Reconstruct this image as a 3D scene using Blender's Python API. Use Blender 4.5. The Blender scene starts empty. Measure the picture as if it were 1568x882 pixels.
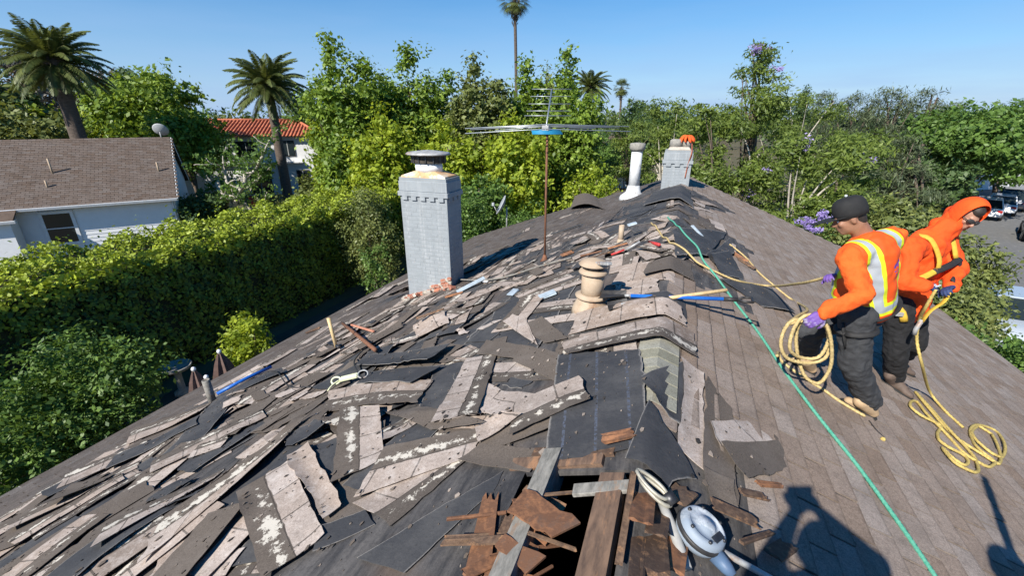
import bpy, bmesh, math, random
import numpy as np
from mathutils import Vector, Matrix, Euler, noise as mnoise

# ------------------------------------------------------------------ camera, sky, sun, exposure
SC = bpy.context.scene
COL = SC.collection
RIDGE_Z = 5.40            # height of the roof ridge over the garden
SLOPE_L, SLOPE_R = 0.37, 0.4167
cam_d = bpy.data.cameras.new('camera'); cam = bpy.data.objects.new('camera', cam_d); COL.objects.link(cam)
cam.location = (0.0, 0.0, 7.05)
cam.rotation_euler = (math.radians(68.900), 0, math.radians(20.650))
cam_d.sensor_width = 36; cam_d.lens = 15.520; cam_d.clip_start = 0.05; cam_d.clip_end = 5000
SC.camera = cam
SUN_EL, SUN_AZ = math.radians(38), math.radians(199.3)      # azimuth clockwise from +y
W = bpy.data.worlds.new('World'); SC.world = W; W.use_nodes = True
wt = W.node_tree; wn = wt.nodes; wn.clear()
sky = wn.new('ShaderNodeTexSky'); sky.sky_type = 'NISHITA'; sky.sun_disc = False
sky.sun_elevation = SUN_EL; sky.sun_rotation = SUN_AZ
sky.air_density = 1.0; sky.dust_density = 0.05; sky.ozone_density = 4.0; sky.altitude = 30
hsv = wn.new('ShaderNodeHueSaturation'); hsv.inputs['Saturation'].default_value = 1.48
bg = wn.new('ShaderNodeBackground'); bg.inputs['Strength'].default_value = 0.084
wo = wn.new('ShaderNodeOutputWorld')
# thin marine layer low over the horizon, all the way round
tc = wn.new('ShaderNodeTexCoord'); sep = wn.new('ShaderNodeSeparateXYZ')
mp = wn.new('ShaderNodeMapping'); mp.inputs['Scale'].default_value = (3, 3, 22)
nz = wn.new('ShaderNodeTexNoise'); nz.inputs['Scale'].default_value = 1.6; nz.inputs['Detail'].default_value = 5
rz = wn.new('ShaderNodeMapRange'); rz.inputs[1].default_value = 0.015; rz.inputs[2].default_value = 0.34; rz.inputs[3].default_value = 1; rz.inputs[4].default_value = 0
rn = wn.new('ShaderNodeMapRange'); rn.inputs[1].default_value = 0.15; rn.inputs[2].default_value = 0.7; rn.inputs[3].default_value = 0.75
mu = wn.new('ShaderNodeMath'); mu.operation = 'MULTIPLY'
mu2 = wn.new('ShaderNodeMath'); mu2.operation = 'MULTIPLY'; mu2.inputs[1].default_value = 0.95
mx = wn.new('ShaderNodeMix'); mx.data_type = 'RGBA'; mx.inputs[7].default_value = (2.9, 4.4, 6.9, 1)
wl = wt.links
wl.new(tc.outputs['Generated'], sep.inputs[0]); wl.new(tc.outputs['Generated'], mp.inputs[0]); wl.new(mp.outputs[0], nz.inputs[0])
wl.new(sep.outputs[2], rz.inputs[0]); wl.new(nz.outputs[0], rn.inputs[0]); wl.new(rz.outputs[0], mu.inputs[0]); wl.new(rn.outputs[0], mu.inputs[1])
wl.new(mu.outputs[0], mu2.inputs[0]); wl.new(mu2.outputs[0], mx.inputs[0])
wl.new(sky.outputs[0], hsv.inputs['Color']); wl.new(hsv.outputs[0], mx.inputs[6]); wl.new(mx.outputs[2], bg.inputs[0]); wl.new(bg.outputs[0], wo.inputs[0])
sun_d = bpy.data.lights.new('sun', 'SUN'); sun_d.energy = 5.0; sun_d.angle = math.radians(0.53); sun_d.color = (1, 0.945, 0.86)
sun = bpy.data.objects.new('sun', sun_d); COL.objects.link(sun)
to_sun = Vector((math.sin(SUN_AZ)*math.cos(SUN_EL), math.cos(SUN_AZ)*math.cos(SUN_EL), math.sin(SUN_EL)))
sun.rotation_euler = to_sun.to_track_quat('Z', 'Y').to_euler(); sun.location = to_sun*60
SC.render.engine = 'CYCLES'
SC.view_settings.view_transform = 'Standard'; SC.view_settings.look = 'None'; SC.view_settings.gamma = 1; SC.view_settings.exposure = 0.62

rng = np.random.default_rng(11); random.seed(11)
V = Vector

# ------------------------------------------------------------------ helpers: tagging, materials, meshes
def tag(o, label=None, cat=None, group=None, kind=None):
    if label: o['label'] = label
    if cat: o['category'] = cat
    if group: o['group'] = group
    if kind: o['kind'] = kind
    return o
def empty(name, loc=(0, 0, 0), rz=0, label=None, cat=None, group=None):
    o = bpy.data.objects.new(name, None); COL.objects.link(o); o.empty_display_size = 0.1
    o.location = loc; o.rotation_euler = (0, 0, rz)
    return tag(o, label, cat, group)
def link(name, me, parent=None, loc=None):
    o = bpy.data.objects.new(name, me); COL.objects.link(o)
    if parent: o.parent = parent
    if loc is not None: o.location = loc
    return o
def copy_tree(o, parent=None):
    c = o.copy(); COL.objects.link(c); c.parent = parent
    for ch in list(o.children): copy_tree(ch, c)
    return c

class Mat:
    """small node-graph builder"""
    def __init__(s, name):
        s.m = bpy.data.materials.new(name); s.m.use_nodes = True; s.t = s.m.node_tree; s.n = s.t.nodes
        s.b = s.n['Principled BSDF']; s.out = s.n['Material Output']
    def new(s, k, **kw):
        n = s.n.new(k)
        for a, b in kw.items(): setattr(n, a, b)
        return n
    def put(s, sock, v):
        if isinstance(v, bpy.types.NodeSocket): s.t.links.new(v, sock)
        elif isinstance(v, (tuple, list)) and sock.type == 'RGBA': sock.default_value = (*v[:3], 1)
        else: sock.default_value = v
    def math(s, op, a, b=0.0, c=0.0, clamp=False):
        n = s.new('ShaderNodeMath', operation=op, use_clamp=clamp); s.put(n.inputs[0], a); s.put(n.inputs[1], b); s.put(n.inputs[2], c); return n.outputs[0]
    def mix(s, f, a, b):
        n = s.new('ShaderNodeMix', data_type='RGBA'); s.put(n.inputs[0], f); s.put(n.inputs[6], a); s.put(n.inputs[7], b); return n.outputs[2]
    def rng(s, v, a, b, c=0., d=1.):
        n = s.new('ShaderNodeMapRange'); s.put(n.inputs[0], v)
        for i, q in enumerate((a, b, c, d)): n.inputs[i+1].default_value = q
        return n.outputs[0]
    def noise(s, vec, scale, detail=4, rough=0.6, out=0):
        n = s.new('ShaderNodeTexNoise'); s.put(n.inputs['Vector'], vec); n.inputs['Scale'].default_value = scale
        n.inputs['Detail'].default_value = detail; n.inputs['Roughness'].default_value = rough; return n.outputs[out]
    def coord(s, k='Object'): return s.new('ShaderNodeTexCoord').outputs[k]
    def scale(s, vec, sc):
        n = s.new('ShaderNodeMapping'); s.put(n.inputs[0], vec); n.inputs['Scale'].default_value = sc; return n.outputs[0]
    def attr(s, name, out='Fac'): return s.new('ShaderNodeAttribute', attribute_name=name).outputs[out]
    def rand(s): return s.new('ShaderNodeObjectInfo').outputs['Random']
    def bump(s, h, strength=0.3, dist=0.01):
        n = s.new('ShaderNodeBump'); n.inputs['Strength'].default_value = strength; n.inputs['Distance'].default_value = dist
        s.put(n.inputs['Height'], h); s.put(s.b.inputs['Normal'], n.outputs[0])
    def set(s, col=None, rough=None, metal=None, spec=None):
        if col is not None: s.put(s.b.inputs['Base Color'], col)
        if rough is not None: s.put(s.b.inputs['Roughness'], rough)
        if metal is not None: s.put(s.b.inputs['Metallic'], metal)
        if spec is not None: s.put(s.b.inputs['Specular IOR Level'], spec)
        return s.m
def simple(name, c1, c2=None, sc=8., rough=0.7, metal=0., bump=0.15, bd=0.004, stretch=(1, 1, 1), spec=0.4, rnd=0.0, c3=None):
    """two-tone noisy paint, wood, metal or stone"""
    M = Mat(name); c2 = c2 or tuple(x*0.75 for x in c1)
    v = M.scale(M.coord(), stretch)
    n1 = M.noise(v, sc, 6, 0.65)
    f = M.rng(n1, 0.35, 0.65)
    if rnd: f = M.math('ADD', f, M.math('MULTIPLY', M.math('SUBTRACT', M.rand(), 0.5), rnd), clamp=True)
    col = M.mix(f, c1, c2)
    if c3: col = M.mix(M.rng(M.noise(v, sc*0.37, 5, 0.7), 0.56, 0.66), col, c3)
    if bump: M.bump(M.noise(v, sc*3, 5), bump, bd)
    return M.set(col, rough, metal, spec)

def mesh_np(name, verts, faces, mat=None, smooth=False, uv=None, tint=None):
    """verts (N,3); faces (M,4) or (M,3) int array or list"""
    me = bpy.data.meshes.new(name)
    verts = np.asarray(verts, np.float32)
    if isinstance(faces, np.ndarray):
        k = faces.shape[1]; m = len(faces)
        me.vertices.add(len(verts)); me.vertices.foreach_set('co', verts.ravel())
        me.loops.add(m*k); me.loops.foreach_set('vertex_index', faces.ravel().astype(np.int32))
        me.polygons.add(m); me.polygons.foreach_set('loop_start', np.arange(0, m*k, k, dtype=np.int32))
        me.polygons.foreach_set('loop_total', np.full(m, k, np.int32))
        me.update(calc_edges=True)
    else:
        me.from_pydata(verts.tolist(), [], faces); me.update()
    if uv is not None:
        l = me.uv_layers.new(name='UVMap'); idx = np.empty(len(me.loops), np.int32); me.loops.foreach_get('vertex_index', idx)
        l.data.foreach_set('uv', np.asarray(uv, np.float32)[idx].ravel())
    if tint is not None:
        a = me.attributes.new('tint', 'FLOAT', 'POINT'); a.data.foreach_set('value', np.asarray(tint, np.float32))
    me.polygons.foreach_set('use_smooth', np.full(len(me.polygons), bool(smooth)))
    if mat: me.materials.append(mat)
    return me

class MB:
    """collects solid shapes, builds ONE mesh"""
    def __init__(s): s.v = []; s.f = []; s.sm = []
    def add(s, vs, fs, smooth=False):
        k = len(s.v); s.v += [tuple(p) for p in vs]; s.f += [tuple(i+k for i in f) for f in fs]; s.sm += [smooth]*len(fs); return s
    def box(s, c, size, rot=None, taper=1.0):
        c = V(c); hx, hy, hz = (q/2 for q in size); R = rot.to_matrix() if isinstance(rot, Euler) else (rot or Matrix.Identity(3))
        vs = [c+R@V((x*hx*(taper if z > 0 else 1), y*hy*(taper if z > 0 else 1), z*hz)) for z in (-1, 1) for x, y in ((-1, -1), (1, -1), (1, 1), (-1, 1))]
        return s.add(vs, [(0, 3, 2, 1), (4, 5, 6, 7), (0, 1, 5, 4), (1, 2, 6, 5), (2, 3, 7, 6), (3, 0, 4, 7)])
    def bar(s, a, b, w, h, up=(0, 0, 1)):
        a, b = V(a), V(b); d = (b-a).normalized(); x = d.cross(V(up)).normalized(); u = x.cross(d)
        R = Matrix((x, d, u)).transposed(); return s.box((a+b)/2, (w, (b-a).length, h), R)
    def tube(s, path, r, seg=8, caps=True, smooth=True, lobes=0, twist=0.0, flat=1.0):
        P = [V(p) for p in path]; n = len(P); rs = r if isinstance(r, (list, tuple)) else [r]*n
        t = (P[1]-P[0]).normalized(); x = t.orthogonal().normalized(); vs = []; L = 0
        for i in range(n):
            t2 = (P[min(i+1, n-1)]-P[max(i-1, 0)]).normalized()
            x = (x-t2*x.dot(t2)); x = x.normalized() if x.length > 1e-6 else t2.orthogonal().normalized(); y = t2.cross(x)
            if i: L += (P[i]-P[i-1]).length
            for k in range(seg):
                a = 2*math.pi*k/seg; q = rs[i]*(1+(0.22*math.cos(lobes*a+L*twist) if lobes else 0)); vs.append(P[i]+x*math.cos(a)*q+y*math.sin(a)*q*flat)
        fs = [(i*seg+k, i*seg+(k+1) % seg, (i+1)*seg+(k+1) % seg, (i+1)*seg+k) for i in range(n-1) for k in range(seg)]
        if caps: fs += [tuple(range(seg))[::-1], tuple(range((n-1)*seg, n*seg))]
        return s.add(vs, fs, smooth)
    def lathe(s, prof, c=(0, 0, 0), seg=16, rot=None, smooth=True, sx=1., sy=1.):
        c = V(c); R = rot or Matrix.Identity(3); vs = []
        for r, z in prof:
            for k in range(seg):
                a = 2*math.pi*k/seg; vs.append(c+R@V((r*math.cos(a)*sx, r*math.sin(a)*sy, z)))
        m = len(prof); fs = [(i*seg+k, i*seg+(k+1) % seg, (i+1)*seg+(k+1) % seg, (i+1)*seg+k) for i in range(m-1) for k in range(seg)]
        fs += [tuple(range(seg))[::-1], tuple(range((m-1)*seg, m*seg))]
        return s.add(vs, fs, smooth)
    def prism(s, poly, d, org=(0, 0, 0), ax=(1, 0, 0), ay=(0, 0, 1)):
        """polygon in the (ax, ay) plane, extruded by vector d"""
        o, ax, ay, d = V(org), V(ax), V(ay), V(d); n = len(poly)
        vs = [o+ax*p[0]+ay*p[1] for p in poly]; vs += [v+d for v in vs]
        return s.add(vs, [tuple(range(n))[::-1], tuple(range(n, 2*n))]+[(i, (i+1) % n, n+(i+1) % n, n+i) for i in range(n)])
    def ball(s, c, r, seg=14, rings=8, rot=None):
        r = r if isinstance(r, (tuple, list)) else (r, r, r); R = rot or Matrix.Identity(3); c = V(c)
        prof = [(math.sin(math.pi*(i+.02)/(rings+.04)), -math.cos(math.pi*(i+.02)/(rings+.04))) for i in range(rings+1)]
        k = len(s.v); s.lathe(prof, seg=seg)
        for i in range(k, len(s.v)): p = V(s.v[i]); s.v[i] = tuple(c+R@V((p.x*r[0], p.y*r[1], p.z*r[2])))
        return s
    def mesh(s, name, mat, bevel=0.0):
        me = bpy.data.meshes.new(name); me.from_pydata(s.v, [], s.f)
        me.polygons.foreach_set('use_smooth', s.sm)
        bm = bmesh.new(); bm.from_mesh(me); bmesh.ops.recalc_face_normals(bm, faces=bm.faces)
        if bevel: bmesh.ops.bevel(bm, geom=[e for e in bm.edges if len(e.link_faces) == 2 and e.calc_face_angle(0) > 0.6], offset=bevel, segments=1, affect='EDGES', clamp_overlap=True)
        bm.to_mesh(me); bm.free()
        for m in (mat if isinstance(mat, (list, tuple)) else [mat]): me.materials.append(m)
        return me
    def build(s, name, mat, parent=None, loc=None, bevel=0.0, jitter=0.0):
        if jitter: s.v = [tuple(c+random.uniform(-jitter, jitter) for c in p) for p in s.v]
        return link(name, s.mesh(name, mat, bevel), parent, loc)
def spline(pts, step=0.02):
    """Catmull-Rom through pts, resampled evenly"""
    P = [V(p) for p in pts]; P = [P[0]*2-P[1]]+P+[P[-1]*2-P[-2]]; out = []
    for i in range(1, len(P)-2):
        a, b, c, d = P[i-1:i+3]; m = max(2, int((c-b).length/step))
        for k in range(m):
            t = k/m; out.append(0.5*((2*b)+(c-a)*t+(2*a-5*b+4*c-d)*t*t+(3*b-a-3*c+d)*t*t*t))
    return out+[P[-2]]

# ------------------------------------------------------------------ materials
def granule_nodes(M, vec, tint, light, dark, rg=0.13):
    sp = M.math('ADD', M.math('MULTIPLY', M.noise(vec, 260, 2, 0.5), 0.6), M.math('MULTIPLY', M.noise(vec, 70, 3, 0.7), 0.4)); big = M.noise(vec, 3.2, 4)
    c = M.mix(M.rng(sp, 0.38, 0.62), dark, light); c = M.mix(M.math('MULTIPLY', M.rng(M.noise(vec, 16, 6, 0.75), 0.52, 0.70), 0.5), c, tuple(x*0.55 for x in dark))
    c = M.mix(M.math('MULTIPLY', M.rng(big, 0.45, 0.72), 0.45), c, tuple(x*0.62 for x in dark))
    n = M.new('ShaderNodeHueSaturation'); M.put(n.inputs['Color'], c); M.put(n.inputs['Value'], M.rng(tint, 0, 1, 1-rg, 1+rg)); M.put(n.inputs['Saturation'], M.rng(tint, 0, 1, 1.2, 0.75))
    return n.outputs[0], sp
def mat_tab(name, light, dark, edged=True):
    M = Mat(name); v = M.new('ShaderNodeNewGeometry').outputs['Position']
    c, sp = granule_nodes(M, v, M.attr('tint'), light, dark)
    if edged:      # grime held along the exposed edge and in the joints between tabs
        nn = M.math('MULTIPLY', M.math('SUBTRACT', M.noise(v, 22, 4, .7), .5), .12); e = M.rng(M.math('ADD', M.attr('along'), nn), .90, .985); j = M.rng(M.math('ADD', M.math('ABSOLUTE', M.attr('across')), M.math('MULTIPLY', nn, .5)), .955, .99)
        c = M.mix(M.math('MULTIPLY', M.math('MAXIMUM', e, j), .36), c, (.045, .036, .03))
    M.bump(sp, 0.35, 0.003); return M.set(c, 0.95, 0, 0.2)
M_TAB = mat_tab('shingle_tan', (0.358, 0.286, 0.235), (0.175, 0.137, 0.112))
M_TAB_OLD = mat_tab('shingle_weathered', (0.17, 0.145, 0.128), (0.066, 0.057, 0.053))
M_TAB_NB = mat_tab('shingle_brown', (0.20, 0.155, 0.128), (0.098, 0.076, 0.063))
def mat_strip(name, frac, light=(0.50, 0.412, 0.35), dark=(0.265, 0.21, 0.172), band=(0.145, 0.119, 0.098)):
    """loose shingle strip: mineral tabs up to frac of its width, then the darker nailing band with torn paper and adhesive"""
    M = Mat(name); uvn = M.new('ShaderNodeUVMap', uv_map='UVMap').outputs[0]; sx = M.new('ShaderNodeSeparateXYZ'); M.put(sx.inputs[0], uvn); u, v = sx.outputs[0], sx.outputs[1]
    pos = M.new('ShaderNodeNewGeometry').outputs['Position']; rnd = M.rand()
    ui = M.math('FLOOR', M.math('DIVIDE', u, 0.305)); wn_ = M.new('ShaderNodeTexWhiteNoise', noise_dimensions='2D')
    cv = M.new('ShaderNodeCombineXYZ'); M.put(cv.inputs[0], ui); M.put(cv.inputs[1], rnd); M.put(wn_.inputs['Vector'], cv.outputs[0])
    tint = M.math('ADD', M.math('MULTIPLY', wn_.outputs['Value'], 0.5), M.math('MULTIPLY', rnd, 0.5))
    g, sp = granule_nodes(M, pos, tint, light, dark, 0.2)
    fr = M.math('FRACT', M.math('DIVIDE', u, 0.305)); slot = M.math('LESS_THAN', M.math('MINIMUM', fr, M.math('SUBTRACT', 1.0, fr)), 0.02)
    g = M.mix(M.math('MULTIPLY', slot, 0.75), g, (0.05, 0.042, 0.036))
    # dusty bleaching along the lower edge
    g = M.mix(M.math('MULTIPLY', M.rng(M.noise(pos, 9, 6, 0.75), 0.50, 0.70), 0.55), g, (0.62, 0.56, 0.51))
    b = M.mix(M.rng(sp, 0.4, 0.6), band, tuple(x*0.6 for x in band)); b = M.mix(M.math('MULTIPLY', M.rng(M.noise(pos, 4, 4), 0.5, 0.8), 0.5), b, (0.19, 0.165, 0.145))
    n2 = M.noise(M.scale(pos, (1, 1, 1)), 12, 7, 0.78); n3 = M.noise(pos, 2.2, 3)
    vv = M.math('ABSOLUTE', M.math('SUBTRACT', v, M.math('ADD', frac, 0.2) if frac < 0.7 else 0.55))
    patch = M.math('MULTIPLY', M.rng(M.math('ADD', M.math('ADD', M.math('MULTIPLY', n2, 1.0), M.math('MULTIPLY', n3, 0.55)), M.math('MULTIPLY', vv, -0.9)), 0.745, 0.79), 0.9, clamp=True)
    b = M.mix(patch, b, (0.60, 0.555, 0.475))
    wob = M.math('ADD', v, M.math('MULTIPLY', M.math('SUBTRACT', M.noise(pos, 9, 3), 0.5), 0.10))
    col = M.mix(M.rng(wob, frac-0.006, frac+0.006), g, b)
    seam = M.math('LESS_THAN', M.math('ABSOLUTE', M.math('SUBTRACT', v, frac+0.02)), 0.012)
    col = M.mix(M.math('MULTIPLY', seam, 0.6), col, (0.035, 0.03, 0.028))
    M.bump(M.math('ADD', sp, M.math('MULTIPLY', slot, -1.5)), 0.35, 0.003)
    return M.set(col, 0.95, 0, 0.2)
M_STRIP = [mat_strip('loose_strip_a', 0.48), mat_strip('loose_strip_b', 0.55, (0.41, 0.34, 0.292), (0.215, 0.172, 0.143), (0.118, 0.099, 0.084))]
M_LIGHT = mat_strip('loose_tabs', 1.5)
M_DARK = mat_strip('loose_band', -0.5, band=(0.145, 0.12, 0.10))
def mat_felt(name, base, dust, seam=0.0):
    M = Mat(name); uvn = M.new('ShaderNodeUVMap', uv_map='UVMap').outputs[0]; sx = M.new('ShaderNodeSeparateXYZ'); M.put(sx.inputs[0], uvn); u, v = sx.outputs[0], sx.outputs[1]
    pos = M.new('ShaderNodeNewGeometry').outputs['Position']
    n1 = M.noise(pos, 2.3, 6, 0.7); n2 = M.noise(pos, 40, 4, 0.7)
    c = M.mix(M.rng(n1, 0.42, 0.75), base, dust); c = M.mix(M.math('MULTIPLY', M.rng(n2, 0.55, 0.75), 0.5), c, tuple(x*0.5 for x in base))
    ed = M.math('MINIMUM', v, M.math('SUBTRACT', 1.0, v))
    c = M.mix(M.rng(M.math('ADD', ed, M.math('MULTIPLY', n2, 0.03)), 0.012, 0.04, 0.75, 0), c, (0.33, 0.305, 0.275))
    ln = M.math('LESS_THAN', M.math('ABSOLUTE', M.math('SUBTRACT', M.math('FRACT', M.math('MULTIPLY', v, 3.0)), 0.5)), 0.045)
    c = M.mix(M.math('MULTIPLY', M.math('MULTIPLY', ln, seam), M.rng(n2, 0.45, 0.55)), c, (0.075, 0.088, 0.12))
    M.bump(M.math('ADD', n2, M.math('MULTIPLY', n1, 2.0)), 0.4, 0.008); return M.set(c, 0.8, 0, 0.35)
M_FELT = mat_felt('roofing_felt', (0.040, 0.041, 0.045), (0.095, 0.092, 0.09))
M_FELT_SEAM = mat_felt('roofing_felt_seamed', (0.040, 0.041, 0.045), (0.095, 0.092, 0.09), 1.0)
def mat_under():
    M = Mat('underlay_deck'); pos = M.new('ShaderNodeNewGeometry').outputs['Position']
    st = M.scale(pos, (5.0, 0.9, 1)); n1 = M.noise(st, 1.7, 7, 0.75); n2 = M.noise(pos, 30, 4, 0.7); n3 = M.noise(pos, 1.1, 3)
    c = M.mix(M.rng(n1, 0.38, 0.68), (0.034, 0.034, 0.037), (0.13, 0.12, 0.113)); c = M.mix(M.math('MULTIPLY', M.rng(n2, 0.5, 0.75), 0.5), c, (0.025, 0.024, 0.025))
    c = M.mix(M.math('MULTIPLY', M.rng(n3, 0.55, 0.7), 0.5), c, (0.15, 0.10, 0.07))
    M.bump(M.math('ADD', n2, M.math('MULTIPLY', n1, 1.5)), 0.5, 0.008); return M.set(c, 0.85, 0, 0.3)
M_UNDER = mat_under()
M_WOOD_OLD = simple('weathered_wood', (0.20, 0.125, 0.078), (0.085, 0.052, 0.035), 5, 0.85, bump=0.4, stretch=(7, 7, 7), rnd=1.0, c3=(0.30, 0.165, 0.085))
M_CEDAR = simple('split_cedar', (0.34, 0.155, 0.072), (0.145, 0.070, 0.038), 6, 0.8, bump=0.4, stretch=(4, 4, 4), rnd=1.2, c3=(0.13, 0.075, 0.05))
M_PLANK = simple('rafter_brown', (0.20, 0.125, 0.082), (0.09, 0.058, 0.042), 6, 0.85, bump=0.5, stretch=(5, 1.2, 5), c3=(0.30, 0.16, 0.085))
M_GREYWOOD = simple('rafter_grey', (0.28, 0.265, 0.235), (0.14, 0.135, 0.12), 9, 0.85, bump=0.4, stretch=(4, 1.2, 4), c3=(0.26, 0.17, 0.11))
M_NEWWOOD = simple('handle_wood', (0.66, 0.50, 0.27), (0.54, 0.385, 0.19), 12, 0.5, bump=0.1, stretch=(3, 3, 1))
M_GALV = simple('galvanised_metal', (0.46, 0.47, 0.47), (0.29, 0.285, 0.275), 12, 0.6, 0.3, bump=0.15, c3=(0.33, 0.2, 0.13))
M_FLASH = simple('blue_grey_flashing', (0.50, 0.58, 0.63), (0.36, 0.42, 0.46), 12, 0.5, 0.2, bump=0.1)
M_STEEL = simple('dark_steel', (0.10, 0.10, 0.105), (0.05, 0.05, 0.052), 20, 0.45, 0.7, bump=0.1)
M_BLACK = simple('black_plastic', (0.022, 0.022, 0.024), (0.04, 0.038, 0.037), 20, 0.5, bump=0.1)
M_BLUE = simple('blue_tube', (0.012, 0.10, 0.42), (0.02, 0.14, 0.52), 10, 0.35, bump=0.05)
M_RED = simple('red_handle', (0.55, 0.05, 0.045), (0.42, 0.04, 0.04), 10, 0.4, bump=0.05)
M_WHITE = simple('white_paint', (0.78, 0.79, 0.80), (0.68, 0.69, 0.70), 5, 0.6, bump=0.1)
M_CHIM = simple('chimney_paint', (0.285, 0.312, 0.33), (0.245, 0.268, 0.284), 4, 0.75, bump=0.55, bd=0.008, c3=(0.36, 0.385, 0.40), rnd=0.25)
def mat_chimney():
    M = Mat('chimney_paint_streaked'); pos = M.new('ShaderNodeNewGeometry').outputs['Position']
    c = M.mix(M.rng(M.noise(pos, 5, 6, .65), .35, .65), (0.285, 0.312, 0.33), (0.245, 0.268, 0.284)); c = M.mix(M.math('MULTIPLY', M.math('SUBTRACT', M.rand(), .3), .18, clamp=True), c, (.36, .385, .40))
    c = M.mix(M.math('MULTIPLY', M.rng(M.noise(M.scale(pos, (9, 9, .55)), 1.0, 5, .65), .52, .72), .55), c, (.43, .445, .45))
    c = M.mix(M.math('MULTIPLY', M.rng(M.noise(M.scale(pos, (7, 7, 1.2)), 1.3, 6, .75), .56, .74), .6), c, (.15, .15, .145))
    c = M.mix(M.rng(M.noise(pos, 26, 4, .7), .69, .72), c, (.30, .17, .12))
    M.bump(M.noise(pos, 14, 6, .7), .6, .008); return M.set(c, .78, 0, .35)
M_CHIM = mat_chimney()
M_CHIM_CORE = simple('chimney_mortar_paint', (0.275, 0.30, 0.315), (0.235, 0.258, 0.272), 6, 0.8, bump=0.4)
M_BRICK = simple('bare_red_brick', (0.44, 0.175, 0.105), (0.30, 0.12, 0.08), 14, 0.9, bump=0.4, c3=(0.55, 0.46, 0.38), rnd=0.8)
M_MORTAR = simple('mortar', (0.50, 0.45, 0.38), (0.36, 0.32, 0.27), 14, 0.9, bump=0.4)
M_RUST = simple('rust_stain', (0.62, 0.42, 0.22), (0.44, 0.24, 0.12), 6, 0.8, bump=0.2, c3=(0.62, 0.56, 0.46))
M_RUSTPIPE = simple('rusty_pipe', (0.24, 0.11, 0.06), (0.14, 0.065, 0.04), 14, 0.8, 0.2, bump=0.3)
M_VENT = simple('tan_vent_paint', (0.46, 0.365, 0.265), (0.36, 0.265, 0.18), 6, 0.8, bump=0.3, c3=(0.26, 0.145, 0.085))
M_WPIPE = simple('peeling_white_pipe', (0.72, 0.73, 0.73), (0.58, 0.59, 0.59), 9, 0.6, bump=0.3, c3=(0.28, 0.255, 0.23))
M_COWL = simple('concrete_cowl', (0.34, 0.32, 0.28), (0.21, 0.20, 0.18), 14, 0.9, bump=0.3)
M_MESH = simple('sooty_mesh', (0.09, 0.075, 0.06), (0.04, 0.036, 0.032), 25, 0.8, 0.3, bump=0.3)
M_ALU = simple('aluminium_rod', (0.42, 0.46, 0.48), (0.33, 0.36, 0.38), 12, 0.4, 0.7, bump=0.05)
M_TEAL = simple('blue_insulator', (0.02, 0.22, 0.42), (0.03, 0.28, 0.5), 9, 0.4, bump=0.05)
M_ORANGE_CLOTH = simple('orange_cloth', (0.85, 0.13, 0.02), (0.68, 0.08, 0.015), 12, 0.85, bump=0.3)
M_ROPE_Y = simple('yellow_rope', (0.62, 0.48, 0.15), (0.36, 0.26, 0.08), 60, 0.8, bump=0.3, bd=0.002)
M_ROPE_T = simple('tan_rope', (0.62, 0.48, 0.22), (0.36, 0.26, 0.11), 60, 0.8, bump=0.3, bd=0.002)
M_ROPE_G = simple('green_rope', (0.05, 0.30, 0.20), (0.14, 0.42, 0.30), 60, 0.7, bump=0.3, bd=0.002)
M_GLASS = Mat('window_glass').set((0.02, 0.028, 0.03), 0.06, 0, 0.6)
M_SIDING = simple('white_siding', (0.82, 0.83, 0.84), (0.77, 0.78, 0.79), 3, 0.6, bump=0.1)
M_STUCCO = simple('white_stucco', (0.74, 0.74, 0.73), (0.66, 0.66, 0.65), 4, 0.9, bump=0.25)
M_TILE = simple('clay_tile', (0.52, 0.17, 0.085), (0.38, 0.11, 0.055), 3, 0.85, bump=0.2, rnd=1.0)
M_ASPHALT = simple('asphalt', (0.17, 0.168, 0.165), (0.13, 0.13, 0.128), 6, 0.9, bump=0.3, c3=(0.21, 0.205, 0.198))
M_CONC = simple('concrete_pavement', (0.42, 0.40, 0.37), (0.33, 0.31, 0.285), 3, 0.9, bump=0.2)
M_GROUND = simple('garden_ground', (0.075, 0.075, 0.03), (0.13, 0.10, 0.06), 0.35, 0.95, bump=0.4, bd=0.05, c3=(0.055, 0.085, 0.025))
M_BARK = simple('bark_brown', (0.16, 0.12, 0.09), (0.085, 0.065, 0.05), 6, 0.95, bump=0.6, bd=0.02, stretch=(1, 1, 0.3))
M_BARK_PALE = simple('bark_pale', (0.50, 0.46, 0.39), (0.33, 0.29, 0.235), 5, 0.9, bump=0.4, bd=0.01)
M_PALMTRUNK = simple('palm_bark', (0.15, 0.115, 0.09), (0.07, 0.055, 0.045), 5, 0.95, bump=0.8, bd=0.04, stretch=(1, 1, 4))
def mat_leaf(name, dark, light, trans=0.3, third=None):
    M = Mat(name); t = M.attr('tint'); c = M.mix(t, dark, light)
    if third: c = M.mix(M.rng(t, 0.9, 0.93), c, third)
    M.set(c, 0.5, 0, 0.35)
    tr = M.new('ShaderNodeBsdfTranslucent'); M.put(tr.inputs[0], M.mix(0.5, c, (light[0]*1.5, light[1]*1.4, light[2]*0.7)))
    ms = M.new('ShaderNodeMixShader'); ms.inputs[0].default_value = trans
    M.t.links.new(M.b.outputs[0], ms.inputs[1]); M.t.links.new(tr.outputs[0], ms.inputs[2]); M.t.links.new(ms.outputs[0], M.out.inputs[0]); return M.m
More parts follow.
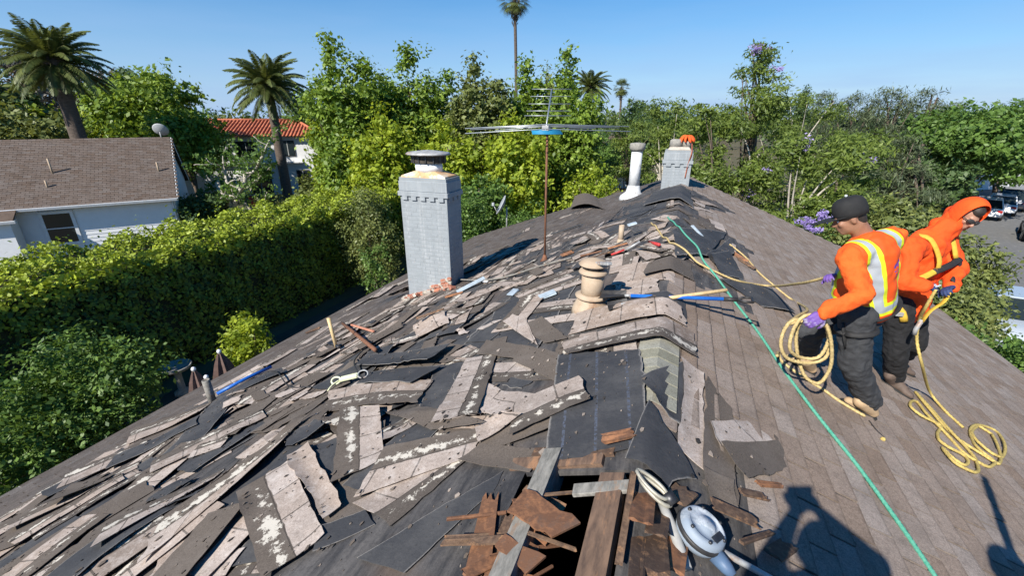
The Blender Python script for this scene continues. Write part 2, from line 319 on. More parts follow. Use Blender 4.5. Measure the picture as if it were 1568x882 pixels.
LEAF = {
 'hedge': mat_leaf('leaf_hedge', (0.028, 0.062, 0.010), (0.40, 0.48, 0.04), 0.15),
 'ficus': mat_leaf('leaf_ficus', (0.07, 0.13, 0.018), (0.29, 0.40, 0.05), 0.3),
 'bright': mat_leaf('leaf_bright', (0.13, 0.20, 0.018), (0.46, 0.53, 0.05), 0.38),
 'mid': mat_leaf('leaf_mid', (0.055, 0.11, 0.025), (0.18, 0.29, 0.055), 0.3),
 'dark': mat_leaf('leaf_dark', (0.035, 0.07, 0.024), (0.115, 0.18, 0.05), 0.2),
 'olive': mat_leaf('leaf_olive', (0.09, 0.12, 0.035), (0.25, 0.28, 0.08), 0.25),
 'feather': mat_leaf('leaf_feather', (0.08, 0.125, 0.028), (0.24, 0.31, 0.06), 0.35),
 'pine': mat_leaf('leaf_pine', (0.055, 0.08, 0.042), (0.15, 0.18, 0.085), 0.2),
 'grey': mat_leaf('leaf_grey', (0.13, 0.12, 0.10), (0.25, 0.22, 0.18), 0.2),
 'palm': mat_leaf('leaf_palm', (0.05, 0.075, 0.02), (0.19, 0.22, 0.06), 0.2),
 'purple': mat_leaf('petal_purple', (0.30, 0.22, 0.55), (0.48, 0.40, 0.72), 0.3),
 'white': mat_leaf('petal_white', (0.6, 0.6, 0.52), (0.75, 0.75, 0.68), 0.3),
}

# ------------------------------------------------------------------ ground, street, pavement
def sheet(name, pts, z, mat, kind='structure', label=None):
    me = bpy.data.meshes.new(name); me.from_pydata([(x, y, z) for x, y in pts], [], [tuple(range(len(pts)))]); me.materials.append(mat)
    o = link(name, me); tag(o, kind=kind, label=label); return o
sheet('ground', [(-2500, -2500), (2500, -2500), (2500, 2500), (-2500, 2500)], 0.0, M_GROUND)
SD = V((0.42, 0.907, 0)); SN = V((0.907, -0.42, 0)); S0 = V((17.0, 30.0, 0))       # street direction, its right-hand normal, a point on its centre line
def st(a, b, z=0): p = S0+SD*a+SN*b; return (p.x, p.y, z)
def street_strip(name, b0, b1, z0, z1, mat, a0=-80, a1=240):
    MB().prism([(b0, z0), (b1, z0), (b1, z1), (b0, z1)], SD*(a1-a0), S0+SD*a0, SN, (0, 0, 1)).build(name, mat)['kind'] = 'structure'
sheet('road', [st(-80, -4.6)[:2], st(-80, 9.0)[:2], st(240, 9.0)[:2], st(240, -4.6)[:2]], 0.008, M_ASPHALT)
street_strip('kerb', -4.76, -4.6, -0.1, 0.13, M_CONC); street_strip('kerb', 9.0, 9.16, -0.1, 0.13, M_CONC)
street_strip('pavement', -6.6, -4.762, -0.1, 0.12, M_CONC); street_strip('pavement', 9.162, 11.0, -0.1, 0.12, M_CONC)
M_LINE = simple('road_paint', (0.6, 0.6, 0.56), (0.42, 0.42, 0.4), 4, 0.8)
for a in range(-20, 120, 8):
    o = sheet('road_marking', [st(a, 2.1)[:2], st(a, 2.22)[:2], st(a+3, 2.22)[:2], st(a+3, 2.1)[:2]], 0.013, M_LINE)
sheet('patio', [(-12.4, 2), (-7.0, 2), (-7.0, 17), (-12.4, 17)], 0.02, simple('patio_stone', (0.085, 0.075, 0.06), (0.05, 0.045, 0.035), 2, 0.9))

# ------------------------------------------------------------------ the house being re-roofed
XL, XR, Y0, Y1 = -7.3, 5.83, -4.0, 15.45
HOLE = (-0.62, -0.05, 0.85, 1.86)          # x0, x1, y0, y1: opened roof next to the ridge
def roof_z(x): return RIDGE_Z-(SLOPE_R*x if x > 0 else -SLOPE_L*x)
def roof_zn(x): return RIDGE_Z-np.where(x > 0, SLOPE_R*x, -SLOPE_L*x)
house = empty('house', (0, 5, 0), 0, 'tan shingled house whose roof is being torn off, workers standing on it', 'house')
def hp(name, mb, mat, parent=house, **k):
    o = mb.build(name, mat, parent, **k); 
    if parent is house: o.location = (0, -5, 0)
    return o
def slab(mb, x0, x1, y0, y1, up=0.0, th=0.03):
    vs = [(x, y, roof_z(x)+up-t) for t in (th, 0) for x, y in ((x0, y0), (x1, y0), (x1, y1), (x0, y1))]
    mb.add(vs, [(0, 3, 2, 1), (4, 5, 6, 7), (0, 1, 5, 4), (1, 2, 6, 5), (2, 3, 7, 6), (3, 0, 4, 7)])
mb = MB()
for r in ((XL, HOLE[0], Y0, Y1), (HOLE[0], 0, HOLE[3], Y1), (HOLE[0], 0, Y0, HOLE[2]), (HOLE[1], 0, HOLE[2], HOLE[3])): slab(mb, *r)
roof_torn = hp('roof_slope', mb, M_UNDER); tag(roof_torn, 'roof slope stripped to black underlay')
mb = MB(); slab(mb, 0.0, XR, Y0, Y1)
roof_good = hp('roof_slope', mb, M_UNDER); tag(roof_good, 'roof slope still covered in tan shingles')
M_FASCIA = simple('fascia_paint', (0.55, 0.55, 0.52), (0.42, 0.42, 0.40), 6, 0.7)
for x, s in ((XL, -1), (XR, 1)):
    z = roof_z(x)-0.03
    hp('gutter', MB().prism([(0, -0.03), (0.1, 0.0), (0.11, -0.02), (0.09, -0.12), (0.0, -0.12)], (0, Y1-Y0, 0), (x, Y0, z), (s, 0, 0), (0, 0, 1)), M_FASCIA)
XWL, XWR = XL+0.55, XR-0.55
def wallpoly(y):
    return [(XWL, 0), (XWR, 0), (XWR, roof_z(XWR)-0.06), (0, RIDGE_Z-0.06), (XWL, roof_z(XWL)-0.06)]
for y in (Y0+0.3, Y1-0.5): hp('wall', MB().prism(wallpoly(y), (0, 0.2, 0), (0, y, 0)), M_STUCCO)
hp('wall', MB().box((XWL+.1, (Y0+Y1)/2, (roof_z(XWL)-.1)/2), (0.2, Y1-Y0-1.2, roof_z(XWL)-.1)), M_STUCCO)
hp('wall', MB().box((XWR-.1, (Y0+Y1)/2, (roof_z(XWR)-.1)/2), (0.2, Y1-Y0-1.2, roof_z(XWR)-.1)), M_STUCCO)
hp('attic_floor', MB().box((-0.6, 5.5, 2.75), (11.4, 18.2, 0.05)), M_PLANK)
for s, x1 in ((-1, XL), (1, XR)):      # barge boards along the far gable
    hp('barge_board', MB().bar((0, Y1+0.02, RIDGE_Z-0.14), (x1, Y1+0.02, roof_z(x1)-0.14), 0.03, 0.18), M_FASCIA)

# shingle tabs: wedges 0.30 m wide, 0.145 m exposed, butt edge 6 mm proud
def tab_geom(w=0.294, l=0.165, t=0.016, j=0.0):
    """local frame: x down the slope, y along it, z out"""
    return np.array([(0, -w/2, 0.001), (0, w/2, 0.001), (l, w/2, t), (l, -w/2, t), (l, w/2, t-0.015), (l, -w/2, t-0.015), (0, w/2, -0.003), (0, -w/2, -0.003)])
TAB_ALONG = np.array((0, 0, 1, 1, 1, 1, 0, 0.)); TAB_ACROSS = np.array((-1, 1, 1, -1, 1, -1, 1, -1.))
def edge_attrs(me, n):
    for k, v in (('along', TAB_ALONG), ('across', TAB_ACROSS)): a = me.attributes.new(k, 'FLOAT', 'POINT'); a.data.foreach_set('value', np.tile(v, n).astype(np.float32))
    return me
TAB_F = np.array([(0, 3, 2, 1), (3, 5, 4, 2), (1, 2, 4, 6), (0, 7, 5, 3)])
EXPO = 0.145
def tab_slots(x_lo, x_hi, y_lo, y_hi, slope, keep=None):
    """centres (distance down the slope, y) of all tabs between two distances from the ridge"""
    k = math.sqrt(1+slope*slope); out = []
    for c in range(int(x_lo*k/EXPO), int(x_hi*k/EXPO)):
        s = c*EXPO; off = (0.15 if c % 2 else 0)+(0.05 if c % 4 > 1 else 0)
        for i in range(int((y_lo-off)/0.305)-1, int((y_hi-off)/0.305)+1):
            y = off+i*0.305
            if y < y_lo or y > y_hi: continue
            if keep is None or keep(s/k, y): out.append((s, y))
    return out
def shingle_side(roof, side, slope, slots, mat, n_single, tint0=0.5, tintv=0.45, ridge=V((0, 0, RIDGE_Z)), label='shingles'):
    a = math.atan(slope); ex = np.array((side*math.cos(a), 0, -math.sin(a))); ez = np.array((side*math.sin(a), 0, math.cos(a))); ey = np.array((0, 1., 0))
    slots = np.array(slots); pos = np.array(ridge)+slots[:, :1]*ex+slots[:, 1:]*ey+ez*0.001
    T = np.clip(tint0+rng.normal(0, tintv*0.6, len(slots)), 0, 1)
    # those that show largest: nearest the camera and inside its view
    d = pos-np.array(cam.location); f = np.array((-math.sin(math.radians(20.650)), math.cos(math.radians(20.650)), 0)); rr = np.array((f[1], -f[0], 0))
    pr = math.radians(90-68.900); fw = f*math.cos(pr)+np.array((0, 0, -math.sin(pr))); up = f*math.sin(pr)+np.array((0, 0, math.cos(pr)))
    dep = d@fw; vis = (dep > 0.4) & (np.abs(d@rr) < 1.2*dep) & (np.abs(d@up) < 0.7*dep)
    order = np.argsort(np.where(vis, dep, 1e6))[:n_single] if n_single else np.array([], int)
    single = set(order.tolist()); jit = rng.normal(0, 1, (len(slots), 3))
    G = tab_geom(); meshes = []
    if n_single:
        for k in range(10): meshes.append(edge_attrs(mesh_np('shingle', tab_geom(w=0.289+0.006*rng.random(), l=0.163+0.005*rng.random(), t=0.013+0.006*rng.random()), TAB_F, mat, tint=np.full(8, k/9.0)), 1))
        Rm = Matrix((V(ex), V(side*ey) if False else V(ey), V(ez))).transposed()
        if Rm.determinant() < 0: Rm = Matrix((V(ex), V(-ey), V(ez))).transposed()
        eul = Rm.to_euler()
        for i in order:
            o = link('shingle', meshes[int(T[i]*9.99) % 10], roof); o.location = V(pos[i])+V(ey)*float(jit[i, 0])*0.002+V(ex)*float(jit[i, 1])*0.0025; o.rotation_euler = eul; o.rotation_euler.rotate_axis('Z', float(jit[i, 2])*0.006)
    rest = [i for i in range(len(slots)) if i not in single]
    if rest:
        P = pos[rest]; B = np.stack([ex, ey, ez]); vs = (G@B)[None]+P[:, None]+jit[rest][:, None, :2]@np.stack([ex*0.0025, ey*0.002])
        fs = (TAB_F[None]+8*np.arange(len(rest))[:, None, None]).reshape(-1, 4)
        if side < 0: fs = fs[:, ::-1]
        o = link('shingle_courses', edge_attrs(mesh_np('shingle_courses', vs.reshape(-1, 3), fs.copy(), mat, tint=np.repeat(T[rest], 8)), len(rest)), roof); tag(o, label, kind='stuff')
def keep_right(x, y):
    if y > 5.2 and y < 12.6 and x < 0.75+0.5*math.sin(y*1.7)+0.12*math.sin(y*9): return False     # torn along the ridge
    if y < 2.4 and x < 0.52-0.1*math.sin(y*7): return False
    return True
shingle_side(roof_good, 1, SLOPE_R, tab_slots(0.10, XR+0.06, Y0, Y1-0.1, SLOPE_R, keep_right), M_TAB, 300, 0.5, 0.42, label='tan shingle courses')
def keep_left(x, y):
    w = 0.35*math.sin(y*2.1)+0.2*math.sin(y*5.3+1)
    if x > 5.75+w: return True
    if y < 9 and x > 3.0+1.5*w: return (math.sin(x*2.3+y*1.1)*math.sin(y*1.9-x*1.4) < 0.25)
    if y > 9.3+0.5*math.sin(x*2.3) and x > 0.9+w: return (math.sin(x*3.1+y*1.3)*math.sin(y*2.2-x*1.1) < 0.72)
    return False
shingle_side(roof_torn, -1, SLOPE_L, tab_slots(0.3, -XL+0.06, 1.0, Y1-0.1, SLOPE_L, keep_left), M_TAB_OLD, 0, 0.45, 0.5, label='weathered dark shingle courses')
# ridge caps still in place
def ridge_cap(y, tint, l=0.30, hw=0.15):
    xs = np.linspace(-hw, hw, 7); V0 = []
    for yy, up in ((y, 0.022), (y+l, 0.010)):
        for x in xs: V0.append((x, yy, RIDGE_Z-abs(x)*0.36*min(1, abs(x)/0.05)+up))
    V0 = np.array(V0); V1 = V0-np.array((0, 0, 0.006)); n = 7
    F = [(i, i+1, n+i+1, n+i) for i in range(n-1)]+[(14+i, 14+n+i, 14+n+i+1, 14+i+1) for i in range(n-1)]+[(i, 14+i, 14+i+1, i+1) for i in range(n-1)]
    return mesh_np('ridge_cap', np.vstack([V0, V1]), np.array(F), M_TAB_GREEN, tint=np.full(28, tint))
M_TAB_GREEN = mat_tab('shingle_greenish', (0.36, 0.345, 0.27), (0.19, 0.185, 0.14))
for y in np.arange(2.45, 3.3, 0.145): o = link('ridge_cap', ridge_cap(y, rng.random()), roof_good)

# rafters and boards inside the opened part
opening = [((-0.475, 0.6, -.02), (-0.475, 2.0, -.02), 0.10, 0.14, M_GREYWOOD, 'rafter'), ((-0.13, 0.6, .012), (-0.13, 1.80, .012), 0.125, 0.05, M_PLANK, 'deck_board'),
           ((-0.72, 1.92, 0.0), (-0.2, 1.93, 0.01), 0.09, 0.03, M_PLANK, 'deck_board'), ((-0.62, 2.02, 0.0), (-0.15, 2.0, 0.01), 0.07, 0.03, M_WOOD_OLD, 'deck_board'), ((-0.78, 0.7, -.1), (-0.78, 2.0, -.1), 0.06, 0.14, M_PLANK, 'rafter')]
for a, b, w, h, m, nm in opening:
    A, B = V((a[0], a[1], roof_z(a[0])+a[2])), V((b[0], b[1], roof_z(b[0])+b[2]))
    hp(nm, MB().bar(A, B, w, h, (0.0 if abs(a[0]-b[0]) > .1 else -SLOPE_L, 0, 1)), m, jitter=0.004)

# ------------------------------------------------------------------ loose shingles and felt, each draped on what already lies there
CELL = 0.04; HX0, HY0 = -7.6, -0.2; HM = np.zeros((int(14/CELL), int(16/CELL)))
def hm_idx(x, y): return np.clip(((x-HX0)/CELL).astype(int), 0, HM.shape[0]-1), np.clip(((y-HY0)/CELL).astype(int), 0, HM.shape[1]-1)
def hm_get(x, y):
    i, j = hm_idx(np.asarray(x, float), np.asarray(y, float)); return HM[i, j]
def lay(x, y, r=0.0): return (x, y, roof_z(x)+float(hm_get(x, y))+r)
STRIPG = {'strip': 'loose two-tone shingle strips', 'light': 'loose pale shingle tabs', 'dark': 'loose dark shingle bands', 'felt': 'torn black felt sheets'}
LABELS = {'strip': 'loose shingle strip with pale tabs and dark nailing band strewn on torn roof',
          'light': 'loose pale grey-tan shingle tabs lying on the torn roof',
          'dark': 'loose dark brown shingle band with whitish adhesive smears on torn roof',
          'felt': 'torn black roofing felt sheet with dusty edges on the roof'}
MARKS = [((-4.4, 6.6), 'below the grey brick chimney'), ((-4.4, 8.6), 'behind the grey brick chimney'), ((-.8, 4.2), 'beside the tan vent pipe'), ((-.9, 2.2), 'beside the split cedar'), ((-2.2, 7.5), 'around the antenna foot'), ((-4.6, 4.9), 'near the upright hammer'),
         ((-5.8, 3.9), 'near the blue pry bar'), ((-3.2, 3.6), 'near the pale lanyard'), ((-2.2, 1.8), 'at the lower torn edge'), ((-4.6, 2.0), 'low on the stripped slope'), ((-.9, 7.4), 'by the short pipe stub'), ((.4, 6.6), 'under the green rope'), ((.6, 9.5), 'on the torn ridge line'),
         ((-.3, 12), 'before the far chimney'), ((-2.4, 12), 'by the white vent pipe'), ((-2.0, 5.4), 'between vent and lanyard'), ((-2.8, 2.4), 'beside the cream-smeared strip'), ((-1.9, 3.2), 'beside the seamed felt'), ((1.2, 5.2), 'above the coiled rope'), ((.9, 2.4), 'by the fall-arrest block')]
def auto_label(kind, p, ln, wd, d):
    k = {'strip': 'two-tone shingle strip', 'light': 'pale shingle tabs', 'dark': 'dark shingle band', 'felt': 'black felt scrap'}[kind]
    near = min(MARKS, key=lambda m: (m[0][0]-p[0])**2+(m[0][1]-p[1])**2)[1]; a = abs(d[1])/(np.linalg.norm(d)+1e-6)
    return ' '.join(('short' if ln < .55 else 'long', k, 'lying along the ridge' if a > .85 else 'lying downslope' if a < .5 else 'lying askew', near))
def piece(quad, kind, lift=0.0, curl=0.0, seed=None, rough=0.005, label=None, th=0.0045, stiff=0.42, ragged=0.007):
    """quad: four (x, y) corners on the roof, the first two along the exposed tab edge"""
    r = np.random.default_rng(seed if seed is not None else int(rng.integers(1 << 30)))
    A, B, C, D = (np.array(q, float) for q in quad)
    ln = (np.linalg.norm(B-A)+np.linalg.norm(C-D))/2; wd = (np.linalg.norm(D-A)+np.linalg.norm(C-B))/2
    nx, ny = int(np.clip(ln/0.055, 5, 22)), int(np.clip(wd/0.05, 4, 14))
    s, t = np.meshgrid(np.linspace(0, 1, nx), np.linspace(0, 1, ny), indexing='ij'); s1, t1 = s[..., None], t[..., None]
    P = (A*(1-s1)+B*s1)*(1-t1)+(D*(1-s1)+C*s1)*t1
    edge = (np.minimum(np.minimum(s, 1-s)*ln, np.minimum(t, 1-t)*wd) < 1e-6)
    P += r.normal(0, rough, P.shape)*edge[..., None]*np.where(t1 < 0.01, 0.35, 1.0)
    if ragged:
        k = np.cumsum(r.normal(0, ragged, ny)); k -= k.mean(); P[-1] += ((B-A)/ln)*k[:, None]
        k = np.cumsum(r.normal(0, ragged, ny)); k -= k.mean(); P[0] += ((B-A)/ln)*k[:, None]
    x, y = P[..., 0], P[..., 1]; h = hm_get(x, y)
    Aq = np.stack([np.ones(x.size), s.ravel(), t.ravel(), (s*s).ravel()], 1); co, *_ = np.linalg.lstsq(Aq, h.ravel(), rcond=None); pl = (Aq@co).reshape(h.shape)
    H = np.maximum(pl+np.max(h-pl)*stiff, h)
    for _ in range(3):
        Hp = np.pad(H, 1, mode='edge'); H = np.maximum(0.5*H+0.125*(Hp[2:, 1:-1]+Hp[:-2, 1:-1]+Hp[1:-1, 2:]+Hp[1:-1, :-2]), h)
    # warps: one edge or corner lifts, gentle buckling along the length
    c1, c2 = r.random(2); fx = s if c1 > 0.5 else 1-s; fy = t if c2 > 0.5 else 1-t
    H = H+0.0035+curl*.6*(fx**2.6)*0.6+curl*.6*(fy**2.5)*0.5*(0.4+0.6*fx)+lift*.7*np.sin(np.pi*s)+0.007*r.random()*np.sin(s*ln*(3+5*r.random())+6*r.random())**2
    z = roof_zn(x)+H
    top = np.stack([x, y, z], -1).reshape(-1, 3); bot = top-np.array((0, 0, th)); n = nx*ny; idx = np.arange(n).reshape(nx, ny)
    q = np.stack([idx[:-1, :-1], idx[1:, :-1], idx[1:, 1:], idx[:-1, 1:]], -1).reshape(-1, 4)
    loop = np.concatenate([idx[:, 0], idx[-1, 1:], idx[-2::-1, -1], idx[0, -2:0:-1]]); l2 = np.roll(loop, -1)
    ne = len(loop); e0 = 2*n+np.arange(ne); e1 = np.roll(e0, -1); F = np.vstack([q, q[:, ::-1]+n, np.stack([e1, e0, e0+ne, e1+ne], 1)])
    uo = r.random()*0.3; uv = np.stack([(s*ln+uo).ravel(), t.ravel()], 1); uv = np.vstack([uv, uv, uv[loop], uv[loop]])
    base = top.mean(0); mat = {'strip': M_STRIP[int(r.integers(2))], 'light': M_LIGHT, 'dark': M_DARK, 'felt': M_FELT_SEAM if label and 'seam' in label else M_FELT}[kind]
    cross = np.cross(np.append(B-A, 0), np.append(D-A, 0))[2]
    if cross < 0: F = F[:, ::-1].copy()
    o = link({'strip': 'loose_shingle_strip', 'light': 'loose_shingle_tabs', 'dark': 'loose_shingle_band', 'felt': 'torn_felt_sheet'}[kind], mesh_np(kind, np.vstack([top, bot, top[loop], bot[loop]])-base, F, mat, True, uv), None, base)
    o.data.polygons.foreach_set('use_smooth', [True]*(2*len(q))+[False]*len(loop))
    tag(o, label or auto_label(kind, base, ln, wd, B-A), 'roofing felt' if kind == 'felt' else 'shingle', None if label else STRIPG[kind])
    # record the new top surface
    S, T = np.meshgrid(np.linspace(0, 1, int(ln/0.025)+2), np.linspace(0, 1, int(wd/0.025)+2), indexing='ij')
    fi, fj = S*(nx-1), T*(ny-1); i0 = np.minimum(fi.astype(int), nx-2); j0 = np.minimum(fj.astype(int), ny-2); a, b = fi-i0, fj-j0
    def bl(Z): return Z[i0, j0]*(1-a)*(1-b)+Z[i0+1, j0]*a*(1-b)+Z[i0, j0+1]*(1-a)*b+Z[i0+1, j0+1]*a*b
    ii, jj = hm_idx(bl(x), bl(y)); np.maximum.at(HM, (ii.ravel(), jj.ravel()), np.minimum(bl(H), 0.22).ravel())
    return o
def rect(cx, cy, ang, ln, wd):
    d = np.array((math.cos(ang), math.sin(ang))); e = np.array((-d[1], d[0])); c = np.array((cx, cy))
    return (c-d*ln/2-e*wd/2, c+d*ln/2-e*wd/2, c+d*ln/2+e*wd/2, c-d*ln/2+e*wd/2)
# big felt sheets still tacked to the deck, then the litter of strips; further out they lie along the ridge
def in_hole(x, y, m=0.0): return HOLE[0]-0.25-m < x < HOLE[1]+0.2+m and y < HOLE[3]+0.1+m
for (x, y, a, l, w) in ((-2.6, 3.2, 1.45, 2.6, 1.0), (-1.6, 4.6, 1.6, 2.4, 1.0), (-3.7, 5.4, 1.5, 3.0, 1.0), (-4.9, 3.9, 1.55, 3.2, 1.0), (-1.4, 7.2, 1.5, 2.6, 1.0), (-2.6, 2.0, 1.2, 1.6, 0.9), (-0.9, 10.6, 1.5, 2.5, 0.9)):
    piece(rect(x, y, a, l, w), 'felt', 0.004, 0.01, rough=0.02)
cnt = 0; tries = 0
while cnt < 215 and tries < 1200:
    tries += 1
    y = 1.35+8.6*rng.random()**1.25; x = -0.15-(5.9+0.1*y)*rng.random()**0.95
    if in_hole(x, y, 0.25) or (y > 8.9 and x > -1.0) or (-5.3 < x < -3.8 and 6.9 < y < 8.0) or (-1.1 < x < -0.45 and 4.2 < y < 4.9): continue
    far = min(1, max(0, (-x-1.3)/2.2)); a = math.pi/2+rng.normal(-0.1, 0.95-0.65*far)+(math.pi if rng.random() < 0.3 else 0)
    k = ['strip', 'light', 'dark', 'strip', 'felt'][int(rng.choice(5, p=[0.38, 0.10, 0.24, 0.18, 0.10]))]
    ln = 0.5+0.5*rng.random(); wd = {'strip': 0.32, 'light': 0.15+0.12*rng.random(), 'dark': 0.12+0.12*rng.random(), 'felt': 0.3+0.25*rng.random()}[k]
    piece(rect(x, y, a, ln, wd), k, 0.008*rng.random(), (0.045*rng.random()**3+0.004 if rng.random() < .85 else .12), ragged=0.006 if rng.random() < .7 else .02); cnt += 1
for i in range(92):      # the near low corner is covered thickly
    y = 0.3+3.4*rng.random(); x = -1.6-4.5*rng.random()
    if y < 1.5 and x > -2.0: continue
    piece(rect(x, y, math.pi/2+rng.normal(-0.12, 0.4)+(math.pi if rng.random() < 0.3 else 0), 0.7+0.4*rng.random(), 0.28+0.12*rng.random()), ['strip', 'strip', 'dark', 'felt'][int(rng.choice(4, p=[.35, .15, .32, .18]))], 0.008*rng.random(), 0.05*rng.random()**3+.004, ragged=.008)
for i in range(60):      # small torn scraps filling the gaps
    y = 1.6+6.5*rng.random(); x = -0.3-5.2*rng.random()
    if in_hole(x, y, 0.2) or (-5.3 < x < -3.8 and 6.9 < y < 8.0) or (-1.1 < x < -0.45 and 4.2 < y < 4.9): continue
    piece(rect(x, y, math.pi*rng.random(), 0.14+0.25*rng.random(), 0.08+0.14*rng.random()), ['light', 'dark', 'strip', 'felt'][i % 4], 0.0, 0.03*rng.random(), ragged=0.018, rough=.012)
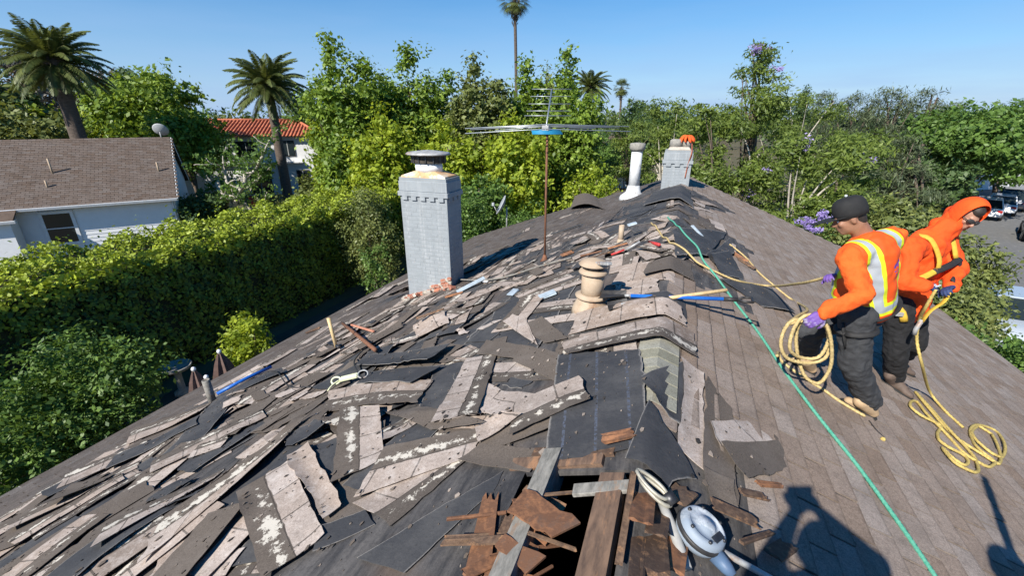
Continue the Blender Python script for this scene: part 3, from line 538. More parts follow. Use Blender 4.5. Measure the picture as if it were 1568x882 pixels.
# scraps along the far ridge and over onto the good slope
for i in range(34):
    y = 5.4+6.6*rng.random(); x = rng.normal(0.25, 0.42)
    piece(rect(x, y, math.pi/2+rng.normal(0, 0.7), 0.3+0.5*rng.random(), 0.14+0.16*rng.random()), ['strip', 'dark', 'felt', 'light'][int(rng.choice(4, p=[.3, .3, .25, .15]))], 0.015, 0.07*rng.random()**2+0.01, ragged=0.015)
for i in range(14):
    y = 9.3+4.5*rng.random(); x = -0.4-4.5*rng.random()
    piece(rect(x, y, math.pi/2+rng.normal(0, 0.5), 0.4+0.5*rng.random(), 0.2+0.12*rng.random()), ['strip', 'dark', 'felt'][i % 3], 0.01, 0.05*rng.random()**2+0.01, ragged=0.015)
for qi, (q, k, kw) in enumerate([
    (((-0.988,1.187),(-0.757,1.720),(-0.756,1.875),(-1.320,1.239)), 'felt', dict(lift=.01, curl=.03, label='long black felt strip with pale curled edge beside split cedar')),
    (((-1.644,1.247),(-1.387,1.454),(-1.519,1.546),(-1.734,1.397)), 'felt', dict(curl=.05)),
    (((-2.533,1.898),(-1.661,1.355),(-1.797,1.048),(-2.671,1.544)), 'strip', dict(curl=.02, label='wide shingle strip, pale tabs beside three big cream adhesive smears')),
    (((-2.606,1.944),(-2.563,2.095),(-1.698,1.573),(-1.755,1.435)), 'light', dict(lift=.006, curl=.045, label='pale shingle pair overlapping the strip with cream smears')),
    (((-2.236,2.627),(-1.718,1.997),(-1.942,1.729),(-2.618,2.559)), 'strip', dict(curl=.03, label='upright-lying shingle strip with cream smears on its dark band')),
    (((-1.664,1.595),(-1.305,1.896),(-1.053,1.981),(-1.254,1.459)), 'strip', dict(curl=.02)),
    (((-1.673,1.605),(-1.018,2.004),(-1.106,2.296),(-1.765,2.083)), 'strip', dict(curl=.05, lift=.01)),
    (((-1.018,2.004),(-0.490,2.261),(-0.536,2.446),(-1.051,2.176)), 'dark', dict(curl=.03)),
    (((-2.179,2.599),(-1.493,2.284),(-1.086,2.331),(-1.855,2.648)), 'dark', dict(curl=.04, lift=.01)),
    (((-1.382,2.366),(-1.182,2.461),(-1.126,2.809),(-1.349,2.958)), 'light', dict(curl=.02)),
    (((-1.190,2.479),(-1.130,2.790),(-0.765,2.596),(-0.980,2.341)), 'light', dict(curl=.03)),
    (((-1.525,2.318),(-1.792,3.452),(-1.486,3.524),(-1.188,2.438)), 'strip', dict(curl=.03, lift=.008)),
    (((-3.314,3.118),(-1.995,3.123),(-1.875,2.680),(-2.847,2.588)), 'strip', dict(curl=.02)),
    (((-3.028,3.219),(-2.186,3.023),(-1.991,3.321),(-3.023,3.495)), 'felt', dict(curl=.03)),
    (((-3.394,3.646),(-2.163,3.338),(-2.179,3.831),(-3.510,3.973)), 'felt', dict(curl=.13, lift=.03, label='black felt flap curled up beside the pale lanyard')),
    (((-1.731,3.571),(-0.841,3.137),(-0.788,3.319),(-1.773,3.915)), 'dark', dict(curl=.02, lift=.02)),
    (((-1.225,3.267),(-0.723,2.868),(-0.727,3.128),(-1.220,3.520)), 'dark', dict(curl=.03)),
    (((-0.522,1.909),(-0.805,3.253),(-0.134,3.169),(0.013,2.027)), 'felt', dict(lift=.02, curl=.015, label='large black felt sheet with two blue seam lines near the ridge')),
    (((-0.934,2.491),(-0.516,2.712),(-0.374,2.414),(-0.816,2.142)), 'strip', dict(curl=.05, lift=.01, label='shingle strip lapping over the blue-seamed felt sheet')),
    (((-1.097,1.929),(-1.006,2.079),(-0.579,2.048),(-0.577,1.853)), 'dark', dict(curl=.03)),
    (((-1.126,2.261),(-0.972,2.370),(-0.798,2.319),(-1.031,2.081)), 'light', dict(curl=.02)),
    (((-0.631,5.002),(0.090,4.813),(-0.025,5.570),(-0.587,5.636)), 'light', dict(lift=.02, curl=.02)),
    (((-0.268,4.988),(0.290,5.215),(0.229,5.838),(-0.270,5.441)), 'dark', dict(lift=.02, curl=.06)),
    (((-0.591,4.509),(-0.057,4.281),(-0.124,4.887),(-0.550,4.948)), 'light', dict(lift=.02, curl=.02)),
    (((-0.455,4.046),(0.202,3.977),(0.192,4.400),(-0.463,4.326)), 'felt', dict(lift=.03, curl=.05, label='black shingle back folded over the ridge under the tool handles')),
    (((-0.834,3.747),(0.198,3.800),(0.146,4.117),(-0.865,4.279)), 'light', dict(lift=.03, curl=.02, label='row of pale tabs bent over the ridge above the dark-banded strip')),
    (((-0.828,3.522),(0.266,3.751),(0.283,3.313),(-0.728,3.218)), 'strip', dict(lift=.05, curl=.05, label='long shingle strip bridging the ridge with its dark band downhill')),
    (((-0.080,2.679),(0.198,3.187),(0.184,2.369),(0.018,2.437)), 'felt', dict(curl=.05)),
    (((0.198,3.187),(0.358,3.137),(0.308,2.106),(0.162,2.160)), 'light', dict(curl=.03, label='column of pale tabs lying down the good slope beside felt')),
    (((-0.092,1.899),(-0.018,2.450),(0.268,2.005),(0.127,1.809)), 'felt', dict(curl=.05, lift=.02, label='triangular black felt flap above the fall-arrest block')),
    (((0.357,3.127),(0.523,2.858),(0.458,1.978),(0.293,2.094)), 'dark', dict(curl=.04)),
    (((0.359,2.552),(0.615,2.835),(0.794,2.798),(0.396,2.344)), 'light', dict(curl=.02)),
    (((0.396,2.344),(0.811,2.800),(0.837,2.570),(0.545,2.184)), 'dark', dict(curl=.06, lift=.01, label='torn dark shingle corner farthest down the good slope')),
    (((0.304,2.088),(0.456,2.117),(0.473,1.930),(0.328,1.901)), 'dark', dict(curl=.03)),
    (((-0.030,7.145),(0.904,8.962),(0.482,6.503),(0.036,5.613)), 'felt', dict(lift=.03, curl=.04)),
    (((0.445,6.469),(0.907,8.372),(0.921,7.477),(0.582,6.332)), 'felt', dict(curl=.08)),
    (((0.510,6.520),(0.841,7.480),(0.975,6.297),(0.626,5.899)), 'felt', dict(lift=.02, curl=.05)),
    (((0.619,5.785),(1.320,6.458),(1.525,5.875),(1.061,5.486)), 'felt', dict(lift=.02, curl=.06, label='black felt tongue hanging down toward the coiled rope')),
    (((-0.748,10.525),(0.305,9.928),(0.221,12.064),(-0.681,12.586)), 'felt', dict(lift=.06, curl=.05, label='humped black felt over the ridge before the far chimney')),
    (((-3.381,14.504),(-1.868,12.029),(-2.720,15.826),(-4.267,19.054)), 'dark', dict(lift=.22, curl=.1, label='tent-like folded shingle flap at the far edge of roof')),
    (((-6.068,2.448),(-5.507,3.060),(-5.683,3.360),(-6.935,2.940)), 'strip', dict(curl=.03)), (((-5.248,1.350),(-5.000,1.752),(-5.157,1.912),(-5.515,1.575)), 'dark', dict(curl=.14, lift=.02)),
    (((-3.470,1.012),(-3.447,1.871),(-3.518,2.012),(-3.818,1.271)), 'strip', dict(curl=.03)), (((-2.910,1.003),(-2.794,1.819),(-2.921,2.536),(-3.270,1.387)), 'strip', dict(curl=.04)),
    (((-3.003,4.433),(-2.608,4.620),(-2.953,5.056),(-3.375,4.871)), 'light', dict(lift=.05, curl=.03)), (((-1.479,4.150),(-1.023,3.618),(-0.804,3.622),(-1.270,4.326)), 'dark', dict(curl=.02)), (((-1.758,4.358),(-1.098,3.589),(-1.484,4.387),(-1.696,4.522)), 'light', dict(curl=.02)),
]): piece(q, k, seed=70+qi, **kw)

# ------------------------------------------------------------------ split cedar and boards round the opening
def shake(p, ang, ln, wd, tilt, mat, nm, label, grp, th=0.012, roll=0.0):
    """split board: splintered ends, slightly wedge shaped"""
    r = random.Random(int(abs(p[0]*977+p[1]*7919+ln*1e4))); n = 6; vs = []
    for zt in (0, 1):
        for i in range(n): vs.append((-ln/2-r.uniform(-.35, .35)*wd*0.5, -wd/2+wd*i/(n-1), th*zt*(0.5+r.random())))
        for i in range(n): vs.append((ln/2+r.uniform(-.5, .5)*wd*0.6, wd/2-wd*i/(n-1)+r.uniform(-.03, .03)*wd, th*zt*(0.6+r.random())))
    m = 2*n; mb = MB().add(vs, [tuple(range(m))[::-1], tuple(range(m, 2*m))]+[(i, (i+1) % m, m+(i+1) % m, m+i) for i in range(m)])
    o = mb.build(nm, mat, None, p); o.rotation_euler = Euler((roll, tilt, ang)); return tag(o, label, 'wood', grp)
G1 = 'split cedar shakes at the opening'
rc = random.Random(12)
SHK = [((-0.515,1.511,5.209), .5, .30, .07, .2, .04), ((-0.535,1.343,5.202), .2, .34, .06, .15, .03), ((-0.671,1.389,5.152), .5, .36, .03, .1, .03), ((-0.566,1.264,5.191), .9, .28, .06, .1, .03), ((-0.449,1.533,5.234), .1, .26, .06, .1, .07), ((-0.759,1.503,5.119), .45, .30, .02, -.05, .04), ((-0.413,1.352,5.247), .3, .26, .08, .1, .02)]
SPOT = [(-0.651,1.548,5.159), (-0.324,1.302,5.280), (-0.524,1.637,5.206), (-0.610,1.449,5.174), (-0.379,1.388,5.260), (-0.461,1.272,5.229), (-0.370,1.516,5.263), (-0.408,1.335,5.249), (-0.523,1.397,5.206), (-0.360,1.596,5.267), (-0.363,1.243,5.266), (-0.544,1.593,5.199), (-0.399,1.681,5.252), (-0.400,1.458,5.252), (-0.486,1.357,5.220), (-0.639,1.319,5.164), (-0.477,1.233,5.224), (-0.617,1.508,5.172), (-0.340,1.408,5.274), (-0.495,1.454,5.217)]
SHK = SHK[2:4]+SHK[5:6]+[(u, rc.uniform(.1, 1.1), rc.uniform(.12, .26), rc.choice((.014, .02, .03, .05)), rc.uniform(-.05, .2), rc.uniform(-.04, .02)) for u in SPOT[::2]]
for i, (u, ang, ln, wd, tilt, up) in enumerate(SHK):
    size = ('long' if ln > .27 else 'short')+(' narrow' if wd < .045 else ' broad'); 
    shake((u[0], u[1], u[2]+up+0.5*float(hm_get(u[0], u[1]))), ang, ln, wd, tilt, M_CEDAR if i % 3 else M_WOOD_OLD, 'split_cedar_shake', size+(' reddish' if i % 3 else ' grey-brown')+' split cedar shake heaped beside the roof opening', G1, roll=rc.uniform(-.25, .25), th=.006)
def broken_board(q, ups, th, mat, label):
    """split board with four corners standing over the roof; both short ends splintered"""
    P = [V((p[0], p[1], roof_z(p[0])+u)) for p, u in zip(q, ups)]; n = 7; L = []
    for i in range(n): f = i/(n-1); L.append(P[0].lerp(P[3], f)-(P[1]-P[0])*rc.uniform(-.06, .10))
    for i in range(n): f = i/(n-1); L.append(P[2].lerp(P[1], f)+(P[1]-P[0])*rc.uniform(-.06, .14))
    c = sum(L, V())/len(L); m = 2*n; vs = [p-c for p in L]+[p-c-V((0, 0, th)) for p in L]
    o = MB().add(vs, [tuple(range(m)), tuple(range(m, 2*m))[::-1]]+[(i, m+i, m+(i+1) % m, (i+1) % m) for i in range(m)]).build('broken_board', mat, None, c); return tag(o, label, 'wood')
for q, ups, m, lab in [(((-0.585,1.489),(-0.549,1.659),(-0.231,1.495),(-0.336,1.394)), (.10, .08, .03, .05), M_CEDAR, 'widest reddish broken board leaning on the grey rafter'), (((-0.866,1.317),(-0.864,1.347),(-0.540,1.382),(-0.524,1.341)), (.05, .05, .06, .06), M_WOOD_OLD, 'long narrow board lying across the reddish boards'),
        (((-0.579,1.316),(-0.557,1.374),(-0.341,1.301),(-0.397,1.222)), (.07, .07, .03, .03), M_CEDAR, 'reddish board end below the long narrow board'), (((-0.682,1.215),(-0.789,1.634),(-0.702,1.644),(-0.557,1.220)), (.02, .02, .02, .03), M_CEDAR, 'reddish board standing lengthwise beside the pale-edged felt'), (((-0.575,1.212),(-0.640,1.549),(-0.574,1.542),(-0.466,1.222)), (.0, .0, .0, .0), M_WOOD_OLD, 'dark brown board under the long narrow board'),
        (((-0.566,1.510),(-0.560,1.542),(-0.354,1.428),(-0.362,1.392)), (.03, .03, .0, .0), M_CEDAR, 'splintered strip under the widest broken board'), (((-0.548,1.403),(-0.547,1.433),(-0.388,1.377),(-0.389,1.343)), (.03, .03, .0, .0), M_CEDAR, 'small splintered strip in the opening'), (((-0.583,1.705),(-0.572,1.738),(-0.331,1.647),(-0.337,1.597)), (.02, .02, -.02, -.02), M_WOOD_OLD, 'dark lath at the back of the opening')]:
    broken_board(q, ups, .012, m, lab)
G2 = 'old wooden shakes along the ridge opening'
for i, (u, ang, ln, wd) in enumerate([((0.024,1.641,5.390), 1.55, .40, .10), ((0.096,1.602,5.360), 1.5, .34, .09), ((0.085,1.426,5.364), 1.62, .36, .11), ((0.025,1.352,5.390), 1.6, .5, .06), ((0.165,1.452,5.331), 1.45, .26, .10), ((0.185,1.788,5.323), 1.2, .18, .11), ((-0.040,1.528,5.385), 1.57, .5, .03),
        ((0.553,2.079,5.170), .5, .16, .05), ((0.658,2.232,5.126), .7, .2, .04), ((0.436,1.861,5.218), .2, .22, .07), ((0.533,1.784,5.178), .9, .3, .025), ((0.636,1.788,5.135), 1.0, .2, .08)]):
    shake((u[0], u[1], u[2]+0.022+0.004*i), ang, ln, wd, SLOPE_R*0.9 if u[0] > 0 else -.3*math.cos(ang), M_WOOD_OLD if i % 4 else M_CEDAR, 'old_wood_shake', 'flat weathered brown wood shake by the fall-arrest block', G2, th=0.01)
G3 = 'wood scraps on the stripped slope'
for (u, ang, ln, wd, nm, m) in [((-1.742,7.387,4.756), .6, .2, .12, 0, M_CEDAR), ((-1.229,6.915,4.945), .2, .35, .05, 1, M_CEDAR), ((-1.000,6.486,5.030), .5, .4, .03, 1, M_WOOD_OLD), ((-0.804,6.784,5.103), .3, .3, .05, 1, M_CEDAR), ((-3.483,6.350,4.111), .3, .3, .1, 2, M_CEDAR), ((-6.770,6.254,2.895), .9, .3, .08, 1, M_WOOD_OLD), ((-3.104,4.938,4.252), .7, .4, .06, 1, M_WOOD_OLD),
        ((0.933,7.499,5.011), -.9, .5, .1, 1, M_CEDAR), ((1.058,7.255,4.959), -.9, .4, .06, 1, M_WOOD_OLD), ((-0.150,2.061,5.345), .35, .17, .075, 1, M_CEDAR)]:
    shake((u[0], u[1], u[2]+float(hm_get(u[0], u[1]))+.03), ang, ln, wd, -.3*math.cos(ang)*(1 if u[0] < 0 else -1), m, 'wood_scrap', 'small orange-brown wood scrap among the stripped shingles', G3)
# weathered cross board over the top of the opening
o = MB().bar((-0.309,1.686,5.316), (-0.025,1.717,5.421), 0.07, 0.022).build('cross_board', M_GREYWOOD, None, bevel=0.003, jitter=.003); tag(o, 'weathered grey board crossing the top of the roof opening', 'board')

# ------------------------------------------------------------------ painted brick chimney on the stripped slope
def chimney(x0, x1, y0, y1, z0, z1, label, single, bricks=True, cap=True):
    cx, cy = (x0+x1)/2, (y0+y1)/2; w, d = x1-x0, y1-y0
    T = empty('brick_chimney', (cx, cy, z0), 0, label, 'chimney'); h = z1-z0
    MB().box((0, 0, h/2), (w+.0268, d+.0268, h)).build('core', M_CHIM_CORE, T)
    bl, bh, g = 0.205, 0.066, 0.010; nlay = int((h-0.34)/(bh+g)); zb = h-0.34-nlay*(bh+g)
    base = [MB().box((0, 0, 0), (L, 0.03, bh)).mesh('brick', M_CHIM, 0.005) for L in (bl, bl/2-g/2)]
    n = 0
    for k in range(nlay):
        z = zb+(k+.5)*(bh+g)
        for side in range(4):
            L = w if side < 2 else d; m = L+0.004; x = -m/2; off = k % 2; first = True
            while x < m/2-0.02:
                ln = bl if not (first and off) else bl/2-g/2; first = False; ln = min(ln, m/2-x)
                if ln > 0.06:
                    me = base[0] if ln > bl*0.9 else base[1]; o = link('brick', me, T); c = x+ln/2
                    o.scale = (ln/(bl if me is base[0] else bl/2-g/2), 1, 1); p = random.uniform(-.0015, .002)
                    if side == 0: o.location = (c, -d/2-p, z)
                    elif side == 1: o.location = (c, d/2+p, z)
                    elif side == 2: o.location = (w/2+p, c, z); o.rotation_euler = (0, 0, math.pi/2)
                    else: o.location = (-w/2-p, c, z); o.rotation_euler = (0, 0, math.pi/2)
                x += ln+g
    # corbelled crown: dentils under a stepped cornice
    zt = h-0.34; e = 0.035
    for side in range(4):
        L = w if side < 2 else d; nd = max(2, int(round(L/0.2)))
        for i in range(nd):
            c = -L/2+(i+.5)*L/nd; lx = (c, (-1 if side == 0 else 1)*(d/2+e/2+.003), zt-.035) if side < 2 else ((1 if side == 2 else -1)*(w/2+e/2+.003), c, zt-.035)
            MB().box(lx, (L/nd*.58, e+.02, .075) if side < 2 else (e+.02, L/nd*.58, .075)).build('dentil', M_CHIM, T, bevel=.004)
    MB().box((0, 0, zt+.045), (w+.1, d+.1, .09)).build('cornice', M_CHIM, T, bevel=.006)
    MB().box((0, 0, zt+.185), (w+.055, d+.055, .186)).build('crown', M_CHIM, T, bevel=.006)
    return T, h
ch, h = chimney(-4.93, -3.97, 7.15, 7.67, 3.45, 6.02, 'grey-blue painted brick chimney with metal cowl on the stripped slope', 300)
MB().add([(-.46, -.24, h+.03), (.46, -.24, h+.03), (.46, .24, h+.03), (-.46, .24, h+.03), (-.22, -.17, h+.11), (.22, -.17, h+.11), (.22, .17, h+.11), (-.22, .17, h+.11), (-.47, -.25, h-.005), (.47, -.25, h-.005), (.47, .25, h-.005), (-.47, .25, h-.005)],
         [(4, 5, 6, 7), (0, 1, 5, 4), (1, 2, 6, 5), (2, 3, 7, 6), (3, 0, 4, 7), (8, 9, 1, 0), (9, 10, 2, 1), (10, 11, 3, 2), (11, 8, 0, 3)]).build('mortar_cap', M_RUST, ch)
MB().lathe([(.235, h+.09), (.235, h+.25)], seg=24, sx=1.15, sy=.8).build('flue', M_WHITE, ch)
MB().lathe([(.255, h+.25), (.255, h+.40)], seg=24, sx=1.25, sy=.85, smooth=False).build('spark_screen', M_MESH, ch)
for a in range(14):
    t = a*math.pi/7; MB().box((.335*math.cos(t), .225*math.sin(t), h+.325), (.02, .02, .15)).build('screen_post', M_STEEL, ch)
MB().lathe([(.42, h+.395), (.44, h+.41), (.40, h+.44), (.1, h+.475), (.01, h+.48)], seg=28, sx=1.0, sy=.78).build('cowl_lid', M_GALV, ch)
# bare brick and mortar where the flashing came off
for i in range(20):
    x = -4.98+1.0*i/19+random.uniform(-.01, .01); 
    for k in range(1 if i < 11 else 2 if i < 16 else 3):
        o = MB().box((0, 0, 0), (.085, .05, .06)).build('exposed_brick', M_BRICK if (i+k) % 4 else M_MORTAR, ch, (x+4.45, -.283+random.uniform(-.012, .0), roof_z(x)-3.45+.045+k*.07+random.uniform(-.01, .015)), bevel=.008); o.rotation_euler = (random.uniform(-.1, .1), random.uniform(-.15, .15), random.uniform(-.1, .1))
for i in range(16):
    x = -5.05+1.25*random.random(); y = 7.02-.12*random.random(); s = random.uniform(.03, .09)
    o = MB().box((0, 0, 0), (s*1.5, s, s*.7)).build('brick_fragment', M_BRICK if i % 3 else M_MORTAR, None, (x, y, lay(x, y)[2]+s*.3), jitter=s*.15); o.rotation_euler = (random.random(), random.random(), random.random()*3)
    tag(o, 'small chip of red brick or mortar fallen at the chimney foot', 'brick', 'brick chips below the chimney')

# second chimney far along the ridge, orange cloth and strap on it
ch2, h2 = chimney(-0.50, 0.17, 12.9, 13.5, 5.05, 6.25, 'small grey painted brick chimney at the far ridge with orange cloth', 120)
MB().box((0, 0, h2+.04), (.60, .5, .08), taper=.8).build('mortar_cap', M_MORTAR, ch2, bevel=.01)
MB().lathe([(.17, h2+.07), (.16, h2+.24), (.12, h2+.27)], (-.1, 0, 0), seg=14).build('flue_pot', M_COWL, ch2)
MB().lathe([(.13, h2+.07), (.12, h2+.2), (.1, h2+.22)], (.17, .05, 0), seg=14).build('flue_pot', M_COWL, ch2)
r = random.Random(5); mb = MB()
for i in range(9):
    a = i*.7+.2; b = spline([(0, 0, .10), (.13*math.cos(a), .11*math.sin(a), .07+.03*r.random()), (.22*math.cos(a), .17*math.sin(a), -.03), (.235*math.cos(a+.2), .2*math.sin(a+.2), -.09-.05*r.random())], .04)
    mb.tube(b, [.05]*(len(b)-2)+[.03, .012], 8, flat=.7)
mb.ball((0, 0, .08), (.12, .1, .05)); o = mb.build('orange_cloth', M_ORANGE_CLOTH, None, (.0, 13.2, 6.25+.27)); o.scale = (.8, .8, .75); tag(o, 'crumpled bright orange cloth draped on the far chimney pot', 'cloth')
o = MB().tube(spline([(.13, 12.98, 6.42), (.15, 12.84, 6.2), (.10, 12.865, 5.9), (.07, 12.87, 5.55)], .05), .022, 8, flat=.4).build('strap', simple('red_brown_strap', (.40, .12, .06), (.28, .08, .05), 9), None); tag(o, 'red-brown anchor strap hanging down the far chimney face', 'strap')

# ------------------------------------------------------------------ vents and pipes
def vent(p, H, label):
    T = empty('roof_vent', p, 0, label, 'vent')
    MB().lathe([(.215, -.07), (.20, .0), (.15, .10), (.128, .15)], seg=20).build('base_cone', M_VENT, T)
    MB().lathe([(.155, .12), (.175, .125), (.18, .145), (.13, .165)], seg=20).build('storm_collar', M_VENT, T)
    MB().lathe([(.122, .12), (.12, H-.16)], seg=20).build('pipe', M_VENT, T)
    MB().lathe([(.15, H-.165), (.158, H-.155), (.14, H-.13), (.10, H-.12)], seg=20).build('cap_ring', M_VENT, T)
    MB().lathe([(.10, H-.13), (.10, H-.07)], seg=16).build('throat', M_STEEL, T)
    MB().lathe([(.155, H-.075), (.16, H-.065), (.12, H-.03), (.02, H)], seg=20).build('cap', M_VENT, T)
    return T
vent((-0.752,4.443,5.122), .56, 'tan rusty round vent pipe with collar standing by the ridge')
o = MB().bar((-0.872,4.574,5.577), (-0.555,4.191,5.715), .05, .03).build('metal_trowel', M_GALV, None, bevel=.004); tag(o, 'grey metal strip resting on the tan vent cap', 'metal strip')
T = empty('white_vent_pipe', (-1.275,13.339,4.928), 0, 'tall peeling white vent pipe with dark cowl near the far ridge', 'vent')
MB().lathe([(.40, -.12), (.36, .0), (.21, .12), (.175, .28), (.165, .30)], seg=20).build('flashing_cone', M_WPIPE, T)
MB().lathe([(.155, .25), (.15, 1.28)], seg=20).build('pipe', M_WPIPE, T)
MB().lathe([(.17, 1.25), (.20, 1.30), (.215, 1.32), (.215, 1.44), (.20, 1.46), (.05, 1.48)], seg=20).build('cowl', M_COWL, T)
def stub(p, H, r, label, mat, lean=0.0):
    T = empty('pipe_stub', p, 0, label, 'pipe'); T.rotation_euler = (0, lean, 0)
    MB().lathe([(r*1.5, -.06), (r*1.35, .03), (r*1.05, .07)], seg=12).build('collar', mat, T)
    MB().lathe([(r, .0), (r, H), (r*.8, H+.005), (r*.75, H-.03)], seg=12).build('pipe', mat, T)
stub((-0.829,7.346,5.093), .30, .045, 'short tan pipe stub standing before the far ridge', M_VENT)
stub((-5.722,3.366,3.283), .42, .05, 'grey pipe stub near the gutter beside the blue bar', M_GREYWOOD, -.05)

# ------------------------------------------------------------------ antenna and dishes
mast0 = V((-2.193,7.536,4.589)); T = empty('tv_antenna', mast0, 0, 'rooftop television antenna on a rusty mast with long rods', 'antenna')
top = V((-2.217,7.563,6.806))-mast0
MB().tube([(0, 0, -.05), top*.5, top], .02, 8).build('mast', M_RUSTPIPE, T)
MB().lathe([(.09, -.03), (.05, .03), (.03, .10)], seg=10).build('foot', M_RUSTPIPE, T)
cr = V((math.cos(math.radians(20.650)), math.sin(math.radians(20.650)), 0)); cf = V((-cr.y, cr.x, 0))
btop = V((-2.415,8.455,7.537))-mast0; bot = V((-2.212,7.462,6.890))-mast0
MB().tube([bot-(btop-bot)*.05, btop], .013, 6).build('boom', M_ALU, T)
for k, (f, hw) in enumerate([(1.0, .36), (.80, .36), (.60, .37), (.42, .38), (.30, .40)]):
    c = bot.lerp(btop, f); MB().tube([c-cr*hw, c, c+cr*hw], .007, 5).build('rod', M_ALU, T)
for k, (dz, hw, sw, yy) in enumerate([(.06, 1.32, .35, .0), (.05, 1.05, .30, .12), (.03, 1.28, -.2, .2), (.02, .85, .2, .3), (-.01, 1.3, .5, -.1)]):
    c = bot+cf*yy+V((0, 0, dz)); MB().tube([c-cr*hw-cf*sw*.6+V((0, 0, -.06)), c, c+cr*hw-cf*sw*.6+V((0, 0, -.03))], .008, 5).build('rod', M_ALU, T)
for k in range(5):
    c = bot+cf*(.05-.10*k)+V((0, 0, -.03-.012*k)); MB().tube([c-cr*.24, c+cr*.24], .009, 6).build('blue_rod', M_TEAL, T)
MB().box(bot+V((0, 0, .0)), (.12, .10, .09)).build('clamp_box', M_GALV, T, bevel=.01)
def dish(p, r, aim, label, pole=.6, scale=1):
    T = empty('satellite_dish', p, 0, label, 'satellite dish'); aim = V(aim).normalized(); q = aim.to_track_quat('Z', 'Y').to_matrix(); c = V((0, 0, pole))+aim*.12
    MB().tube([(0, 0, -.1), (0, 0, pole)], .03, 8).build('pole', M_GALV, T)
    prof = [(r*(i/8), .3*r*(i/8)**2) for i in range(9)]; prof[0] = (.01, 0)
    MB().lathe(prof+[(r*.98, .3*r+.012), (.01, .015)], c, 20, q).build('reflector', M_ALU_MATT, T)
    MB().tube([c-q@V((0, r*.9, -.2*r)), c+aim*r*1.0-q@V((0, r*.3, 0))], .015, 6).build('arm', M_GALV, T)
    MB().box(c+aim*r*1.0-q@V((0, r*.3, 0)), (.08, .08, .12)).build('receiver', M_ALU_MATT, T, bevel=.01)
M_ALU_MATT = simple('dish_grey', (.40, .42, .43), (.33, .35, .36), 6, .6, bump=.05)
dp = V((-6.097,16.629,3.144)); dish((-5.9, 15.1, roof_z(-5.9)), .38, (-.80, -.35, .45), 'small grey satellite dish at the roof edge behind the antenna', .75)

# ------------------------------------------------------------------ tools lying on the roof
def pos_over(u, up):
    """a point resting on whatever lies on the roof there"""
    h = max(float(hm_get(u[0]+dx, u[1]+dy)) for dx in (-.06, 0, .06) for dy in (-.06, 0, .06)); return V((u[0], u[1], roof_z(u[0])+h+up))
o = MB(); a, b = V(lay(*(-5.316,5.891,3.433)[:2], .03)), V(lay(*(-3.309,3.932,4.176)[:2], .03)); a = pos_over((-5.678,5.956,3.299), .06); b = pos_over((-3.347,3.995,4.161), .03)
o.tube([a, a.lerp(b, .5), b], .028, 8); o = o.build('steel_pipe', M_RUSTPIPE, None); tag(o, 'dark rusty pipe length lying beside the upright hammer', 'pipe')
o = MB().bar(pos_over((-5.345,5.816,3.422), .03), pos_over((-4.192,5.011,3.849), .03), .035, .03).build('red_stick', simple('red_wood', (.45, .16, .10), (.55, .3, .2), 9), None, bevel=.004); tag(o, 'short red-painted stick lying beside the rusty pipe', 'stick')
hb = pos_over((-4.598,4.615,3.699), .0); T = empty('hammer', hb, 0, 'wood-handled hammer standing on its head on the shingles', 'hammer')
b = hb; t1 = V((-4.696,4.657,4.247))
MB().tube([(0, 0, .02), (t1-b)*.5, (t1-b)], [.024, .026, .030], 10).build('handle', M_NEWWOOD, T)
MB().bar((-.10, .04, .03), (.09, -.03, .04), .045, .05).build('head', M_STEEL, T, bevel=.01)
MB().bar((-.19, .075, .03), (-.09, .035, .03), .09, .014).build('blade', M_STEEL, T, bevel=.003)
o = MB().tube([pos_over((-5.611,3.380,3.324), .045), pos_over((-5.480,3.706,3.372), .045), pos_over((-5.371,4.083,3.413), .045)], .024, 8).build('blue_bar', M_BLUE, None); tag(o, 'blue painted pry bar lying near the gutter', 'pry bar')
o = MB().tube(spline([pos_over(q, .012) for q in [(-5.958,4.267,3.196),(-5.068,3.899,3.525),(-4.296,3.449,3.810),(-3.851,3.403,3.975)]], .05), .008, 6).build('loose_cable', M_BLACK, None); tag(o, 'thin black cord lying across shingles by the blue bar', 'cord')
o = MB().tube(spline([pos_over(q, .012) for q in [(-3.864,4.580,3.970),(-3.673,4.038,4.041),(-3.377,3.626,4.150),(-2.987,3.291,4.295)]], .05), .009, 6).build('loose_cable', M_BLACK, None); tag(o, 'thin black cable running from rusty pipe to lanyard', 'cable')
# pale fall-protection lanyard pack
M_LAN = simple('pale_webbing', (.72, .74, .50), (.60, .62, .40), 20, .8, bump=.2)
la, lb = pos_over((-3.271,3.269,4.190), .035), pos_over((-3.072,3.336,4.263), .035); T = empty('lanyard', la, 0, 'pale yellow shock-absorber lanyard with clip on black felt', 'lanyard')
MB().bar(V(), lb-la, .07, .045).build('pack', M_LAN, T, bevel=.012)
ring = [(.055*math.cos(t), .04*math.sin(t), .02*math.sin(t)) for t in np.linspace(0, 6.28, 16)]
MB().tube([V(q)+(la-lb)*.24 for q in ring], .011, 6).build('loop', M_LAN, T); MB().tube([V(q)*1.1+(lb-la)*1.25 for q in ring], .008, 6).build('clip', M_GALV, T)
MB().tube(spline([V((0, 0, 0)), (lb-la)*-.1+V((-.02, -.08, -.02)), (lb-la)*-.05+V((-.03, -.16, -.05))], .03), .016, 6, flat=.5).build('strap', M_LAN, T)
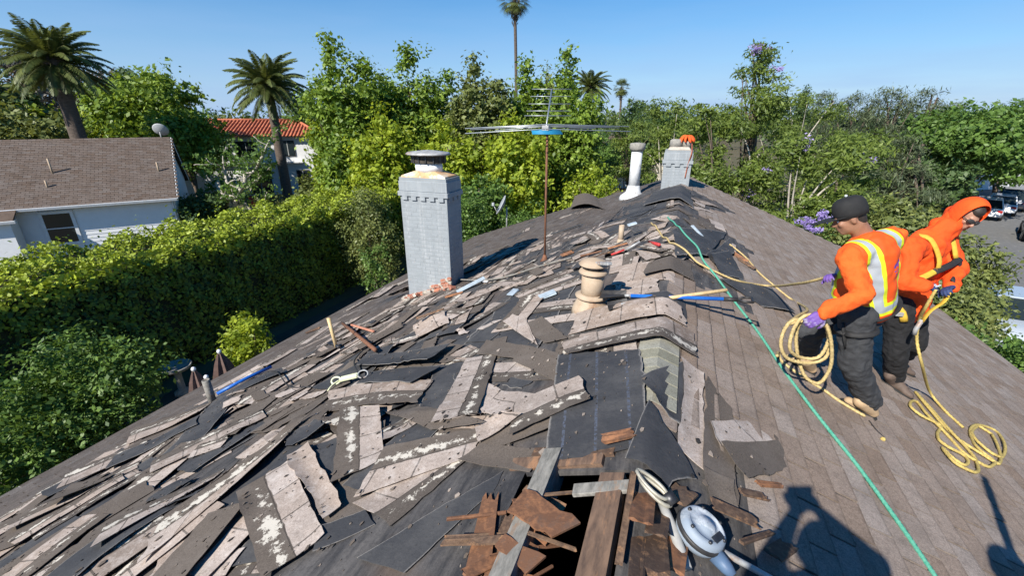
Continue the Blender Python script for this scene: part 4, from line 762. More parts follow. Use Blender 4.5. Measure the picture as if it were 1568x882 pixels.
# two long-handled roofing shovels crossed over the ridge
def pos_over_(u, up): return V((u[0], u[1], roof_z(u[0])+float(hm_get(u[0], u[1]))+up))
a, b = V((-0.334,4.290,5.371)), V((0.509,4.289,5.459)); T = empty('roofing_shovel', a, 0, 'blue-shafted shovel with black grip lying across the ridge', 'shovel'); d = (b-a).normalized()
MB().tube([V(), (b-a)*.5, b-a], .019, 10).build('shaft', M_BLUE, T); MB().tube([-d*.06, V()], .016, 8).build('socket', M_GALV, T)
MB().tube([(b-a), (b-a)+d*.12], .022, 8).build('sleeve', M_BLACK, T)
e = (b-a)+d*.11; s_ = d.cross(V((0, 0, 1))).normalized()
MB().tube([e, e+d*.06+s_*.055, e+d*.13+s_*.055, e+d*.13-s_*.055, e+d*.06-s_*.055, e], .013, 8).build('grip', M_BLACK, T)
def blade(T, d, L, W):
    s_ = d.cross(V((0, 0, 1))).normalized(); u_ = s_.cross(d); mb = MB(); n = 5
    vs = []
    for th in (0, .005):
        for i in range(n):
            f = i/(n-1); w = W*(0.72+.28*f)
            for k, z in ((-1, .045), (-.6, .008), (0, 0), (.6, .008), (1, .045)): vs.append(-d*(.05+L*f)+s_*k*w/2+u_*(z*(1-.5*f)+th-.02))
    F = [];
    for t in (0, 1):
        for i in range(n-1):
            for k in range(4): q = (t*25+i*5+k, t*25+i*5+k+1, t*25+(i+1)*5+k+1, t*25+(i+1)*5+k); F.append(q if t else q[::-1])
    lp = [0, 1, 2, 3, 4, 9, 14, 19, 24, 23, 22, 21, 20, 15, 10, 5]
    F += [(lp[i], lp[(i+1) % 16], lp[(i+1) % 16]+25, lp[i]+25) for i in range(16)]
    return mb.add(vs, F).build('blade', M_BLACK, T)
blade(T, d, .26, .22)
a, b = V((-0.293,4.179,5.342)), V((0.536,4.402,5.513)); T = empty('roofing_shovel', a, 0, 'wooden-shafted shovel crossing over the blue shovel on the ridge', 'shovel'); d = (b-a).normalized()
MB().tube([V(), (b-a)*.5, b-a], [.02, .019, .018], 10).build('shaft', M_NEWWOOD, T); MB().tube([-d*.12, V()], .018, 8).build('socket', M_GALV, T); blade(T, d, .2, .2)
o = MB(); a, b = pos_over((-0.822,6.262,5.096), .04), pos_over((-0.648,6.311,5.160), .05); o.tube([a, a.lerp(b, .5), b], .016, 8); o = o.build('red_tool_handle', M_RED, None); tag(o, 'red plastic tool handle lying behind the tan vent', 'tool')
o = MB(); a, b = pos_over((-0.617,6.283,5.172), .05), pos_over((-0.446,6.331,5.235), .05); o.tube([a, b], .02, 8); o = o.build('snap_hook', M_GALV, None); tag(o, 'shiny snap hook lying beside the red tool handle', 'hook')
o = MB(); a, b = pos_over((-0.341,6.666,5.274), .06), pos_over((-0.173,6.072,5.336), .04); o.tube([a, b], .022, 8); o = o.build('red_stick', M_RED, None); tag(o, 'dull red stick near the start of tan rope', 'stick')
# flashing scraps
for i, (a, b, w, lab) in enumerate([((-3.485,6.482,4.161), (-3.124,6.879,4.344), .12, 'long blue-grey metal flashing offcut beside the chimney foot'), ((-2.110,5.491,4.669), (-2.085,5.697,4.688), .10, 'small triangular blue-grey flashing scrap on dark felt'), ((-1.523,5.041,4.897), (-1.348,5.151,4.961), .13, 'bent blue-grey flashing scrap beside the tan vent'), ((-3.054,6.720,4.320), (-3.035,6.852,4.327), .09, 'little white plaster lump beside chimney foot'), ((0.255,7.752,5.394), (0.414,7.474,5.287), .05, 'thin whitish metal angle at the top of green rope'), ((-0.741,7.459,5.376), (-0.623,7.506,5.420), .1, 'pale flashing scrap behind the short pipe stub')]):
    o = MB().bar(a, b, w, .012).build('flashing_scrap', M_FLASH if i not in (3,) else M_WHITE, None, bevel=.002, jitter=.008); tag(o, lab, 'metal scrap')
o = MB().tube(spline([V(q)+V((0, 0, .06)) for q in [(-6.369,8.745,3.044),(-5.831,9.139,3.242),(-4.048,7.550,3.902),(-2.820,6.703,4.357),(-2.033,6.843,4.648),(-1.542,6.887,4.829)]], .08), .035, 6, flat=.5).build('wood_batten', M_GREYWOOD, None); o.location.z = .0; tag(o, 'long grey wooden batten lying behind the chimney across the slope', 'batten')

# ------------------------------------------------------------------ fall-arrest block on the ridge by the opening
c = V((0.250,1.615,5.386)); T = empty('fall_arrest_block', c-V((0, 0, .09)), 0, 'white and blue fall-arrest reel clipped to the ridge strap', 'safety reel')
ax = (V((0.329,1.559,5.353))-V((0.160,1.679,5.423))).normalized(); nz_ = V((.38, 0, .92)); sd = nz_.cross(ax).normalized(); q = Matrix((sd, ax, nz_-ax*nz_.dot(ax))).transposed()
def mat_reel():
    M = Mat('reel_casing'); o_ = M.coord(); n = M.noise(o_, 14, 6, .75); sx = M.new('ShaderNodeSeparateXYZ'); M.put(sx.inputs[0], o_)
    c = M.mix(M.rng(n, .42, .6), (.50, .54, .58), (.25, .29, .33)); c = M.mix(M.rng(M.math('ADD', sx.outputs[1], M.math('MULTIPLY', n, -.05)), -.055, -.045, 1, 0), c, (.26, .31, .37)); return M.set(c, .6, 0, .4)
M_REEL = mat_reel()
k = [V((0, 0, .07))]
qz = Matrix((sd, ax, nz_)).transposed()
MB().lathe([(.065, 0), (.095, .012), (.103, .035), (.103, .07), (.096, .092), (.078, .104), (.073, .098), (.040, .102), (.036, .112), (.002, .114)], (0, 0, .02), 28, qz).build('casing', M_REEL, T)
MB().lathe([(.104, .042), (.110, .048), (.110, .062), (.104, .068)], (0, 0, .02), 28, qz).build('bumper', M_BLACK, T)
for k in range(6): t = k*math.pi/3+.3; MB().lathe([(.008, 0), (.008, .008), (.004, .010)], V((0, 0, .02))+qz@V((.084*math.cos(t), .084*math.sin(t), .099)), 8, qz).build('bolt', M_STEEL, T)
MB().box(V((0, 0, .02))+qz@V((.0, .06, .1035)), (.07, .03, .002), qz).build('rating_plate', M_STEEL, T)
hd_ = -ax*.125+V((0, 0, .07)); MB().tube([hd_+V((0, 0, 0)), hd_-ax*.05+V((0, 0, .01))], .03, 10).build('swivel', M_STEEL, T)
w0 = T.location; cen = V((0.067,1.706,5.432))-w0; e1 = (V((0.009,1.730,5.456))-V((0.126,1.681,5.408))).normalized(); e2 = nz_.cross(e1).normalized()
loop = [cen+e1*.085*math.cos(t)+e2*(.036-.008*math.cos(t))*math.sin(t) for t in np.linspace(0, 2*math.pi, 22)]
M_CARA = simple('worn_alloy', (.44, .42, .34), (.32, .30, .25), 20, .5, .3)
MB().tube(loop, .010, 8).build('carabiner', M_CARA, T); MB().tube([V(p)*1.0+V((0, 0, .022))+e1*.02 for p in loop], .009, 8).build('carabiner', M_CARA, T)
MB().tube([cen-e1*.08, hd_-ax*.04], .014, 8).build('link', M_STEEL, T)
MB().tube(spline([V((0.105,1.687,5.386))-w0, V((0.163,1.572,5.362))-w0, V((0.220,1.431,5.338))-w0], .05), .022, 10).build('handle', simple('grey_rubber', (.30, .30, .29), (.42, .42, .40), 12, .6), T)
MB().tube(spline([V((0.344,1.595,5.317))-w0, V((0.418,1.596,5.286))-w0, V((0.530,1.615,5.229))-w0, V((0.709,1.634,5.145))-w0], .04), .014, 10).build('cable', M_GALV, T); 
MB().lathe([(.035, 0), (.028, .06), (.018, .09)], ax*.11+V((0, 0, .06)), 12, ax.to_track_quat('Z', 'Y').to_matrix()).build('nozzle', simple('blue_plastic', (.10, .17, .27), (.08, .13, .22), 9, .5), T)

# ------------------------------------------------------------------ ropes
def rope(name, pts, r, mat, label, step=.013, grp=None, twist=150):
    P = spline(pts, step); o = MB().tube(P, r, 9, lobes=3, twist=twist).build(name, mat, None); tag(o, label, 'rope', grp); return o
def on_roof(L, r, up=0.0):
    """path over the roof, resting on whatever lies there"""
    P = spline(L, .05); out = []
    for p in P: out.append(V((p.x, p.y, roof_z(p.x)+float(hm_get(p.x, p.y)))))
    z = [q.z-roof_z(q.x) for q in out]
    for _ in range(6): z = [max(z[i]*.4, (z[max(i-1, 0)]+z[i]*2+z[min(i+1, len(z)-1)])/4) for i in range(len(z))]
    return [V((q.x, q.y, roof_z(q.x)+zz+r+up)) for q, zz in zip(out, z)][::2]
rope('green_rope', on_roof([(-0.153,8.327,5.343),(0.088,7.121,5.363),(0.283,6.541,5.282),(0.416,6.047,5.227),(0.581,5.674,5.158),(0.715,5.203,5.102),(0.907,4.577,5.022),(1.047,3.953,4.964),(1.197,3.443,4.901),(1.348,3.022,4.838),(1.448,2.633,4.797),(1.504,2.352,4.773),(1.538,2.154,4.759)], .013, .012), .0125, M_ROPE_G, 'green twisted rope running from the ridge down the good slope')

# crumbs of shingle, felt and wood left everywhere on the stripped slope
def mat_crumb():
    M = Mat('crumbs'); t = M.attr('tint'); c = M.mix(M.rng(t, 0, .45), (.03, .029, .03), (.13, .105, .085)); c = M.mix(M.rng(t, .7, .95), c, (.36, .30, .25)); return M.set(c, .95, 0, .2)
rs = np.random.default_rng(91); n = 3600; y = .5+8.5*rs.random(n)**1.2; x = np.where(rs.random(n) < .85, -.1-5.6*rs.random(n), rs.normal(.35, .45, n))
ok = ~((x > HOLE[0]-.05) & (x < HOLE[1]+.05) & (y < HOLE[3]+.05)); x, y = x[ok], y[ok]; n = len(x); s_ = .003+.015*rs.random(n)**4; a = rs.random(n)*6.28
z = roof_zn(x)+hm_get(x, y)+.003; sl_ = np.where(x > 0, -SLOPE_R, SLOPE_L); vs = []
for k in range(5):
    q = a+k*1.2566+rs.normal(0, .25, n); r_ = s_*(.6+.7*rs.random(n)); dx, dy = r_*np.cos(q), r_*np.sin(q)*1.6; vs.append(np.stack([x+dx, y+dy, z+sl_*dx+.012*rs.random(n)*s_/.03], 1))
T5 = np.stack(vs, 1); B5 = T5-np.array((0, 0, .004)); vs = np.concatenate([T5, B5], 1).reshape(-1, 3); b0 = 10*np.arange(n)[:, None]
F = [tuple(r) for r in (b0+np.arange(5)).tolist()]+[(i+k, i+5+k, i+5+(k+1) % 5, i+(k+1) % 5) for i in (10*np.arange(n)).tolist() for k in range(5)]
o = link('debris_crumbs', mesh_np('debris_crumbs', vs, F, mat_crumb(), tint=np.repeat(rs.random(n), 10))); tag(o, 'crumbs of shingle and felt scattered over the stripped roof', 'debris', kind='stuff')

# ------------------------------------------------------------------ vegetation
def leaf_quads(C, size, rs, up=0.35, aspect=0.55, out=None, droop=0.0):
    """one rhombic leaf per centre"""
    n = len(C); nrm = rs.normal(0, 1, (n, 3)); nrm[:, 2] += up*2
    if out is not None: nrm += out*1.2
    nrm /= np.linalg.norm(nrm, axis=1, keepdims=True)+1e-9
    a = rs.normal(0, 1, (n, 3)); a[:, 2] -= droop*2.5; a -= nrm*(a*nrm).sum(1, keepdims=True); a /= np.linalg.norm(a, axis=1, keepdims=True)+1e-9
    b = np.cross(nrm, a); s = size*(0.4+1.2*rs.random((n, 1))**1.3)
    v = np.stack([C-a*s*0.5, C+b*s*aspect*0.5+a*s*0.05, C+a*s*0.5, C-b*s*aspect*0.5+a*s*0.05], 1)
    return v.reshape(-1, 3), np.arange(4*n).reshape(-1, 4)
def crown_points(blobs, clumps, per, cr, rs, shell=0.45, squash=0.75):
    """clump centres spread through the outer part of ellipsoids, leaves gathered round each; gaps left between clumps"""
    vol = np.array([max(b[3]*b[4], b[3]*b[5], b[4]*b[5]) for b in blobs], float); cnt = np.maximum(1, (clumps*vol/vol.sum()).astype(int))
    P, O, T = [], [], []
    for b, k in zip(blobs, cnt):
        c, rad = np.array(b[:3]), np.array(b[3:6])
        d = rs.normal(0, 1, (k, 3)); d /= np.linalg.norm(d, axis=1, keepdims=True)
        lump = 1+0.16*np.sin(d[:, :1]*5+c[0])*np.sin(d[:, 1:2]*6+c[1])+0.10*rs.normal(0, 1, (k, 1))
        rr = (1-shell*rs.random((k, 1))**1.6)*lump
        cc = c+d*rr*rad; tt = rs.random(k)*0.5+0.15
        m = np.maximum(3, (per*(0.5+rs.random(k))).astype(int)); idx = np.repeat(np.arange(k), m); n = len(idx)
        cs = cr*(0.6+0.8*rs.random(k)); off = rs.normal(0, 1, (n, 3))*cs[idx][:, None]*np.array((1, 1, squash))*0.55
        P.append(cc[idx]+off); O.append(d[idx]*0.7+off/(cs[idx][:, None]+1e-6)*0.3); T.append(np.clip(tt[idx]+rs.normal(0, 0.17, n), 0, 0.88))
    return np.vstack(P), np.vstack(O), np.concatenate(T)
def foliage(name, blobs, clumps, per, cr, leaf, mat, parent, seed, shell=0.45, up=0.35, aspect=0.55, droop=0.0, squash=0.75):
    rs = np.random.default_rng(seed); P, O, T = crown_points(blobs, clumps, per, cr, rs, shell, squash)
    v, f = leaf_quads(P, leaf, rs, up, aspect, O, droop)
    return link(name, mesh_np(name, v, f, mat, tint=np.repeat(T, 4)), parent)
def limbs(mb, base, top, r, rs, blobs, n=6, crook=0.25):
    base, top = V(base), V(top); L = (top-base).length
    mid = [base.lerp(top, t)+V(rs.normal(0, crook*L*0.06, 3)*(1 if 0 < t < 1 else 0)) for t in (0, .3, .6, 1)]
    P = spline(mid, L/9); mb.tube(P, [r*(1-.72*i/(len(P)-1)) for i in range(len(P))], 9)
    for k in range(n):
        b = blobs[int(rs.integers(len(blobs)))]; d = rs.normal(0, 1, 3); d /= np.linalg.norm(d); e = V(np.array(b[:3])+d*np.array(b[3:6])*0.75)
        s = P[int(len(P)*(.3+.6*rs.random()))-1]; m = s.lerp(e, .5)+V((0, 0, .08*L*rs.random()))+V(rs.normal(0, crook*.1*L, 3)*.4)
        Q = spline([s, m, e], L/12); q0 = r*.45; mb.tube(Q, [q0*(1-.85*i/(len(Q)-1)) for i in range(len(Q))], 6)
def tree(name, loc, trunk_h, r, blobs, clumps, per, cr, leaf, mat, label, seed, cat='tree', group=None, bark=None, n_limb=7, crook=.25, flowers=None, **kw):
    """blobs are (x, y, z, rx, ry, rz) relative to the trunk base"""
    T = empty(name, loc, 0, label, cat, group); rs = np.random.default_rng(seed)
    if r: mb = MB(); limbs(mb, (0, 0, -.1), (blobs[0][0]*.5, blobs[0][1]*.5, trunk_h), r, rs, blobs, n_limb, crook); mb.build('trunk', bark or M_BARK, T)
    foliage('crown', blobs, clumps, int(per*.8), cr, leaf, LEAF[mat], T, seed+1, **kw)
    if flowers: foliage('blossom', flowers[0], flowers[1], 60, flowers[2], flowers[3], LEAF[flowers[4]], T, seed+2, shell=.8)
    return T
def clone(T, loc, rz, s, label, group=None):
    c = copy_tree(T); c.location = loc; c.rotation_euler = (0, 0, rz); c.scale = (s, s, s*random.uniform(.92, 1.1)); c['label'] = label
    if group: c['group'] = group
    return c
def bushy(rs, R, H, z0, n=7):
    """several overlapping lobes filling a crown of radius R between z0 and z0+H"""
    out = [(0, 0, z0+H*.5, R*.72, R*.72, H*.46)]
    for k in range(n):
        a = 2.4*k+rs.random(); q = R*(.35+.35*rs.random()); out.append((q*math.cos(a), q*math.sin(a), z0+H*(.25+.6*rs.random()), R*(.34+.2*rs.random()), R*(.34+.2*rs.random()), H*(.2+.12*rs.random())))
    return out
rs0 = np.random.default_rng(3)

# clipped hedge along the garden boundary
def hedge(name, x0, x1, y0, y1, H, n, leaf, label, seed):
    rs = np.random.default_rng(seed); T = empty(name, ((x0+x1)/2, (y0+y1)/2, 0), 0, label, 'hedge'); w, l = (x1-x0), (y1-y0)
    def face(k, top):
        u = rs.random(k)*l-l/2; lump = .09*np.sin(u*1.9)+.07*np.sin(u*4.3+1)+.05*np.sin(u*9.1)
        if top: x = (rs.random(k)-.5)*(w+.2); z = H+lump*.9+.22*np.sin(x*2.5+u)*np.sin(u*2.7)+.1*np.sin(x*7+u*5)-np.abs(rs.normal(0, .16, k))+(rs.random(k) < .025)*rs.random(k)*.45; return np.stack([x, u, z], 1), np.tile((0, 0, 1.), (k, 1))
        z = H*rs.random(k)**.8; x = w/2+lump*.7+.06*np.sin(z*3+u*2.3)+.04*np.sin(z*8+u*5)-np.abs(rs.normal(0, .12, k))-.25*np.clip((z-H+.35)/.35, 0, 1); return np.stack([x, u, z], 1), np.tile((1., 0, .1), (k, 1))
    A, Ao = face(int(n*.46), True); B, Bo = face(int(n*.46), False); C, Co = face(int(n*.08), False); C[:, 0] *= -1; Co = -Co
    P, O = np.vstack([A, B, C]), np.vstack([Ao, Bo, Co]); m = len(P)
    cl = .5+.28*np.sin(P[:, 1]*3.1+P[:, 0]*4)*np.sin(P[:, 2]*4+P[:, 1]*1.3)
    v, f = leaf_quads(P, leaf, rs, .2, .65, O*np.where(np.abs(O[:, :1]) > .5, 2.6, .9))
    link('foliage', mesh_np('foliage', v, f, LEAF['hedge'], tint=np.repeat(np.clip(np.where(P[:, 2] > H-.45, .38, .0)+cl*.45+rs.normal(.02, .18, m), 0, .88), 4)), T)  # leaf tint by height: fresh growth on top, plus painted sun and face shade
    nx, ny = 6, 60; g = []                                  # twiggy inside so the hedge is not see-through
    mb = MB().box((0, 0, H*.475), (w-.42, l-.3, H*.93)); mb.build('inner_twigs', simple('twig_mass', (.02, .026, .01), (.035, .04, .015), 5, .95, bump=.6, bd=.08), T, jitter=.05)
    for k in range(14): mb = MB(); y = -l/2+l*(k+.5)/14; mb.tube(spline([(w*.2, y, -.1), (w*.15, y+.1, H*.5), (w*.1, y-.1, H*.9)], .5), .06, 6); mb.build('stem', M_BARK, T)
    return T
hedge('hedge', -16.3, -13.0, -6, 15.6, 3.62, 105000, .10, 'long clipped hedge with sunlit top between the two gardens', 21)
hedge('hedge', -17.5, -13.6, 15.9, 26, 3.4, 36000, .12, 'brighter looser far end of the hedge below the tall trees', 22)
# shrubs between hedge and house
def shrub(p, R, H, clumps, per, leaf, mat, label, seed, z0=.2, cr=.22, n=8, **k): return tree(k.pop('name', 'shrub'), p, H*.5, .05, bushy(np.random.default_rng(seed), R, H, z0, n), clumps, per, cr, leaf, mat, label, seed, k.pop('cat', 'shrub'), None, None, 6, **k)
shrub((-10.2, 3.75, 0), 1.3, 2.75, 480, 46, .085, 'mid', 'large rounded green shrub beside the gutter with pale flecks', 31, cr=.22)
shrub((-10.1, 2.6, 0), 1.2, 2.5, 330, 46, .085, 'mid', 'lower dark green shrub beyond the near gutter corner', 32)
shrub((-9.4, 6.6, 0), .62, 1.75, 150, 40, .10, 'bright', 'small bright round shrub beside the closed parasols', 33, z0=.85, cr=.17)
shrub((-11.6, 14.4, 0), 1.15, 4.3, 380, 46, .10, 'olive', 'upright olive-green shrub next to the grey chimney', 34, z0=.3, cr=.26)
shrub((-9.6, 12.0, 0), .5, 2.9, 60, 40, .10, 'mid', 'sparse little green shrub by the gutter before the chimney', 35, cr=.2)
shrub((-9.4, 17.4, 0), 1.5, 3.4, 420, 46, .11, 'mid', 'rounded green shrub behind the chimney below the dish', 36, cr=.3)
shrub((-6.2, 18.2, 0), 1.5, 3.3, 320, 46, .11, 'mid', 'rounded green shrub beyond the roof edge by the dish', 37, cr=.3)
# patio things in the shade
M_BROWNCLOTH = simple('parasol_brown', (.16, .10, .085), (.10, .065, .055), 8, .9, bump=.3)
def parasol(p, H, R, mat, label, group=None):
    T = empty('parasol', p, 0, label, 'parasol', group); MB().tube([(0, 0, 0), (0, 0, H)], .022, 8).build('pole', M_FASCIA, T)
    n = 16; prof = [(.03, H-.02), (.10, H-.25), (.19, H-.7), (.25, H-1.2), (.27, H-1.45)]; vs = []
    for r, z in prof:
        for k in range(n): q = R*r/.27*(1.0 if k % 2 else .62); a = 2*math.pi*k/n; vs.append((q*math.cos(a), q*math.sin(a), z))
    MB().add(vs, [(i*n+k, i*n+(k+1) % n, (i+1)*n+(k+1) % n, (i+1)*n+k) for i in range(4) for k in range(n)]).build('canopy', mat, T)
    MB().ball((0, 0, H+.02), .045, 10, 6).build('finial', M_WHITE, T); MB().lathe([(.25, 0), (.25, .06), (.05, .1)], seg=14).build('base', M_COWL, T)
parasol((-8.6, 5.45, .02), 2.45, .40, M_BROWNCLOTH, 'taller closed brown parasol next to the bright shrub')
parasol((-8.6, 4.88, .02), 2.35, .36, M_BROWNCLOTH, 'shorter closed brown parasol beside the white striped one')
parasol((-8.35, 4.92, .02), 2.2, .2, M_WHITE, 'small closed white parasol between the brown ones')
T = empty('bird_bath', (-12.0, 6.4, .02), 0, 'pale stone bird bath in shade before the hedge', 'bird bath')
MB().lathe([(.2, 0), (.2, .08), (.09, .15), (.08, .6), (.14, .72)], seg=18).build('pedestal', M_COWL, T); MB().lathe([(.12, .70), (.34, .78), (.38, .86), (.35, .87), (.28, .80), (.02, .78)], seg=20).build('bowl', M_COWL, T)

# ------------------------------------------------------------------ palms
def feather_palm(name, loc, H, R, nf, label, seed, r=.38, lean=(0, 0), group=None):
    T = empty(name, loc, 0, label, 'palm tree', group); rs = np.random.default_rng(seed); mb = MB()
    P = spline([(0, 0, -.1), (lean[0]*.4, lean[1]*.4, H*.5), (lean[0], lean[1], H)], .5); mb.tube(P, [r*(1.15-.3*i/(len(P)-1)) for i in range(len(P))], 14)
    mb.lathe([(r*.8, -.9), (r*1.5, -.4), (r*1.6, .0), (r*1.0, .5)], (lean[0], lean[1], H), 14); mb.build('trunk', M_PALMTRUNK, T)
    vs, tn, mr = [], [], MB()
    for i in range(nf):
        az = 2.39996*i+rs.normal(0, .1); el = math.radians(82-118*(i/nf)**1.05+rs.normal(0, 4)); L = R*(.92+.16*rs.random())*(.85 if i < nf*.1 else 1)
        h = np.array((math.cos(az), math.sin(az), 0)); p = np.array((lean[0], lean[1], H+.15)); m = 16; pts = []; e = el; bend = (1.15+.25*rs.random())/m*(1 if el > -.2 else .5)
        for k in range(m+1): pts.append(p.copy()); p = p+(h*math.cos(e)+np.array((0, 0, math.sin(e))))*L/m; e -= bend*(.5+k/m)
        pts = np.array(pts); mr.tube([V(q) for q in pts[::4]], [.03, .022, .016, .012, .006], 4, caps=False)
        s = np.array((-h[1], h[0], 0)); tint = .12+.6*rs.random()*(1-.5*(i > nf*.8))
        for k in range(2, m*4):
            f = k/(m*4.0); j = min(int(f*m), m-1); c = pts[j]+(pts[j+1]-pts[j])*(f*m-j); tdir = pts[j+1]-pts[j]; tdir /= np.linalg.norm(tdir); nrm = np.cross(s, tdir)
            ll = R*.165*math.sin(math.pi*min(1, f*.86+.14))**.6+.05
            for sg in (-1, 1):
                d = tdir*.62+s*sg*.78+nrm*.22-np.array((0, 0, .28))+rs.normal(0, .07, 3); d /= np.linalg.norm(d); w = tdir*.045*R/3.5
                vs += [c-w, c+d*ll*.5-w*.9+np.array((0, 0, .0)), c+d*ll, c+d*ll*.5+w*1.1, ]; tn += [tint]*4
    vs = np.array(vs); link('fronds', mesh_np('fronds', vs, np.arange(len(vs)).reshape(-1, 4), LEAF['palm'], tint=np.clip(np.array(tn)+rs.normal(0, .08, len(tn)), 0, .88)), T)
    mr.build('frond_ribs', simple('palm_rib', (.16, .17, .05), (.12, .12, .04), 6), T); return T
def fan_palm(name, loc, H, R, label, seed, r=.2, group=None):
    T = empty(name, loc, 0, label, 'palm tree', group); rs = np.random.default_rng(seed); MB().tube(spline([(0, 0, -.1), (.15, .1, H*.5), (0, 0, H)], 1.0), r, 10).build('trunk', M_PALMTRUNK, T); vs, tn = [], []
    for i in range(46):
        az = 2.39996*i; el = math.radians(78-135*(i/46)+rs.normal(0, 5)); h = np.array((math.cos(az), math.sin(az), 0)); d = h*math.cos(el)+np.array((0, 0, math.sin(el))); s = np.array((-h[1], h[0], 0)); n = np.cross(s, d)
        c0 = np.array((0, 0, H)); c = c0+d*R*.5; w = s*.02; vs += [c0-w, c-w, c+w, c0+w]; tn += [.2]*4; tint = .15+.6*rs.random()
        for k in range(15):
            a = math.radians(-78+156*k/14); q = d*math.cos(a)+s*math.sin(a)-n*.12-np.array((0, 0, .25)); q /= np.linalg.norm(q); ww = np.cross(q, n); ww = ww/np.linalg.norm(ww)*.035; L = R*.52*(.8+.2*math.cos(a))
            vs += [c, c+q*L*.5-ww, c+q*L+np.array((0, 0, -.12*L)), c+q*L*.5+ww]; tn += [tint]*4
    vs = np.array(vs); link('fronds', mesh_np('fronds', vs, np.arange(len(vs)).reshape(-1, 4), LEAF['palm'], tint=np.array(tn)), T)
    pts = rs.normal(0, 1, (260, 3))*np.array((r*1.2, r*1.2, .55))+np.array((0, 0, H-1.0)); v, f = leaf_quads(pts, .6, rs, -.2, .2, None, .8); link('dead_skirt', mesh_np('dead_skirt', v, f, LEAF['grey'], tint=np.full(len(v), .4)), T); return T
def at(p, z=0.0): return (p[0], p[1], z)
feather_palm('date_palm', at((-34.474,17.140,5.875)), 9.9, 2.85, 84, 'big date palm with dense crown behind the brown-roofed neighbour house', 41, .42)
feather_palm('date_palm', at((-30.904,28.442,2.929)), 9.2, 3.3, 74, 'date palm with bare trunk before the red-tiled house', 42, .36)
feather_palm('date_palm', at((-12.324,60.763,5.470)), 10.5, 3.0, 54, 'distant date palm rising behind the antenna', 43, .3)
fan_palm('fan_palm', at((-18.080,48.756,12.211)), 18.3, 2.0, 'very tall thin fan palm rising above the antenna', 44, .16)
fan_palm('fan_palm', at((-13.053,94.099,7.068)), 12.4, 2.0, 'small distant fan palm beyond the white vent pipe', 45, .2)

# ------------------------------------------------------------------ trees
def tall_screen(p, R, H, label, seed, mat='ficus', lob=9, clumps=620, leaf=.17, per=40, group=None):
    rs = np.random.default_rng(seed); bl = [(0, 0, H*.45, R*.8, R*.8, H*.43)]
    for k in range(lob):
        f = k/lob; a = 2.4*k; q = R*.55*(1-.2*f); bl.append((q*math.cos(a), q*math.sin(a), H*(.14+.72*f), R*(.50-.10*f), R*(.50-.10*f), H*(.15-.03*f)))
    bl.append((R*.15*rs.normal(), R*.15*rs.normal(), H*.92, R*.22, R*.22, H*.10))
    return tree('ficus_tree', p, H*.8, .2, bl, clumps, per, .44, leaf, mat, label, seed, group=group, n_limb=9, aspect=.62, shell=.6)
GT = 'tall trees screening the garden behind the antenna'
for i, (u, v, k, R, H, mat, lab) in enumerate([
    ((-19.275,22.989,2.405), 0, 0, 2.5, 11.3, 'ficus', 'tallest dark-topped leafy tree next to the grey chimney'),
    ((-20.525,23.232,2.295), 0, 0, 1.9, 8.2, 'bright', 'bright yellow-green tree beside the red-tiled house'),
    ((-17.232,26.964,1.913), 0, 0, 2.6, 10.9, 'ficus', 'tall leafy tree rising behind the grey chimney'),
    ((-16.076,21.693,2.789), 0, 0, 2.0, 7.6, 'bright', 'bright leafy tree between the two tall ones beside the chimney'),
    ((-12.147,26.333,2.304), 0, 0, 2.3, 10.4, 'olive', 'tall olive-green tree between chimney and antenna'),
    ((-12.408,22.848,2.824), 0, 0, 2.2, 6.8, 'bright', 'low bright yellow-green tree beside the grey chimney'),
    ((-8.955,24.409,2.784), 0, 0, 2.5, 7.2, 'bright', 'broad bright tree right behind the antenna mast'),
    ((-10.248,29.257,1.965), 0, 0, 2.3, 10.3, 'ficus', 'tall leafy tree behind the antenna rods'),
    ((-6.982,29.176,2.166), 0, 0, 2.2, 9.4, 'ficus', 'leafy tree between antenna and white vent pipe'),
    ((-8.236,31.956,1.667), 0, 0, .9, 12.2, 'ficus', 'slender leader of a tree standing above the antenna'),
    ((-19.576,26.566,1.838), 0, 0, 2.1, 10.2, 'ficus', 'leafy tree filling the gap between the two tallest'),
    ((-15.748,29.000,1.686), 0, 0, 2.0, 9.6, 'ficus', 'leafy tree between the chimney and the olive-green tree'),
    ((-9.440,32.663,1.489), 0, 0, 1.9, 9.9, 'olive', 'olive tree behind the antenna rod tips'),
    ((-9.658,20.874,2.268), 0, 0, 1.9, 4.6, 'mid', 'dark low tree beyond the roof edge right of chimney'),
    ((-4.575,23.560,3.168), 0, 0, 1.7, 4.9, 'bright', 'small bright tree beyond the far roof corner')]):
    tall_screen(at(u), R, H, lab, 60+i*3, mat, group=None, clumps=int(84*R*H**.9/2.2), leaf=.235 if H > 6 else .18)
